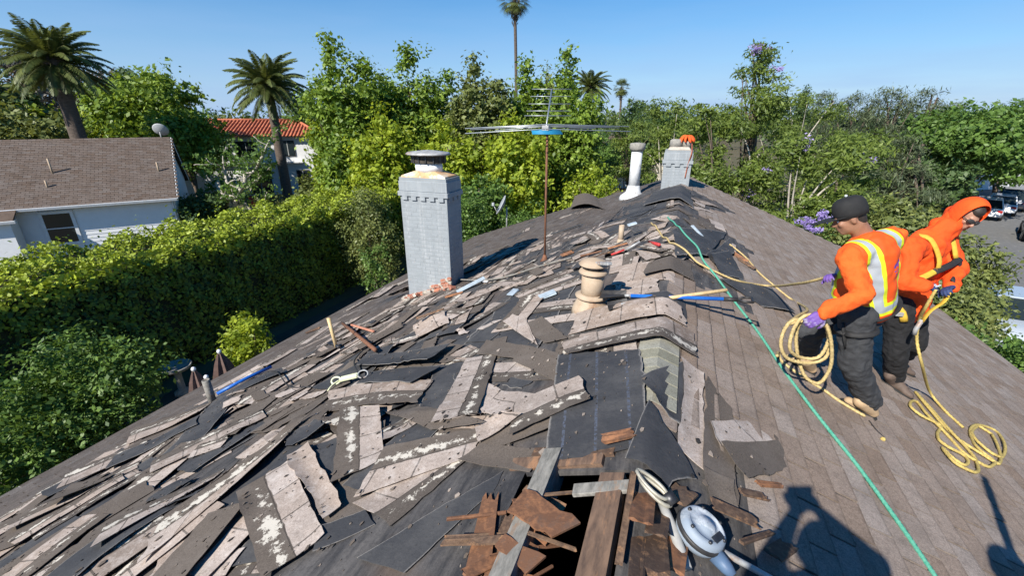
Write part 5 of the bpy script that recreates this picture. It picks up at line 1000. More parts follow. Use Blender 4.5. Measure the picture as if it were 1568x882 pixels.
# left background
rs1 = np.random.default_rng(8)
for i, (p, R, z0, H, mat, lf, n, lab) in enumerate([
    ((-38.934,24.498,6.104), 4.2, 3.0, 7.3, 'ficus', .30, 700, 'big green tree behind the gable of the brown-roofed house'),
    ((-33.942,22.999,4.846), 2.2, 2.5, 5.2, 'ficus', .26, 300, 'green tree next to the pale-limbed tree'),
    ((-48.608,27.807,7.059), 3.8, 4.0, 6.8, 'dark', .32, 380, 'dark tree top beside the big date palm'),
    ((-44.997,21.800,5.152), 4.5, 1.5, 6.4, 'bright', .30, 520, 'olive-green tree behind the neighbour roof'),
    ((-42.456,17.706,5.399), 4.0, 1.5, 6.9, 'olive', .30, 420, 'olive-green tree at the foot of the big date palm'),
    ((-58.861,25.128,8.187), 5.0, 4.0, 8.8, 'grey', .34, 420, 'greyish mauve tree behind the date palm fronds'),
    ((-61.805,32.866,8.400), 4.5, 4.0, 7.5, 'grey', .34, 300, 'greyish tree in the distance between palm and green trees'),
    ((-46.866,17.425,6.203), 4.0, 2.0, 8.0, 'dark', .32, 300, 'dark tree beyond the far end of the neighbour roof'),
    ((-25.693,22.268,2.144), 1.0, .2, 1.9, 'olive', .16, 110, 'low flowering shrub before the white house wall'),
    ((-21.563,22.272,2.589), 1.3, .4, 2.9, 'olive', .17, 260, 'olive shrub with white flecks beside the bright hedge end'),
    ((-27.551,18.165,1.881), 1.8, .2, 2.3, 'dark', .18, 300, 'dark green shrub below the pale-limbed tree'),
    ((-38.404,39.371,5.750), 3.0, 2.5, 6.8, 'mid', .28, 300, 'green tree behind the red-tiled roof'),
    ((-48.258,35.653,5.750), 3.5, 2.0, 5.2, 'olive', .30, 260, 'tree line behind the red-tiled house')]):
    T = tree('broadleaf_tree' if H > 4.2 else 'shrub', at(p), z0+H*.5, .18, bushy(np.random.default_rng(200+i), R, H, z0, 9), n, 36, .5 if H > 4 else .3, lf*1.15, mat, lab, 200+i*3, 'tree' if H > 4.2 else 'shrub', n_limb=8)
# pale crooked tree with sparse leaves
T = empty('pale_limbed_tree', at((-26.387,19.818,2.277)), 0, 'crooked pale-barked tree with sparse leaves before the white house', 'tree'); rsx = np.random.default_rng(77); mb = MB(); tips = []
def crook_branch(p, d, L, r, depth):
    n = 5; P = [V(p)]; d = V(d)
    for k in range(n): d = (d+V(rsx.normal(0, .32, 3))+V((0, 0, .10))).normalized(); P.append(P[-1]+d*L/n)
    mb.tube(spline(P, L/10), [max(.012, r*(1-.55*i/30)) for i in range(len(spline(P, L/10)))], 7); tips.append(P[-1])
    if depth:
        for j in range(3 if depth > 1 else 2): q = P[2+int(rsx.integers(3))] if j else P[-1]; crook_branch(q, (d+V(rsx.normal(0, .75, 3))).normalized(), L*.68, r*.58, depth-1)
crook_branch((0, 0, 1.4), (-.45, -.1, .9), 2.9, .17, 3); crook_branch((0, 0, 1.6), (.6, .1, .9), 2.7, .14, 3)
mb.tube([(.15, 0, -.1), (.06, 0, .6), (0, 0, 1.3)], [.2, .17, .15], 10); mb.build('trunk', M_BARK_PALE, T)
foliage('crown', [(*t, .42, .42, .36) for t in tips], 190, 24, .34, .19, LEAF['mid'], T, 79, shell=.9)
# right-hand background
def feathery(p, R, z0, H, lab, seed, flowers=None, n=420, mat='feather', lf=.21, group=None):
    rs = np.random.default_rng(seed); bl = [(rs.normal(0, R*.4), rs.normal(0, R*.4), z0+H*(.08+.9*rs.random()), R*(.22+.25*rs.random()), R*(.22+.25*rs.random()), H*(.07+.08*rs.random())) for k in range(15)]
    fl = None
    if flowers: fl = ([b for b in bl[:flowers[0]]] if isinstance(flowers[0], int) else flowers[0], flowers[1], .22, .10, 'purple')
    return tree('jacaranda_tree', p, z0+H*.6, .16, bl, n, 44, .42, lf, mat, lab, seed, bark=M_BARK_PALE if seed % 8 == 5 else M_BARK, n_limb=14, crook=.5, shell=.85, aspect=.32, squash=.5, flowers=fl, group=group)
for i, (p, R, z0, H, fl, n, lab) in enumerate([
    ((3.277,26.800,4.821), 2.3, 1.5, 6.4, (3, 6), 440, 'feathery jacaranda beside the far chimney'),
    ((1.149,24.974,4.911), 2.0, 1.2, 6.0, (2, 4), 380, 'feathery tree with pale stem beside the far chimney'),
    ((-0.762,29.990,5.185), 2.0, 1.5, 6.0, None, 360, 'feathery green tree behind the far chimney'),
    ((3.190,28.824,8.360), 1.35, 7.6, 2.9, (5, 16), 90, 'tall spindly jacaranda top with purple blossom above the treeline'),
    ((4.884,22.476,3.882), 1.9, .8, 5.2, (2, 5), 400, 'leafy jacaranda beyond the good slope near the black cap'),
    ((7.418,25.961,3.493), 2.6, 1.0, 5.4, None, 420, 'feathery green tree beyond the capped worker'),
    ((6.663,35.378,5.234), 2.7, 2.0, 6.2, None, 360, 'feathery tree in the row behind the jacarandas'),
    ((-4.410,37.743,4.623), 2.4, 1.5, 5.6, None, 300, 'feathery tree behind the white vent pipe')]):
    feathery(at(p), R, z0, H, lab, 301+i*4, fl, n)
tree('jacaranda_tree', at((4.351,16.434,4.164)), 2.0, .08, bushy(np.random.default_rng(351), 1.1, 3.4, .5, 6), 380, 46, .28, .11, 'mid', 'low jacaranda with lilac blossom clusters beside the black cap', 351, shell=.6,
     flowers=([(-.35, -.3, 3.95, .32, .32, .22), (-.65, -.3, 3.45, .36, .36, .2), (-.15, -.3, 4.25, .22, .22, .16), (-1.05, -.2, 2.75, .2, .2, .14), (-.9, -.2, 3.0, .16, .16, .1)], 30, .10, .08, 'purple'))
def conifer(p, R, H, lab, seed, mat='pine', n=520):
    rs = np.random.default_rng(seed); bl = []
    for k in range(16):
        f = (k+.5)/16; a = 2.4*k; q = R*(.75-.55*f)*(.5+.6*rs.random()); bl.append((q*math.cos(a), q*math.sin(a), H*(.16+.8*f), R*(.46-.26*f), R*(.46-.26*f), H*.055))
    return tree('pine_tree', p, H*.9, .25, bl, n, 40, .55, .30, mat, lab, seed, n_limb=12, shell=.8, aspect=.16, squash=.45, droop=.5)
for i, (p, R, H, lab) in enumerate([((12.270,46.405,6.041), 3.8, 8.9, 'grey-green pine behind the capped worker'), ((13.139,41.993,6.155), 3.6, 9.2, 'grey-green pine above the space between the workers'), ((17.101,46.985,6.071), 3.8, 9.5, 'tallest grey-green pine above the hooded worker'),
        ((12.468,34.836,4.031), 3.0, 6.2, 'lower drooping pine next to the hooded worker'), ((12.124,54.672,6.453), 3.5, 9.6, 'pine far behind the jacarandas'), ((23.447,57.395,5.877), 4.0, 8.6, 'dark pine behind the round street tree'), ((10.721,34.366,4.406), 2.8, 5.6, 'drooping pine branches low behind the capped worker')]): conifer(at(p), R, H, lab, 401+i*3)
for i, (p, R, z0, H, mat, lf, n, lab) in enumerate([
    ((18.841,41.965,5.342), 4.6, 2.4, 5.6, 'mid', .26, 760, 'big round green street tree behind the hooded worker'),
    ((25.966,51.863,6.034), 4.5, 2.6, 5.6, 'mid', .30, 480, 'round green street tree farther along the road'),
    ((15.224,36.989,3.509), 2.4, .6, 3.6, 'dark', .22, 320, 'dark shrub mass at the foot of the street tree'),
    ((9.977,25.089,2.889), 1.7, .4, 3.0, 'olive', .16, 300, 'bright green shrub behind the hooded worker'),
    ((8.930,17.896,3.166), 1.15, .4, 3.3, 'olive', .13, 300, 'yellow-green shrub beside the orange hood'),
    ((7.287,14.804,3.094), 1.2, .5, 2.9, 'olive', .11, 330, 'olive shrub below the navy gloves beyond the gutter'),
    ((7.193,12.243,2.354), 1.0, .2, 2.35, 'mid', .10, 260, 'green shrub beyond the gutter near the silver car'),
    ((7.145,13.642,2.583), .9, .3, 2.6, 'olive', .10, 230, 'grey-green shrub at the gutter by the rope strap'),
    ((7.191,10.830,2.469), 1.1, .2, 2.3, 'mid', .10, 220, 'green shrub at the gutter end'),
    ((6.981,20.863,3.494), 1.8, .4, 3.7, 'olive', .15, 330, 'olive shrub behind the capped worker'),
    ((-6.348,74.731,7.989), 4.0, 2.5, 6.8, 'dark', .34, 300, 'dark tree beyond the white vent pipe'),
    ((-7.489,47.412,3.956), 3.0, 1.0, 4.6, 'mid', .26, 300, 'green tree behind the far gable corner'),
    ((-3.811,54.868,6.379), 3.4, 1.5, 5.9, 'dark', .30, 300, 'dark green tree next to the far chimney'),
    ((39.987,75.007,-2.153), 3.6, 2.0, 6.0, 'olive', .32, 240, 'tree at the end of the street')]):
    tree('broadleaf_tree' if H > 4.2 else 'shrub', at(p), z0+H*.5, .2 if H > 4.2 else .06, bushy(np.random.default_rng(500+i), R, H, z0, 10), n, 38, .55 if H > 4.2 else .26, lf*1.15, mat, lab, 500+i*3, 'tree' if H > 4.2 else 'shrub', n_limb=8)
T = tree('cypress_tree', at((14.724,78.633,7.940)), 8, .2, [(0, 0, 3.5, 1.2, 1.2, 3.4), (0, 0, 7, .95, .95, 3.2), (0, 0, 9.2, .5, .5, 2.2)], 260, 36, .4, .26, 'dark', 'slim dark cypress standing on the skyline', 601, n_limb=2)
# far-off wood closing the horizon all round
rs = np.random.default_rng(17); bl = []
for k in range(300):
    a = math.radians(-75+150*k/300)+rs.normal(0, .01)+math.radians(-20.650)*-1*0; d = 95+110*rs.random(); az = a-math.radians(20.650); hh = 6.5+3.5*rs.random(); bl.append((d*math.sin(az), d*math.cos(az), hh*.55, 4.5, 4.5, hh*.5))
o = foliage('distant_wood', bl, 5200, 12, 1.3, .95, LEAF['dark'], None, 18, shell=.6); tag(o, 'hazy line of distant trees along the horizon', 'trees', kind='stuff')

# ------------------------------------------------------------------ neighbour house, red-tiled house
NB = empty('neighbour_house', at((-26.307,16.412,2.900)), math.radians(-38.5), 'white sided house with brown shingle roof beyond the hedge', 'house')
def gable_house(T, L, W, eave, ridge, ov=.45, over_y=.2):
    """eave line along local y at x = 0; the house body lies toward -x"""
    sl = (ridge-eave)/(W/2)
    for s, nm in ((1, 'roof_slope'), (-1, 'roof_slope')):
        xe, xr = (0, -W/2) if s > 0 else (-W, -W/2)
        roof = MB().add([(xe, -L, eave), (xr, -L, ridge), (xr, over_y, ridge), (xe, over_y, eave), (xe, -L, eave-.06), (xr, -L, ridge-.06), (xr, over_y, ridge-.06), (xe, over_y, eave-.06)], [(0, 3, 2, 1), (4, 5, 6, 7), (0, 1, 5, 4), (2, 3, 7, 6), (0, 4, 7, 3)]).build(nm, M_TAB_OLD, T)
        a = math.atan(sl); k = math.hypot(W/2, ridge-eave); ex = np.array((s*math.cos(a), 0, -math.sin(a))); ez = np.array((s*math.sin(a), 0, math.cos(a))); ey = np.array((0, 1., 0)); P = []
        for c in range(int(k/.15)+1):
            for i in range(int((L+over_y)/.33)): P.append((c*.15, -L+.16+(.165 if c % 2 else 0)+i*.33))
        P = np.array(P); pos = np.array((-W/2, 0, ridge))+P[:, :1]*ex+P[:, 1:]*ey+ez*.004; vs = (tab_geom(.32, .17, .016)@np.stack([ex, ey, ez]))[None]+pos[:, None]
        fs = (TAB_F[None]+8*np.arange(len(P))[:, None, None]).reshape(-1, 4); fs = fs if s > 0 else fs[:, ::-1].copy()
        o = link('shingle_courses', edge_attrs(mesh_np('shingle_courses', vs.reshape(-1, 3), fs, M_TAB_NB, tint=np.repeat(np.clip(rng.normal(.5, .25, len(P)), 0, 1), 8)), len(P)), roof); o['kind'] = 'stuff'
        MB().prism([(0, 0), (.12, .02), (.13, 0), (.1, -.12), (0, -.12)], (0, L+over_y, 0), (xe, -L, eave-.02), (s, 0, 0), (0, 0, 1)).build('gutter', M_WHITE, T)
    x0, x1 = -ov, -W+ov; zr = lambda x: ridge-.07-abs(x+W/2)*sl
    MB().prism([(x0, 0), (x1, 0), (x1, zr(x1)), (-W/2, ridge-.07), (x0, zr(x0))], (0, .15, 0), (0, -.15, 0)).build('gable_wall', M_SIDING, T)
    MB().prism([(x0, 0), (x1, 0), (x1, zr(x1)), (-W/2, ridge-.07), (x0, zr(x0))], (0, .15, 0), (0, -L, 0)).build('gable_wall', M_SIDING, T)
    for xx in (x0, x1+.15): MB().box((xx-.075, -L/2, zr(x0)/2-.03), (.15, L-.3, zr(x0)-.06)).build('wall', M_SIDING, T)
    for xx, sg in ((x0+.002, 1),):
        for k in range(int((eave-.1)/.2)): MB().prism([(0, 0), (.018, 0), (.0, .2)], (0, L-.02, 0), (xx, -L+.01, .05+k*.2), (1, 0, 0), (0, 0, 1)).build('siding_board', M_SIDING, T)
    for xa, xb in ((0, -W/2), (-W, -W/2)): MB().bar((xa, over_y+.02, eave-.09), (xb, over_y+.02, ridge-.09), .03, .16).build('barge_board', M_WHITE, T)
gable_house(NB, 17, 9.0, 2.9, 5.95)
def window(T, y, z, w, h, x=-.43, ax='y'):
    """hung window on the wall facing +x"""
    F = MB()
    for dy, dz, sy, sz in ((-w/2, 0, .14, h+.28), (w/2, 0, .14, h+.28)): F.box((x+.03, y+dy, z+dz), (.07, sy, sz))
    for dz in (-h/2-.07, h/2+.07): F.box((x+.035, y, z+dz), (.07, w-.14, .14))
    f = F.build('window', M_WHITE, T); MB().box((x+.012, y, z), (.02, w-.09, h)).build('pane', M_GLASS, f); MB().box((x+.035, y, z), (.03, w-.09, .05)).build('meeting_rail', M_WHITE, f)
window(NB, -5.0, 1.72, 1.2, 1.5); window(NB, -11.0, 1.55, 1.15, 1.5)
# lower porch wing with its own eave, towards the camera
MB().add([(.9, -17, 2.5), (-.3, -17, 3.05), (-.3, -6.2, 3.05), (.9, -6.2, 2.5), (.9, -17, 2.42), (-.3, -17, 2.97), (-.3, -6.2, 2.97), (.9, -6.2, 2.42)], [(0, 3, 2, 1), (4, 5, 6, 7), (0, 1, 5, 4), (1, 2, 6, 5), (2, 3, 7, 6), (0, 4, 7, 3)]).build('porch_roof', M_TAB_NB, NB)
MB().box((.25, -11.6, 1.2), (.9, 10.4, 2.4)).build('porch_wall', M_SIDING, NB); MB().prism([(0, 0), (.12, .02), (.13, 0), (.1, -.12), (0, -.12)], (0, 10.9, 0), (.9, -17, 2.48), (1, 0, 0), (0, 0, 1)).build('gutter', M_WHITE, NB)
MB().tube([(-.36, -.12, 2.75), (-.40, -.1, 2.4), (-.40, -.1, 0)], .05, 8).build('downpipe', M_WHITE, NB)
for y, x, hh in ((-5.0, -2.1, .75), (-5.15, -1.2, .35), (-.5, -1.9, .5)):
    z = 2.9+(-x)*(3.05/4.5); MB().tube([(x, y, z-.1), (x, y, z+hh)], .045, 8).build('vent_pipe', M_RUST_DK if False else M_VENT, NB)
q = NB.matrix_basis @ V((-4.5, -.25, 5.9)); dish((q.x, q.y, 5.9), .42, (-.5, .7, .55), 'big grey satellite dish on the end of the neighbour roof ridge', .35)
o = MB().box((0, 0, .9), (5.0, .08, 1.8)).build('dark_fence', simple('dark_fence_paint', (.03, .035, .045), (.02, .024, .03), 4, .7), None, at((-28.453,19.210,1.000))); o.rotation_euler = (0, 0, math.radians(8)); tag(o, 'low dark fence panel beside the white gable wall', 'fence')
# red-tiled two-storey house
RT = empty('tiled_house', at((-37.984,32.514,0.368)), math.radians(20.650+14), 'two-storey white house with red clay tile roof behind the palms', 'house')
w, dp_, eh = 17.0, 8.0, 5.45
wall = MB().box((-3.2, dp_/2, eh/2), (w, dp_, eh)).build('wall', M_STUCCO, RT)
def rtwin(x, z, ww, hh):
    f = MB().box((x, -.02, z), (ww+.16, .1, hh+.16)).build('window', simple('dark_frame', (.05, .045, .04), (.03, .03, .03), 6), RT); MB().box((x, -.075, z), (ww, .03, hh)).build('pane', M_GLASS, f); MB().box((x, -.09, z), (.05, .03, hh)).build('mullion', M_FASCIA, f)
for x, z, ww, hh in ((2.6, 4.3, 1.1, 1.3), (-1.0, 4.2, 1.7, 1.4), (-5.5, 4.2, 1.4, 1.4), (-.3, 1.3, 1.8, 2.2), (3.6, 1.2, 1.0, 2.0)): rtwin(x, z, ww, hh)
MB().box((-.6, -.25, 3.05), (8.8, .5, .12)).build('string_course', M_STUCCO, RT)
rr_ = MB().add([(-12.2, -.6, eh), (5.9, -.6, eh), (5.9, dp_+.6, eh), (-12.2, dp_+.6, eh), (-9, dp_/2, eh+1.35), (3.0, dp_/2, eh+1.35)], [(0, 1, 5, 4), (1, 2, 5), (2, 3, 4, 5), (3, 0, 4), (0, 3, 2, 1)]).build('roof', M_TILE, RT)
sl = math.atan2(1.35, dp_/2+.6); me = MB().tube([(0, 0, 0), (0, 1.0, 0)], .10, 8, caps=True, flat=.8).mesh('roof_tile', M_TILE)
n = 0; Lr = math.hypot(1.35, dp_/2+.6)
for i in range(56):
    x = -11.9+i*.32; run = min(1.0, (x+12.2)/3.2, (5.9-x)/2.9)
    if run < .15: continue
    for j in range(4):
        if j/4*1.0 > run-.1: break
        o = link('roof_tile', me, rr_, (x, -.62+j*(Lr*math.cos(sl)/4), eh+.03+j*1.35/4)); o.rotation_euler = (sl, 0, 0); o.scale = (1, Lr/4*min(1, max(.3, (run-j/4)*4))*1.02, 1); n += 1
for a, b in (((-9, dp_/2, eh+1.4), (3, dp_/2, eh+1.4)), ((5.9, -.6, eh+.05), (3, dp_/2, eh+1.4)), ((-12.2, -.6, eh+.05), (-9, dp_/2, eh+1.4))): MB().tube([a, b], .14, 8).build('ridge_tile', M_TILE, rr_)
# patio chair in front of it
T = empty('patio_chair', at((-31.919,25.732,1.252)), .5, 'red patio chair standing before the white house', 'chair')
M_REDF = simple('red_fabric', (.55, .06, .05), (.42, .04, .04), 9, .8)
MB().box((0, 0, .45), (.55, .5, .06)).build('seat', M_REDF, T); MB().box((0, .25, .85), (.55, .06, .7)).build('backrest', M_REDF, T)
for sx in (-.25, .25):
    for sy in (-.22, .25): MB().box((sx, sy, .22), (.04, .04, .44)).build('leg', M_FASCIA, T)
# pale buildings glimpsed between the trees
for i, (p, w, hh, lab) in enumerate([((-9.279,51.165,2.285), 7, 3.6, 'white house wall glimpsed beyond the far roof corner'), ((30.206,65.357,-0.506), 12, 4.5, 'pale building at the end of the parked cars')]):
    T = empty('distant_house', at(p), math.radians(20+15*i), lab, 'house'); MB().box((0, 0, hh/2), (w, 6, hh)).build('wall', M_STUCCO, T)
    MB().add([(-w/2-.4, -3.4, hh), (w/2+.4, -3.4, hh), (w/2+.4, 3.4, hh), (-w/2-.4, 3.4, hh), (-w/2+1, 0, hh+1.6), (w/2-1, 0, hh+1.6)], [(0, 1, 5, 4), (1, 2, 5), (2, 3, 4, 5), (3, 0, 4), (0, 3, 2, 1)]).build('roof', [M_TAB_NB, M_TAB_NB, M_TAB_NB][i], T)
    for x in (-w/3, 0, w/3): f = MB().box((x, -3.02, hh*.5), (1.4, .08, 1.4)).build('window', M_WHITE, T); MB().box((x, -3.07, hh*.5), (1.2, .04, 1.2)).build('pane', M_GLASS, f)

# ------------------------------------------------------------------ parked cars
M_TYRE = simple('tyre', (.02, .02, .02), (.03, .03, .03), 9, .9); M_RIM = simple('rim', (.45, .46, .47), (.3, .3, .3), 9, .4, .7); M_LAMP = simple('lamp_clear', (.7, .72, .74), (.6, .6, .62), 9, .2); M_TAIL = simple('lamp_red', (.4, .02, .02), (.3, .02, .02), 9, .3)
def car_paint(n, c): M = Mat(n); M.b.inputs['Coat Weight'].default_value = .6; return M.set(c, .35, .1, .5)
def car(p, rz, paint, label, suv=False, group='cars parked along the street'):
    T = empty('parked_car', p, rz, label, 'car'); L, Wd = 4.6, 1.82; H = 1.72 if suv else 1.45; zs = .88 if not suv else 1.0
    # lower body: stations along y with half width, bottom, top
    stn = [(-2.3, .70, .42, .62), (-2.2, .84, .30, .74), (-1.5, .90, .24, zs-.04), (-.9, .91, .22, zs), (.9, .91, .22, zs), (1.6, .90, .24, zs-.02 if not suv else zs), (2.2, .84, .32, zs-.08), (2.3, .74, .42, zs-.2)]
    vs, fs = [], []
    for y, hw, z0, z1 in stn: vs += [(-hw*.93, y, z0), (-hw, y, (z0+z1)/2), (-hw*.95, y, z1-.04), (-hw*.80, y, z1), (hw*.80, y, z1), (hw*.95, y, z1-.04), (hw, y, (z0+z1)/2), (hw*.93, y, z0)]
    for i in range(len(stn)-1):
        for k in range(8): fs.append((i*8+k, i*8+(k+1) % 8, (i+1)*8+(k+1) % 8, (i+1)*8+k))
    fs += [tuple(range(8))[::-1], tuple(range(len(vs)-8, len(vs)))]; MB().add(vs, fs, True).build('body', paint, T)
    yr = 2.0 if suv else 1.55
    cab = [(-1.05, .78, zs-.02), (-.35, .64, H-.03), (.75, .63, H-.02), (yr, .76, zs-.02)]; vs = []
    for y, hw, z in cab: vs += [(-hw, y, z), (hw, y, z)]
    MB().add([(-.80, -1.1, zs-.05), (.80, -1.1, zs-.05), (.80, yr+.05, zs-.05), (-.80, yr+.05, zs-.05), (-.63, -.3, H-.06), (.63, -.3, H-.06), (.63, yr-.55, H-.06), (-.63, yr-.55, H-.06)], [(0, 3, 2, 1), (4, 5, 6, 7), (0, 1, 5, 4), (1, 2, 6, 5), (2, 3, 7, 6), (3, 0, 4, 7)]).build('cabin_glass', M_GLASS, T, bevel=.03)
    r_ = MB().box((0, (yr-.85)/2, H-.04), (1.30, yr-.1, .07)).build('roof', paint, T, bevel=.03)
    for sx in (-1, 1):
        for a, b in (((.80, -1.1, zs-.05), (.64, -.3, H-.05)), ((.82, .35, zs-.05), (.65, .3, H-.05)), ((.80, yr+.04, zs-.05), (.64, yr-.52, H-.05))): MB().bar((sx*a[0], a[1], a[2]), (sx*b[0], b[1], b[2]), .07, .05).build('pillar', paint, T)
        MB().box((sx*.62, -2.22, .62), (.36, .12, .14)).build('headlight', M_LAMP, T, bevel=.02); MB().box((sx*.66, 2.24, .72), (.28, .12, .18)).build('taillight', M_TAIL, T, bevel=.02)
        MB().box((sx*1.0, -.75, zs+.05), (.16, .1, .12)).build('mirror', paint, T, bevel=.02)
        for y in (-1.42, 1.40):
            w_ = MB().lathe([(.33, -.11), (.34, -.06), (.34, .06), (.33, .11)], (sx*.82, y, .34), 18, Matrix.Rotation(math.pi/2, 3, 'Y')).build('wheel', M_TYRE, T); MB().lathe([(.20, -.118), (.21, 0), (.20, .118)], (sx*.82, y, .34), 14, Matrix.Rotation(math.pi/2, 3, 'Y')).build('rim', M_RIM, w_)
    for y, z in ((-2.3, .40), (2.3, .42)): MB().box((0, y, z), (1.35, .06, .16)).build('bumper', M_BLACK if suv else paint, T, bevel=.02)
    return T
PW, PG, PD, PK, PS = car_paint('paint_white', (.72, .73, .74)), car_paint('paint_grey', (.12, .13, .14)), car_paint('paint_dark_blue', (.02, .03, .05)), car_paint('paint_black', (.012, .012, .014)), car_paint('paint_silver', (.42, .47, .52))
rzs = math.atan2(-SD.x, SD.y)
car(at((22.003,44.175,0.000), .01), rzs+math.pi, PW, 'white sedan parked nearest the hooded worker on the street'); car(at((23.900,46.497,0.000), .01), rzs+math.pi, PW, 'second white sedan parked behind the nearest white one')
car(at((25.706,48.923,0.000), .01), rzs+math.pi, PD, 'dark blue suv parked behind the two white sedans', True); car(at((27.138,50.393,0.000), .01), rzs+math.pi, PG, 'dark grey suv last in the row of parked cars', True)
car(at((21.312,36.610,0.000), .01), rzs, PK, 'black suv parked on the near side of the street', True); car(at((11.030,19.098,0.000), .01), rzs+.3, PS, 'silver-blue car under the shrubs beyond the gutter')
for i, (p, s) in enumerate([((28.112,53.456,0.000), .9), ((24.193,48.659,-0.000), 0)]): pass

# ------------------------------------------------------------------ people
def rcone(p0, r0, p1, r1, flat=1.0, fax=None, seg=14):
    """rounded cone between two joints; flat squeezes it along fax"""
    p0, p1 = V(p0), V(p1); d = p1-p0; L = d.length or 1e-4; q = d.to_track_quat('Z', 'Y').to_matrix() if L > 1e-3 else Matrix.Identity(3)
    prof = [(r0*math.sin(a), -r0*math.cos(a)) for a in np.linspace(.05, math.pi/2, 5)]+[(r1*math.cos(a), L+r1*math.sin(a)) for a in np.linspace(0, math.pi/2-.05, 5)]
    mb = MB().lathe(prof, (0, 0, 0), seg, q)
    vs = [V(v) for v in mb.v]
    if fax is not None:
        f = V(fax).normalized(); vs = [v-f*(v-d*max(0, min(1, v.dot(d)/(L*L)))).dot(f)*(1-flat) for v in vs]
    return [tuple(v+p0) for v in vs], mb.f
def organic(name, prims, mat, parent, base, voxel=.014, smooth=6, wrinkle=0.0, wscale=9.0, cut=None, attr=None, wdir=None):
    """overlapping forms fused into one continuous skin, smoothed, with cloth folds"""
    mb = MB()
    for vs, fs in prims: mb.add([tuple(V(v)-base) for v in vs], fs, True)
    me = mb.mesh('tmp', mat); ob = bpy.data.objects.new('tmp', me); COL.objects.link(ob)
    m = ob.modifiers.new('r', 'REMESH'); m.mode = 'VOXEL'; m.voxel_size = voxel; m.use_smooth_shade = True
    if smooth: m = ob.modifiers.new('s', 'SMOOTH'); m.iterations = smooth; m.factor = .5
    dg = bpy.context.evaluated_depsgraph_get(); new = bpy.data.meshes.new_from_object(ob.evaluated_get(dg)); bpy.data.objects.remove(ob); bpy.data.meshes.remove(me)
    if wrinkle:
        n = len(new.vertices); co = np.empty(n*3); no = np.empty(n*3); new.vertices.foreach_get('co', co); new.vertices.foreach_get('normal', no); co = co.reshape(-1, 3); no = no.reshape(-1, 3)
        wd = V(wdir or (1, 1, 1)); h = np.array([abs(mnoise.noise(V((p[0]*wd.x, p[1]*wd.y, p[2]*wd.z))*wscale+base))*1.3+.5*mnoise.noise(V(p)*wscale*2.3) for p in co]); co += no*((h-.3)*wrinkle)[:, None]; new.vertices.foreach_set('co', co.ravel()); new.update()
    if cut:
        bm = bmesh.new(); bm.from_mesh(new)
        for c, nrm in cut: bmesh.ops.bisect_plane(bm, geom=bm.verts[:]+bm.edges[:]+bm.faces[:], plane_co=V(c)-base, plane_no=V(nrm), clear_outer=True)
        bm.to_mesh(new); bm.free()
    if attr:
        n = len(new.vertices); co = np.empty(n*3); new.vertices.foreach_get('co', co); co = co.reshape(-1, 3)+np.array(base)
        for k, fn in attr.items(): a = new.attributes.new(k, 'FLOAT', 'POINT'); a.data.foreach_set('value', np.asarray(fn(co), np.float32))
    new.polygons.foreach_set('use_smooth', np.ones(len(new.polygons), bool)); new.name = name
    if not new.materials: new.materials.append(mat)
    return link(name, new, parent)
M_SKIN = simple('skin', (.33, .17, .105), (.27, .13, .08), 14, .55, bump=.1, bd=.002)
M_SKIN2 = simple('skin_light', (.42, .235, .16), (.35, .18, .12), 14, .5, bump=.1, bd=.002)
M_HAIR = simple('dark_hair', (.02, .016, .013), (.035, .027, .022), 40, .6, bump=.5)
M_TROUSER = simple('charcoal_trousers', (.052, .054, .058), (.032, .033, .036), 9, .9, bump=.6, bd=.02)
M_TROUSER2 = simple('black_trousers', (.022, .022, .024), (.013, .013, .014), 9, .9, bump=.6, bd=.02)
M_BOOT = simple('tan_boot', (.50, .36, .22), (.38, .26, .15), 14, .8, bump=.3); M_BOOT2 = simple('brown_boot', (.14, .10, .08), (.09, .065, .05), 14, .7, bump=.3); M_SOLE = simple('rubber_sole', (.02, .02, .02), (.03, .03, .03), 9, .9)
M_SHIRT = simple('orange_shirt', (.80, .125, .014), (.70, .095, .010), 7, .85, bump=.6, bd=.02); M_HOOD = simple('orange_hoodie', (.86, .092, .008), (.74, .068, .006), 6, .85, bump=.6, bd=.02)
M_CAP = simple('black_cap', (.012, .012, .013), (.02, .02, .02), 12, .8, bump=.2)
M_GLOVE1 = simple('purple_glove', (.12, .06, .27), (.17, .09, .34), 22, .7, bump=.3, c3=(.40, .36, .48)); M_GLOVE2 = simple('navy_glove', (.02, .035, .10), (.03, .05, .14), 22, .7, bump=.3); M_PRINT = simple('white_print', (.62, .66, .72), (.5, .55, .62), 30, .7)
M_BELT = simple('harness_black', (.016, .016, .017), (.028, .027, .026), 20, .7); M_WEB = simple('harness_yellow', (.62, .40, .045), (.48, .29, .03), 20, .75, bump=.2)
def mat_vest():
    """fluorescent vest: yellow band with a silver centre wherever the band distance is small"""
    M = Mat('hi_vis_vest'); b = M.attr('band'); n = M.noise(M.coord(), 8, 4)
    c = M.mix(M.rng(n, .35, .65), (.82, .105, .010), (.72, .08, .008)); c = M.mix(M.math('LESS_THAN', b, .052), c, (.62, .68, .02)); s = M.math('LESS_THAN', b, .026); c = M.mix(s, c, (.36, .39, .42)); c = M.mix(M.math('LESS_THAN', M.attr('emblem'), 1.0), c, (.17, .06, .30)); M.bump(M.noise(M.coord(), 30, 4), .2, .004)
    return M.set(c, .7, 0, .4)
M_VEST = mat_vest()
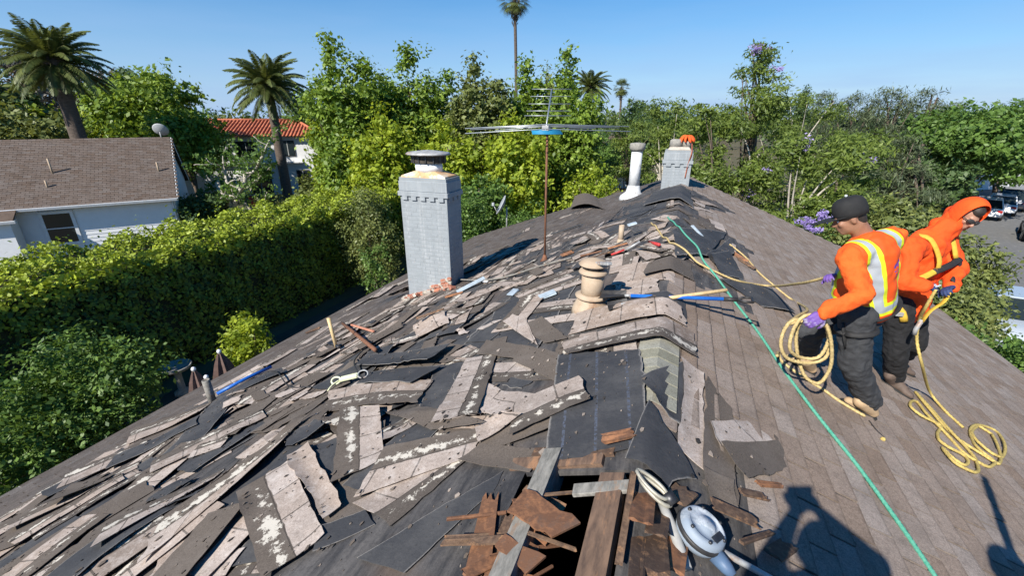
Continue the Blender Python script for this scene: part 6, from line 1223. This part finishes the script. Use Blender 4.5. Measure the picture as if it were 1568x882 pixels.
def hand(name, wrist, fdir, palm_n, mat, parent, base, curl=1.0, thumb_side=1.0, grip=None):
    """palm, four unequal bent fingers and a thumb leaving the side of the palm"""
    w = V(wrist); f = V(fdir).normalized(); n = V(palm_n); n = (n-f*n.dot(f)).normalized(); s = f.cross(n)*thumb_side; P = []
    P.append(rcone(w, .030, w+f*.05, .036, .6, n)); P.append(rcone(w+f*.045+s*.022, .026, w+f*.09+s*.026, .019, .8, n)); P.append(rcone(w+f*.045-s*.022, .026, w+f*.085-s*.028, .018, .8, n)); P.append(rcone(w+f*.05, .028, w+f*.09, .022, .7, n))
    for k, (o_, L) in enumerate(((.033, .072), (.011, .082), (-.011, .077), (-.032, .060))):
        p = w+f*.088+s*o_; d = (f+n*.25*curl).normalized(); a = .55*curl
        for j, fr in enumerate((.45, .32, .26)):
            q = p+d*L*fr; P.append(rcone(p, .0105-.0012*j, q, .0095-.0012*j, seg=10)); p = q; ax = f.cross(n).normalized(); d = (Matrix.Rotation(a*1.15, 3, ax)@d)
    p = w+f*.028+s*.034; d = (s*.75+f*.6+n*.35).normalized()
    for j, L in enumerate((.038, .030, .024)): q = p+d*L; P.append(rcone(p, .0145-.0015*j, q, .0125-.0015*j, seg=10)); p = q; d = (d+f*.25+n*.35*curl-s*.25).normalized()
    return organic(name, P, mat, parent, base, .0055, 3)
def boot(name, heel, toe, shin_dir, mat, parent, base, L=.0):
    h, t = V(heel), V(toe); f = (t-h).normalized(); u = V(shin_dir).normalized(); P = []
    up = V((.385*(1 if h.x > 0 else -1), 0, .92)); up = (up-f*up.dot(f)).normalized(); n = f.length
    T_ = h+f*.275
    P += [rcone(h+f*.03+up*.05, .042, h+f*.13+up*.055, .045), rcone(h+f*.12+up*.05, .046, T_-f*.05+up*.042, .040, .8, up), rcone(T_-f*.09+up*.04, .044, T_-f*.04+up*.036, .034, .8, up), rcone(h+f*.05+up*.06, .048, h+f*.06+u*.19, .055), rcone(h+f*.08+up*.08, .045, h+f*.16+up*.06, .04)]
    o = organic(name, P, mat, parent, base, .009, 4); s = f.cross(up); vs = []
    for zt in (0, .026):
        for (a, b) in ((-.015, .03), (-.02, 0), (-.015, -.03), (.08, -.036), (.17, -.046), (.24, -.042), (.282, -.018), (.285, .012), (.25, .042), (.17, .046), (.08, .036)): vs.append(h+f*a+s*b+up*(zt-.002)-base)
    n = 11; MB().add(vs, [tuple(range(n))[::-1], tuple(range(n, 2*n))]+[(i, (i+1) % n, n+(i+1) % n, n+i) for i in range(n)]).build('sole', M_SOLE, o); return o
def head_prims(c, f, u, s=1.0):
    """skull, jaw, nose, brow, ears; f faces forward, u up"""
    c = V(c); f = V(f).normalized(); u = (V(u)-f*V(u).dot(f)).normalized(); r = f.cross(u); P = []
    def ball(p, rx, ry, rz): mb = MB().ball((0, 0, 0), (rx, ry, rz), 16, 10, Matrix((r, f, u)).transposed()); return [tuple(V(v)+p) for v in mb.v], mb.f
    P += [ball(c+u*.035-f*.012, .076*s, .096*s, .090*s), ball(c-u*.035+f*.022, .060*s, .070*s, .085*s), ball(c-u*.092+f*.055, .030*s, .030*s, .026*s), ball(c+u*.018+f*.078, .050*s, .016*s, .014*s)]
    P += [rcone(c+f*.088+u*.004, .010, c+f*.108-u*.030, .016), ball(c-u*.034+f*.094, .019, .012, .010), ball(c-u*.062+f*.082, .025, .014, .008), ball(c-u*.074+f*.080, .022, .013, .008)]
    for sg in (-1, 1): P += [ball(c+r*sg*.076-f*.01-u*.012, .010, .020, .032), ball(c+r*sg*.042+f*.066-u*.028, .022, .018, .022)]
    return P, r, f, u
def eyes(c, r, f, u, parent, base):
    for sg in (-1, 1):
        e = V(c)+r*sg*.031+f*.074-u*.002-base; o = MB().ball(e, .0105, 12, 8).build('eye', M_WHITE, parent); MB().ball(e+f*.0075, .006, 8, 6).build('iris', M_BLACK, o)

def person1():
    footL, footLt = V((1.776,3.988,4.660)), V((1.487,3.996,4.781)); footR, footRt = V((1.348,4.257,4.838)), V((1.108,4.299,4.938))
    hip = V((1.462,3.928,5.628)); hL, hR = V((1.383,3.795,5.628)), V((1.519,4.094,5.590)); sL, sR = V((1.180,3.656,6.144)), V((1.500,3.954,6.239)); chest = (sL+sR)/2
    base = V((1.45, 4.05, roof_z(1.45)))
    eL, wL = V((1.270,3.491,5.909)), V((1.054,3.419,5.767)); eR, wR = V((1.449,4.108,5.826)), V((1.246,3.943,5.889)); hc = V((1.180,3.853,6.371)); neck = V((1.339,3.891,6.234))
    fwd = V((-.92, .38, 0)).normalized()
    kneeL = V((1.465,3.805,5.215)); ankL = footL+(footLt-footL).normalized()*.07+V((0, 0, .10)); kneeR = V((1.159,4.010,5.382)); ankR = footR+(footRt-footR).normalized()*.07+V((0, 0, .10))
    hf = V((-.90, .10, -.42)).normalized(); P, r, f, u = head_prims(hc, hf, (-.3, .1, 1))
    prims = P+[rcone(neck-V((0, 0, .04)), .070, hc-u*.05-f*.025, .062), rcone(chest-V((0, 0, .08)), .09, hip, .10, .8, fwd), rcone(sL, .05, eL, .04), rcone(eL, .038, wL, .027), rcone(sR, .05, eR, .04), rcone(eR, .038, wR, .027), rcone(hL, .08, kneeL, .055), rcone(kneeL, .052, ankL, .038), rcone(hR, .08, kneeR, .055), rcone(kneeR, .052, ankR, .038), rcone(sL-V((0, 0, .03)), .04, sR-V((0, 0, .03)), .04), rcone(hL, .08, hR, .08)]
    fd = (wL-eL).normalized(); body = organic('person', prims, M_SKIN, None, base, .010, 4); body.location = base
    tag(body, 'worker in black cap and orange reflective vest holding a coil of rope', 'person'); eyes(hc, r, f, u, body, base)
    hair = organic('hair', [rcone(hc-f*.040+u*.01, .070, hc-f*.045-u*.030, .058, .92, f)], M_HAIR, body, base, .010, 3)
    # clothes
    organic('trousers', [rcone(hL, .125, kneeL, .098), rcone(kneeL, .098, ankL+V((0, 0, .045)), .092), rcone(hR, .12, kneeR, .098), rcone(kneeR, .096, ankR+V((0, 0, .05)), .084), rcone(hL+V((0, 0, .03)), .135, hR+V((0, 0, .03)), .135), rcone(hip, .165, hip.lerp(chest, .35), .165, .9, fwd)], M_TROUSER, body, base, .011, 3, .016, 11.0, wdir=(1, 1, .55))
    organic('shirt', [rcone(sL-V((0, 0, .015)), .080, eL, .070), rcone(eL, .070, wL+fd*.0, .050), rcone(sR-V((0, 0, .015)), .086, eR, .076), rcone(eR, .072, wR, .050), rcone(chest-V((0, 0, .05)), .14, hip.lerp(chest, .2), .15, .8, fwd), rcone(sL-V((0, 0, .02)), .08, sR-V((0, 0, .02)), .08), rcone(neck-V((0, 0, .07)), .085, neck-V((0, 0, .01)), .068)], M_SHIRT, body, base, .010, 4, .022, 9.0, wdir=(1, 1, .6))
    lo = hip.lerp(chest, .12); ax = (chest-lo).normalized(); side = (sR-sL); side = (side-ax*side.dot(ax)).normalized(); fw = ax.cross(side).normalized()
    if fw.dot(fwd) < 0: fw = -fw
    S, A, Fv, O = np.array(side), np.array(ax), np.array(fw), np.array(lo); Ht = (chest-lo).length
    def band(co):
        d = co-O; a = d@A; s = d@S; ff = d@Fv
        hb = np.abs(a-.06)                                       # belt band
        xs = np.abs(s)-(.108+.02*np.clip((a-.25)/.25, 0, 1)-.02*np.clip((.25-a)/.2, 0, 1))         # shoulder bands front and back
        return np.minimum(hb, np.where(a > .05, np.abs(xs), 1.0)*.98)
    def emblem(co):                                              # purple animal mark and small lettering printed on the back
        d = co-O; a = d@A-(Ht-.115); x = d@S-.03; back = (d@Fv) < 0; v = np.full(len(co), 9.0)
        for (ex, ey, rx, ry) in ((0, 0, .034, .019), (.028, .012, .018, .017), (-.022, -.010, .016, .017), (.018, -.016, .011, .014), (.046, .004, .012, .010)): v = np.minimum(v, ((x-ex)/rx)**2+((a-ey)/ry)**2)
        for (ex, ey, l) in ((-.02, -.05, .011), (.012, -.047, .013), (-.012, -.075, .010), (.018, -.072, .010), (.0, -.10, .016)): v = np.minimum(v, ((x-ex)/l)**2+((a-ey)/.007)**2)
        return np.where(back, v, 9.0)
    organic('safety_vest', [rcone(lo+ax*.0, .205, chest-ax*.08, .180, .92, fw), rcone(sL.lerp(sR, .12)-ax*.03, .106, sL.lerp(sR, .88)-ax*.03, .106), rcone(chest-ax*.02, .11, neck-V((0, 0, .05)), .095), rcone(lo+fw*.05, .19, chest-ax*.2+fw*.03, .17)], M_VEST, body, base, .0085, 5, .012, 7.0, cut=[(lo-ax*.055, -ax)], attr={'band': band, 'emblem': emblem})
    # cap
    mb = MB().lathe([(.093, -.036), (.097, .0), (.098, .03), (.094, .062), (.080, .090), (.050, .108), (.005, .115)], hc+u*.040-f*.014-base, 22, Matrix((r, f, u)).transposed(), True, .93, 1.10); cap_ = mb.build('cap', M_CAP, body)
    vs = []
    for t in (0, .006):
        for a in np.linspace(-1.15, 1.15, 9): vs.append(hc+u*(.020+t-.006*math.cos(a))+r*.092*math.sin(a)+f*(.095*math.cos(a)-.012)-base)
        for a in np.linspace(1.0, -1.0, 9): vs.append(hc+u*(.016+t+.004*math.cos(a))+r*.085*math.sin(a)+f*(.02+.215*math.cos(a))-base)
    MB().add(vs, [tuple(range(18))[::-1], tuple(range(18, 36))]+[(i, (i+1) % 18, 18+(i+1) % 18, 18+i) for i in range(18)]).build('cap_brim', M_CAP, body); MB().ball(hc+u*.160-f*.014-base, .010, 8, 6).build('cap_button', M_PRINT, body)
    hand('glove', wL, (fd+V((0, 0, -.25))).normalized(), V((-.2, .9, -.4)), M_GLOVE1, body, base, 1.25, 1)
    hand('glove', wR, (wR-eR).normalized(), V((0, -.5, -.7)), M_GLOVE1, body, base, 1.3, -1)
    boot('boot', footL, footLt, (kneeL-ankL), M_BOOT, body, base); boot('boot', footR, footRt, (kneeR-ankR), M_BOOT, body, base)
    # harness: belt, thigh straps
    mb = MB(); pts = [hip+V((0, 0, .05))+side*.245*math.cos(a)+fw*.185*math.sin(a) for a in np.linspace(0, 2*math.pi, 26)]; mb.tube([p-base for p in pts], .026, 8, flat=.35); mb.build('harness_belt', M_BELT, body)
    for hh, kk, sg in ((hL, kneeL, -1), (hR, kneeR, 1)):
        c = hh.lerp(kk, .22); d = (kk-hh).normalized(); e1 = d.orthogonal().normalized(); e2 = d.cross(e1); MB().tube([c+(e1*math.cos(a)+e2*math.sin(a))*.128-base for a in np.linspace(0, 2*math.pi, 20)], .022, 8, flat=.4).build('thigh_strap', M_BELT, body)
    MB().tube([p-base for p in spline([hL+fw*.02-side*.115, hL.lerp(kneeL, .25)-side*.125, hL.lerp(kneeL, .5)-side*.10], .04)], .022, 8, flat=.4).build('hanging_strap', M_BELT, body)
    return wL, fd
W1, FD1 = person1()

def person2():
    footR, footRt = V((2.239,5.074,4.467)), V((2.436,4.941,4.385)); footL, footLt = V((2.555,5.775,4.335)), V((2.877,5.779,4.201)); base = V((2.45, 5.1, roof_z(2.45)))
    hip = V((2.161,4.957,5.374)); hR, hL = V((2.046,4.801,5.379)), V((2.267,5.110,5.370)); sR, sL = V((1.932,4.719,6.007)), V((2.362,5.153,5.998)); chest = (sR+sL)/2; neck = V((2.254,4.967,6.118)); hc = V((2.368,4.985,6.252))
    eR, wR = V((1.901,4.520,5.719)), V((2.059,4.491,5.726)); eL, wL = V((2.428,4.989,5.764)), V((2.308,4.700,5.673))
    fwd = V((.90, -.42, 0)).normalized(); hf = V((.30, -.84, -.44)).normalized(); P, r, f, u = head_prims(hc, hf, (.35, -.1, 1), .98)
    kneeR = V((2.165,4.861,4.915)); ankR = footR+(footRt-footR).normalized()*.07+V((0, 0, .10)); kneeL = V((2.413,5.133,4.932)); ankL = footL+(footLt-footL).normalized()*.07+V((0, 0, .10))
    prims = P+[rcone(neck-V((0, 0, .02)), .06, hc-u*.05-f*.02, .055), rcone(chest-V((0, 0, .08)), .09, hip, .10, .8, fwd), rcone(sL, .05, eL, .04), rcone(eL, .038, wL, .027), rcone(sR, .05, eR, .04), rcone(eR, .038, wR, .027), rcone(hL, .08, kneeL, .055), rcone(kneeL, .052, ankL, .038), rcone(hR, .08, kneeR, .055), rcone(kneeR, .052, ankR, .038), rcone(sL-V((0, 0, .03)), .04, sR-V((0, 0, .03)), .04), rcone(hL, .08, hR, .08)]
    body = organic('person', prims, M_SKIN2, None, base, .009, 3); body.location = base; tag(body, 'worker in bright orange hoodie, sunglasses and navy gloves gripping a strap', 'person')
    eyes(hc, r, f, u, body, base)
    organic('hair', [rcone(hc+u*.070+f*.030, .058, hc+u*.03-f*.03, .082), rcone(hc+u*.075+f*.052+r*.025, .024, hc+u*.075+f*.052-r*.025, .024)], M_HAIR, body, base, .009, 3)
    # wrap-around sunglasses
    mb = MB()
    for sg in (-1, 1): mb.ball(hc+r*sg*.036+f*.096-u*.001-base, (.033, .010, .021), 14, 8, Matrix(((r*.93-f*sg*.36).normalized(), (f*.93+r*sg*.36).normalized(), u)).transposed())
    mb.tube([hc+r*.02+f*.104-base, hc-r*.02+f*.104-base], .004, 6)
    for sg in (-1, 1): mb.tube([hc+r*sg*.066+f*.085-base, hc+r*sg*.082-base], .004, 6)
    mb.build('sunglasses', M_BLACK, body)
    organic('trousers', [rcone(hL, .12, kneeL, .098), rcone(kneeL, .098, ankL+V((0, 0, .05)), .078), rcone(hR, .125, kneeR, .100), rcone(kneeR, .100, ankR+V((0, 0, .05)), .092), rcone(hL+V((0, 0, .03)), .11, hR+V((0, 0, .03)), .11), rcone(hip, .13, hip.lerp(chest, .3), .13, .8, fwd)], M_TROUSER2, body, base, .011, 3, .016, 11.0, wdir=(1, 1, .55))
    lo = hip.lerp(chest, .1); ax = (chest-lo).normalized(); side = sL-sR; side = (side-ax*side.dot(ax)).normalized(); fw = side.cross(ax).normalized()
    if fw.dot(fwd) < 0: fw = -fw
    hood = [rcone(sR.lerp(sL, .04)-ax*.02, .098, sR.lerp(sL, .96)-ax*.02, .098), rcone(chest-ax*.05, .175, lo, .185, .88, fw), rcone(sR-ax*.015, .092, eR, .084), rcone(eR, .084, wR-(wR-eR).normalized()*.02, .058), rcone(sL-ax*.01, .094, eL, .086), rcone(eL, .086, wL, .055), rcone(chest, .12, neck, .10), rcone(lo, .175, lo-ax*.06, .18, .9, fw)]
    organic('hoodie', hood, M_HOOD, body, base, .010, 4, .030, 7.5, wdir=(1, 1, .6))
    # hood: open shell around the head
    vs, n, m = [], 16, 9
    for th in (0, 1):
        for j in range(m):
            g = j/(m-1); ang = g*math.pi*.66
            for k in range(n):
                a = 2*math.pi*k/n; rad = (.126-.010*th)*math.sin(max(.12, ang))**.75*(1+.10*math.cos(a))
                c = hc-f*(.005+.125*math.cos(ang))+u*(.018-.010*g); p = c+r*rad*math.sin(a)*.96+u*rad*math.cos(a)*1.18
                if math.cos(a) < -.3: p = p+(neck-hc)*.32*(-math.cos(a))*(1-.25*g)
                vs.append(p-base)
    F = []
    for th in (0, 1):
        for j in range(m-1):
            for k in range(n): q = (th*m*n+j*n+k, th*m*n+j*n+(k+1) % n, th*m*n+(j+1)*n+(k+1) % n, th*m*n+(j+1)*n+k); F.append(q if th == 0 else q[::-1])
    for k in range(n): F.append(((m-1)*n+k, (m-1)*n+(k+1) % n, m*n+(m-1)*n+(k+1) % n, m*n+(m-1)*n+k))
    F += [tuple(range(n)), tuple(range(m*n, m*n+n))[::-1]]
    ho = MB().add(vs, F, True).build('hood', M_HOOD, body)
    sb = ho.modifiers.new('s', 'SUBSURF'); sb.levels = 1; sb.render_levels = 2
    organic('hood_collar', [rcone(neck-ax*.01+side*.05, .062, neck-ax*.01-side*.05, .062), rcone(neck+fw*.04-ax*.02, .055, neck-fw*.07+ax*.03, .065), rcone(neck, .08, hc-f*.06-u*.03, .095)], M_HOOD, body, base, .012, 4, .012, 10.0)
    hand('glove', wR, (wL-wR+V((0, -.02, -.02))).normalized(), V((.2, .6, -.6)), M_GLOVE2, body, base, 1.2, 1); hand('glove', wL, (wR-wL+V((.08, 0, -.05))).normalized(), V((.1, -.6, -.6)), M_GLOVE2, body, base, 1.2, -1)
    mb = MB(); hm = wR+(wL-wR).normalized()*.07; 
    for k in range(3): mb.box(hm+V((-.012+.016*k, -.036, .020-.010*(k % 2)))-base, (.014, .008, .022), Euler((.5, .2, .4)))
    mb.build('glove_print', M_PRINT, body)
    boot('boot', footR, footRt, kneeR-ankR, M_BOOT2, body, base); boot('boot', footL, footLt, kneeL-ankL, M_BOOT2, body, base)
    # harness straps
    def web(name, pts, mat, w=.022): MB().tube([V(p)-base for p in spline(pts, .03)], w, 8, flat=.38).build(name, mat, body)
    so = fw*.13
    web('shoulder_strap', [sR.lerp(sL, .25)+ax*.075-fw*.04, sR.lerp(sL, .25)+ax*.06+fw*.07, sR.lerp(sL, .28)-ax*.09+fw*.165, sR.lerp(sL, .30)-ax*.22+fw*.18], M_WEB); web('shoulder_strap', [sR.lerp(sL, .78)+ax*.07, sR.lerp(sL, .78)+ax*.04+fw*.09, sR.lerp(sL, .76)-ax*.12+fw*.17], M_WEB)
    web('chest_strap', [sR.lerp(sL, .2)-ax*.20+fw*.185, sR.lerp(sL, .5)-ax*.16+fw*.20, sR.lerp(sL, .85)-ax*.13+fw*.18], M_BELT, .028); web('side_strap', [sR.lerp(sL, .25)-ax*.19+fw*.185, sR.lerp(sL, .02)-ax*.26+fw*.15-side*.03, sR-ax*.33-side*.06+fw*.05], M_WEB, .026)
    web('lanyard_strap', [sR.lerp(sL, .8)-ax*.14+fw*.19, sR.lerp(sL, .8)-ax*.24+fw*.22, wL+V((0, 0, .05))], M_BELT, .032)
    web('waist_strap', [hR+V((0, 0, .14))-side*.06-fw*.10, hR+V((0, 0, .07))-side*.10, hR+V((0, 0, .02))-side*.10+fw*.07, hR-V((0, 0, .06))-side*.08+fw*.10], M_WEB, .032); MB().box(hR+V((0, 0, .01))-side*.13+fw*.07-base, (.06, .02, .04)).build('buckle', M_GALV, body, bevel=.005)
    return wR, wL
W2, W2L = person2()

# ------------------------------------------------------------------ ropes held by the workers
grip = V(W1)+V(FD1)*.10+V((0, 0, -.015))
cx = V((1.029,3.564,5.446)); er = V((math.cos(math.radians(20.650)), math.sin(math.radians(20.650)), 0)); eu = V((0, 0, 1)); ed = er.cross(eu); pts = []
def pl(u, d=0.0): return V(u)+ed*d
loops = [(1.047,3.515,5.673), (0.887,3.480,5.651), (0.846,3.457,5.493), (0.915,3.471,5.354), (1.088,3.540,5.307), (1.195,3.583,5.368), (1.157,3.568,5.561), (1.074,3.513,5.699), (0.957,3.473,5.708), (0.906,3.454,5.597), (0.918,3.460,5.434), (1.027,3.532,5.344), (1.141,3.551,5.369), (1.166,3.552,5.543), (1.087,3.492,5.690), (1.164,3.504,5.540), (1.225,3.547,5.310), (1.195,3.560,5.146), (1.104,3.555,5.163), (1.026,3.554,5.286), (0.962,3.542,5.483), (0.951,3.508,5.633), (1.013,3.474,5.716)]
rope('coiled_rope', [V(p) for p in loops]+[V((1.100,3.498,5.637))], .0125, M_ROPE_T, 'coil of tan rope hanging from the capped worker\'s purple glove')
rope('trailing_rope', [V((0.947,3.874,5.162)), V((1.042,4.245,5.016)), V((1.075,4.137,4.972))]+on_roof([(1.151,4.066,4.921),(1.279,4.024,4.867),(1.389,3.990,4.821),(1.517,3.918,4.768),(1.642,3.907,4.716),(1.710,3.879,4.688)], .012, .012)[1:], .012, M_ROPE_T, 'tan rope end lying across the tan boot')
rope('thin_cord', on_roof([(1.705,3.866,4.689),(1.722,3.768,4.682),(1.757,3.699,4.668)], .006, .01), .005, M_BLACK, 'thin black cord end beside the tan boot', .01); o = MB().ball((1.731,3.643,4.699), .018, 10, 6).build('rope_tip', M_ROPE_Y, None); tag(o, 'small yellow knot at the end of the black cord', 'rope tip')
A = on_roof([(-0.423,8.302,5.244),(-0.219,7.192,5.319),(-0.002,6.243,5.399),(0.263,5.926,5.291),(0.528,5.898,5.180)], .012, .012)
rope('tan_rope', A+[V((0.830,5.946,5.114)), V((1.263,6.247,4.994)), V((1.177,4.648,5.579)), V((1.237,4.237,5.778)), V((1.255,3.956,5.886))], .0125, M_ROPE_T, 'tan rope stretched from the ridge to the capped worker\'s chest')
B = on_roof([(0.869,7.854,5.038),(1.104,7.697,4.940),(1.234,7.124,4.886),(1.409,6.754,4.813),(1.579,6.489,4.742),(1.723,6.453,4.682)], .012, .012)
rope('tan_rope', B+[V((1.302,4.697,5.306)), V((1.027,3.888,5.540)), V((0.876,3.517,5.612)), V((0.902,3.482,5.642)), V((1.024,3.471,5.699))], .0125, M_ROPE_T, 'tan rope from the torn ridge shingles into the hand-held coil')
C_ = [V(W2)+V((.05, -.01, -.02)), V((2.105,4.519,5.530)), V((2.149,4.638,5.361)), V((2.203,4.686,5.150)), V((2.307,4.679,4.901)), V((2.715,5.219,4.368)), V((2.814,5.062,4.257)), V((2.886,4.871,4.217))]
rope('yellow_rope', C_, .0125, M_ROPE_Y, 'yellow rope dropping from the navy gloves to the pile')
D_ = on_roof([(2.584,5.189,4.323),(2.574,4.985,4.327),(2.592,4.779,4.320),(2.606,4.606,4.314),(2.662,4.447,4.291),(2.784,4.377,4.240),(2.886,4.338,4.197),(3.073,4.628,4.120),(3.227,5.076,4.055),(3.151,5.133,4.087),(2.917,4.793,4.185),(2.899,4.603,4.192),(3.017,4.544,4.143),(3.241,4.869,4.049),(3.374,5.253,3.994),(3.195,5.186,4.069),(2.951,4.885,4.170),(2.808,4.486,4.230),(2.873,4.352,4.203),(2.719,4.172,4.267),(2.587,4.205,4.322),(2.538,4.409,4.342),(2.480,4.651,4.366),(2.489,4.924,4.363),(2.361,4.751,4.416),(2.332,4.592,4.428),(2.459,4.549,4.375),(2.564,4.587,4.332),(2.423,4.341,4.390),(2.369,4.150,4.413),(2.477,4.143,4.368),(2.548,4.106,4.338),(2.447,3.956,4.381),(2.376,3.989,4.410),(2.348,4.080,4.422),(2.332,3.999,4.428),(2.351,3.875,4.420),(2.468,3.883,4.372),(2.575,4.003,4.327),(2.663,4.238,4.290),(2.653,4.385,4.295),(2.613,4.573,4.311),(2.624,4.919,4.307),(2.588,5.168,4.322)], .012, .012)
for i, p in enumerate(D_): p.z += .007*(1+math.sin(i*.9))
rope('rope_pile', D_, .0125, M_ROPE_Y, 'tangled pile of yellow rope lying on the tan shingles')
o = MB().tube(spline([V(W2L)+V((0, 0, -.03)), V((2.242,4.588,5.572)), V((2.146,4.522,5.498)), V((2.112,4.513,5.397))], .03), .022, 8, flat=.35).build('lanyard_webbing', M_WEB, None); tag(o, 'yellow webbing strap looped below the navy gloves', 'strap')
o = MB().tube([V((2.110,4.517,5.408)), V((2.089,4.514,5.311)), V((2.094,4.520,5.264))], .018, 8).build('rope_grab', M_GALV, None); tag(o, 'metal rope grab at the end of the yellow webbing', 'clip')
rope('thin_cord', [V((2.398,5.210,4.461))]+on_roof([(2.506,5.317,4.356),(2.550,5.230,4.337),(2.584,5.189,4.323)], .006, .01), .005, M_BLACK, 'thin black cord leading to the yellow rope pile', .01)

# ------------------------------------------------------------------ the photographer and a third worker, standing just behind the camera
def bystander(x, y, label, fwd, arms, shirt, H=1.72, pole=None):
    g = V((x, y, roof_z(x))); f = V(fwd).normalized(); s = V((f.y, -f.x, 0)); top = RIDGE_Z*0+g.z+H; P = []
    hip = V((x, y, top-.80)); ch_ = V((x, y, top-.36)); hc = V((x, y, top-.12)); body = None
    Pm, r, f2, u = head_prims(hc, f, (0, 0, 1)); P += Pm+[rcone(ch_, .07, hc-V((0, 0, .05)), .056), rcone(ch_-V((0, 0, .04)), .21, hip, .19, .75, f)]
    arms_ = [(ch_+s*sg*.19+V((0, 0, .01)), a, b) for sg, (a, b) in zip((-1, 1), arms)]
    for sh, e, w in arms_: P += [rcone(sh, .085, V(e), .075), rcone(V(e), .07, V(w), .035)]
    P.append(rcone(ch_+s*.18, .075, ch_-s*.18, .075))
    feet = []
    for sg in (-1, 1):
        fx, fy = x+s.x*sg*.2, y+s.y*sg*.2; ft = V((fx, fy, roof_z(fx)+.09)); feet.append(ft); kn = (hip+s*sg*.11).lerp(ft, .5)+f*.03; P += [rcone(hip+s*sg*.09, .10, kn, .075), rcone(kn, .075, ft, .06)]
    body = organic('person', P, shirt, None, g, .016, 4); body.location = g; tag(body, label, 'person')
    organic('trousers', [rcone(hip+V((0, 0, .1)), .16, hip, .165, .75, f)]+[rcone(hip+s*sg*.09, .115, (hip+s*sg*.11).lerp(ft, .5)+f*.03, .09) for sg, ft in zip((-1, 1), feet)]+[rcone((hip+s*sg*.11).lerp(ft, .5)+f*.03, .09, ft, .08) for sg, ft in zip((-1, 1), feet)], M_TROUSER, body, g, .016, 4, .015)
    for ft in feet: boot('boot', ft-V((0, 0, .088))-f*.06, ft-V((0, 0, .088))+f*.2, V((0, 0, 1)), M_BOOT2, body, g)
    for (sh, e, w), sg in zip(arms_, (1, -1)): hand('hand', w, (V(w)-V(e)).normalized(), f*.2+V((0, 0, -1)), M_SKIN, body, g, 1.0, sg)
    MB().lathe([(.13, -.02), (.128, .03), (.11, .08), (.06, .115), (.005, .125)], hc+V((0, 0, .04))-g, 20, None, True, .95, 1.1).build('helmet', M_WHITE, body)
    return body
fz = V((-math.sin(math.radians(20.650)), math.cos(math.radians(20.650)), 0)); fs_ = V((fz.y, -fz.x, 0)); c0 = V((0, 0, 7.05)); ph = c0-fz*.40-fs_*.10
bystander(ph.x, ph.y, 'photographer in a hard hat standing astride the ridge behind the camera', fz, ((c0-fz*.32-fs_*.30+V((0, 0, -.20)), c0-fz*.12-fs_*.07+V((0, 0, -.05))), (c0-fz*.32+fs_*.26+V((0, 0, -.20)), c0-fz*.12+fs_*.07+V((0, 0, -.05)))), M_SHIRT, 1.74)
o = MB().box(c0-fz*.03, (.15, .009, .075), Euler((math.radians(-21), 0, math.radians(20.650)))).build('phone', M_BLACK, None, bevel=.002); tag(o, 'black phone held up by the photographer', 'phone')
q = V((1.30, .38, 0)); pole_ = V((1.52, .88, 0))
bystander(q.x, q.y, 'third worker upright on the good slope beside the photographer holding a pole', (.3, .95, 0), ((q+V((-.22, .1, roof_z(1.3)+1.1)), q+V((-.12, .25, roof_z(1.3)+.95))), (q+V((.26, .12, roof_z(1.3)+1.15)), pole_+V((0, -.05, roof_z(1.5)+1.25)))), M_HOOD, 1.72)
o = MB().tube([pole_+V((0, 0, roof_z(1.52)+.0)), pole_+V((0, 0, roof_z(1.52)+1.0)), pole_+V((0, 0, roof_z(1.52)+2.1))], .032, 10).build('wooden_pole', M_NEWWOOD, None); tag(o, 'long wooden pole held upright by the third worker', 'pole')
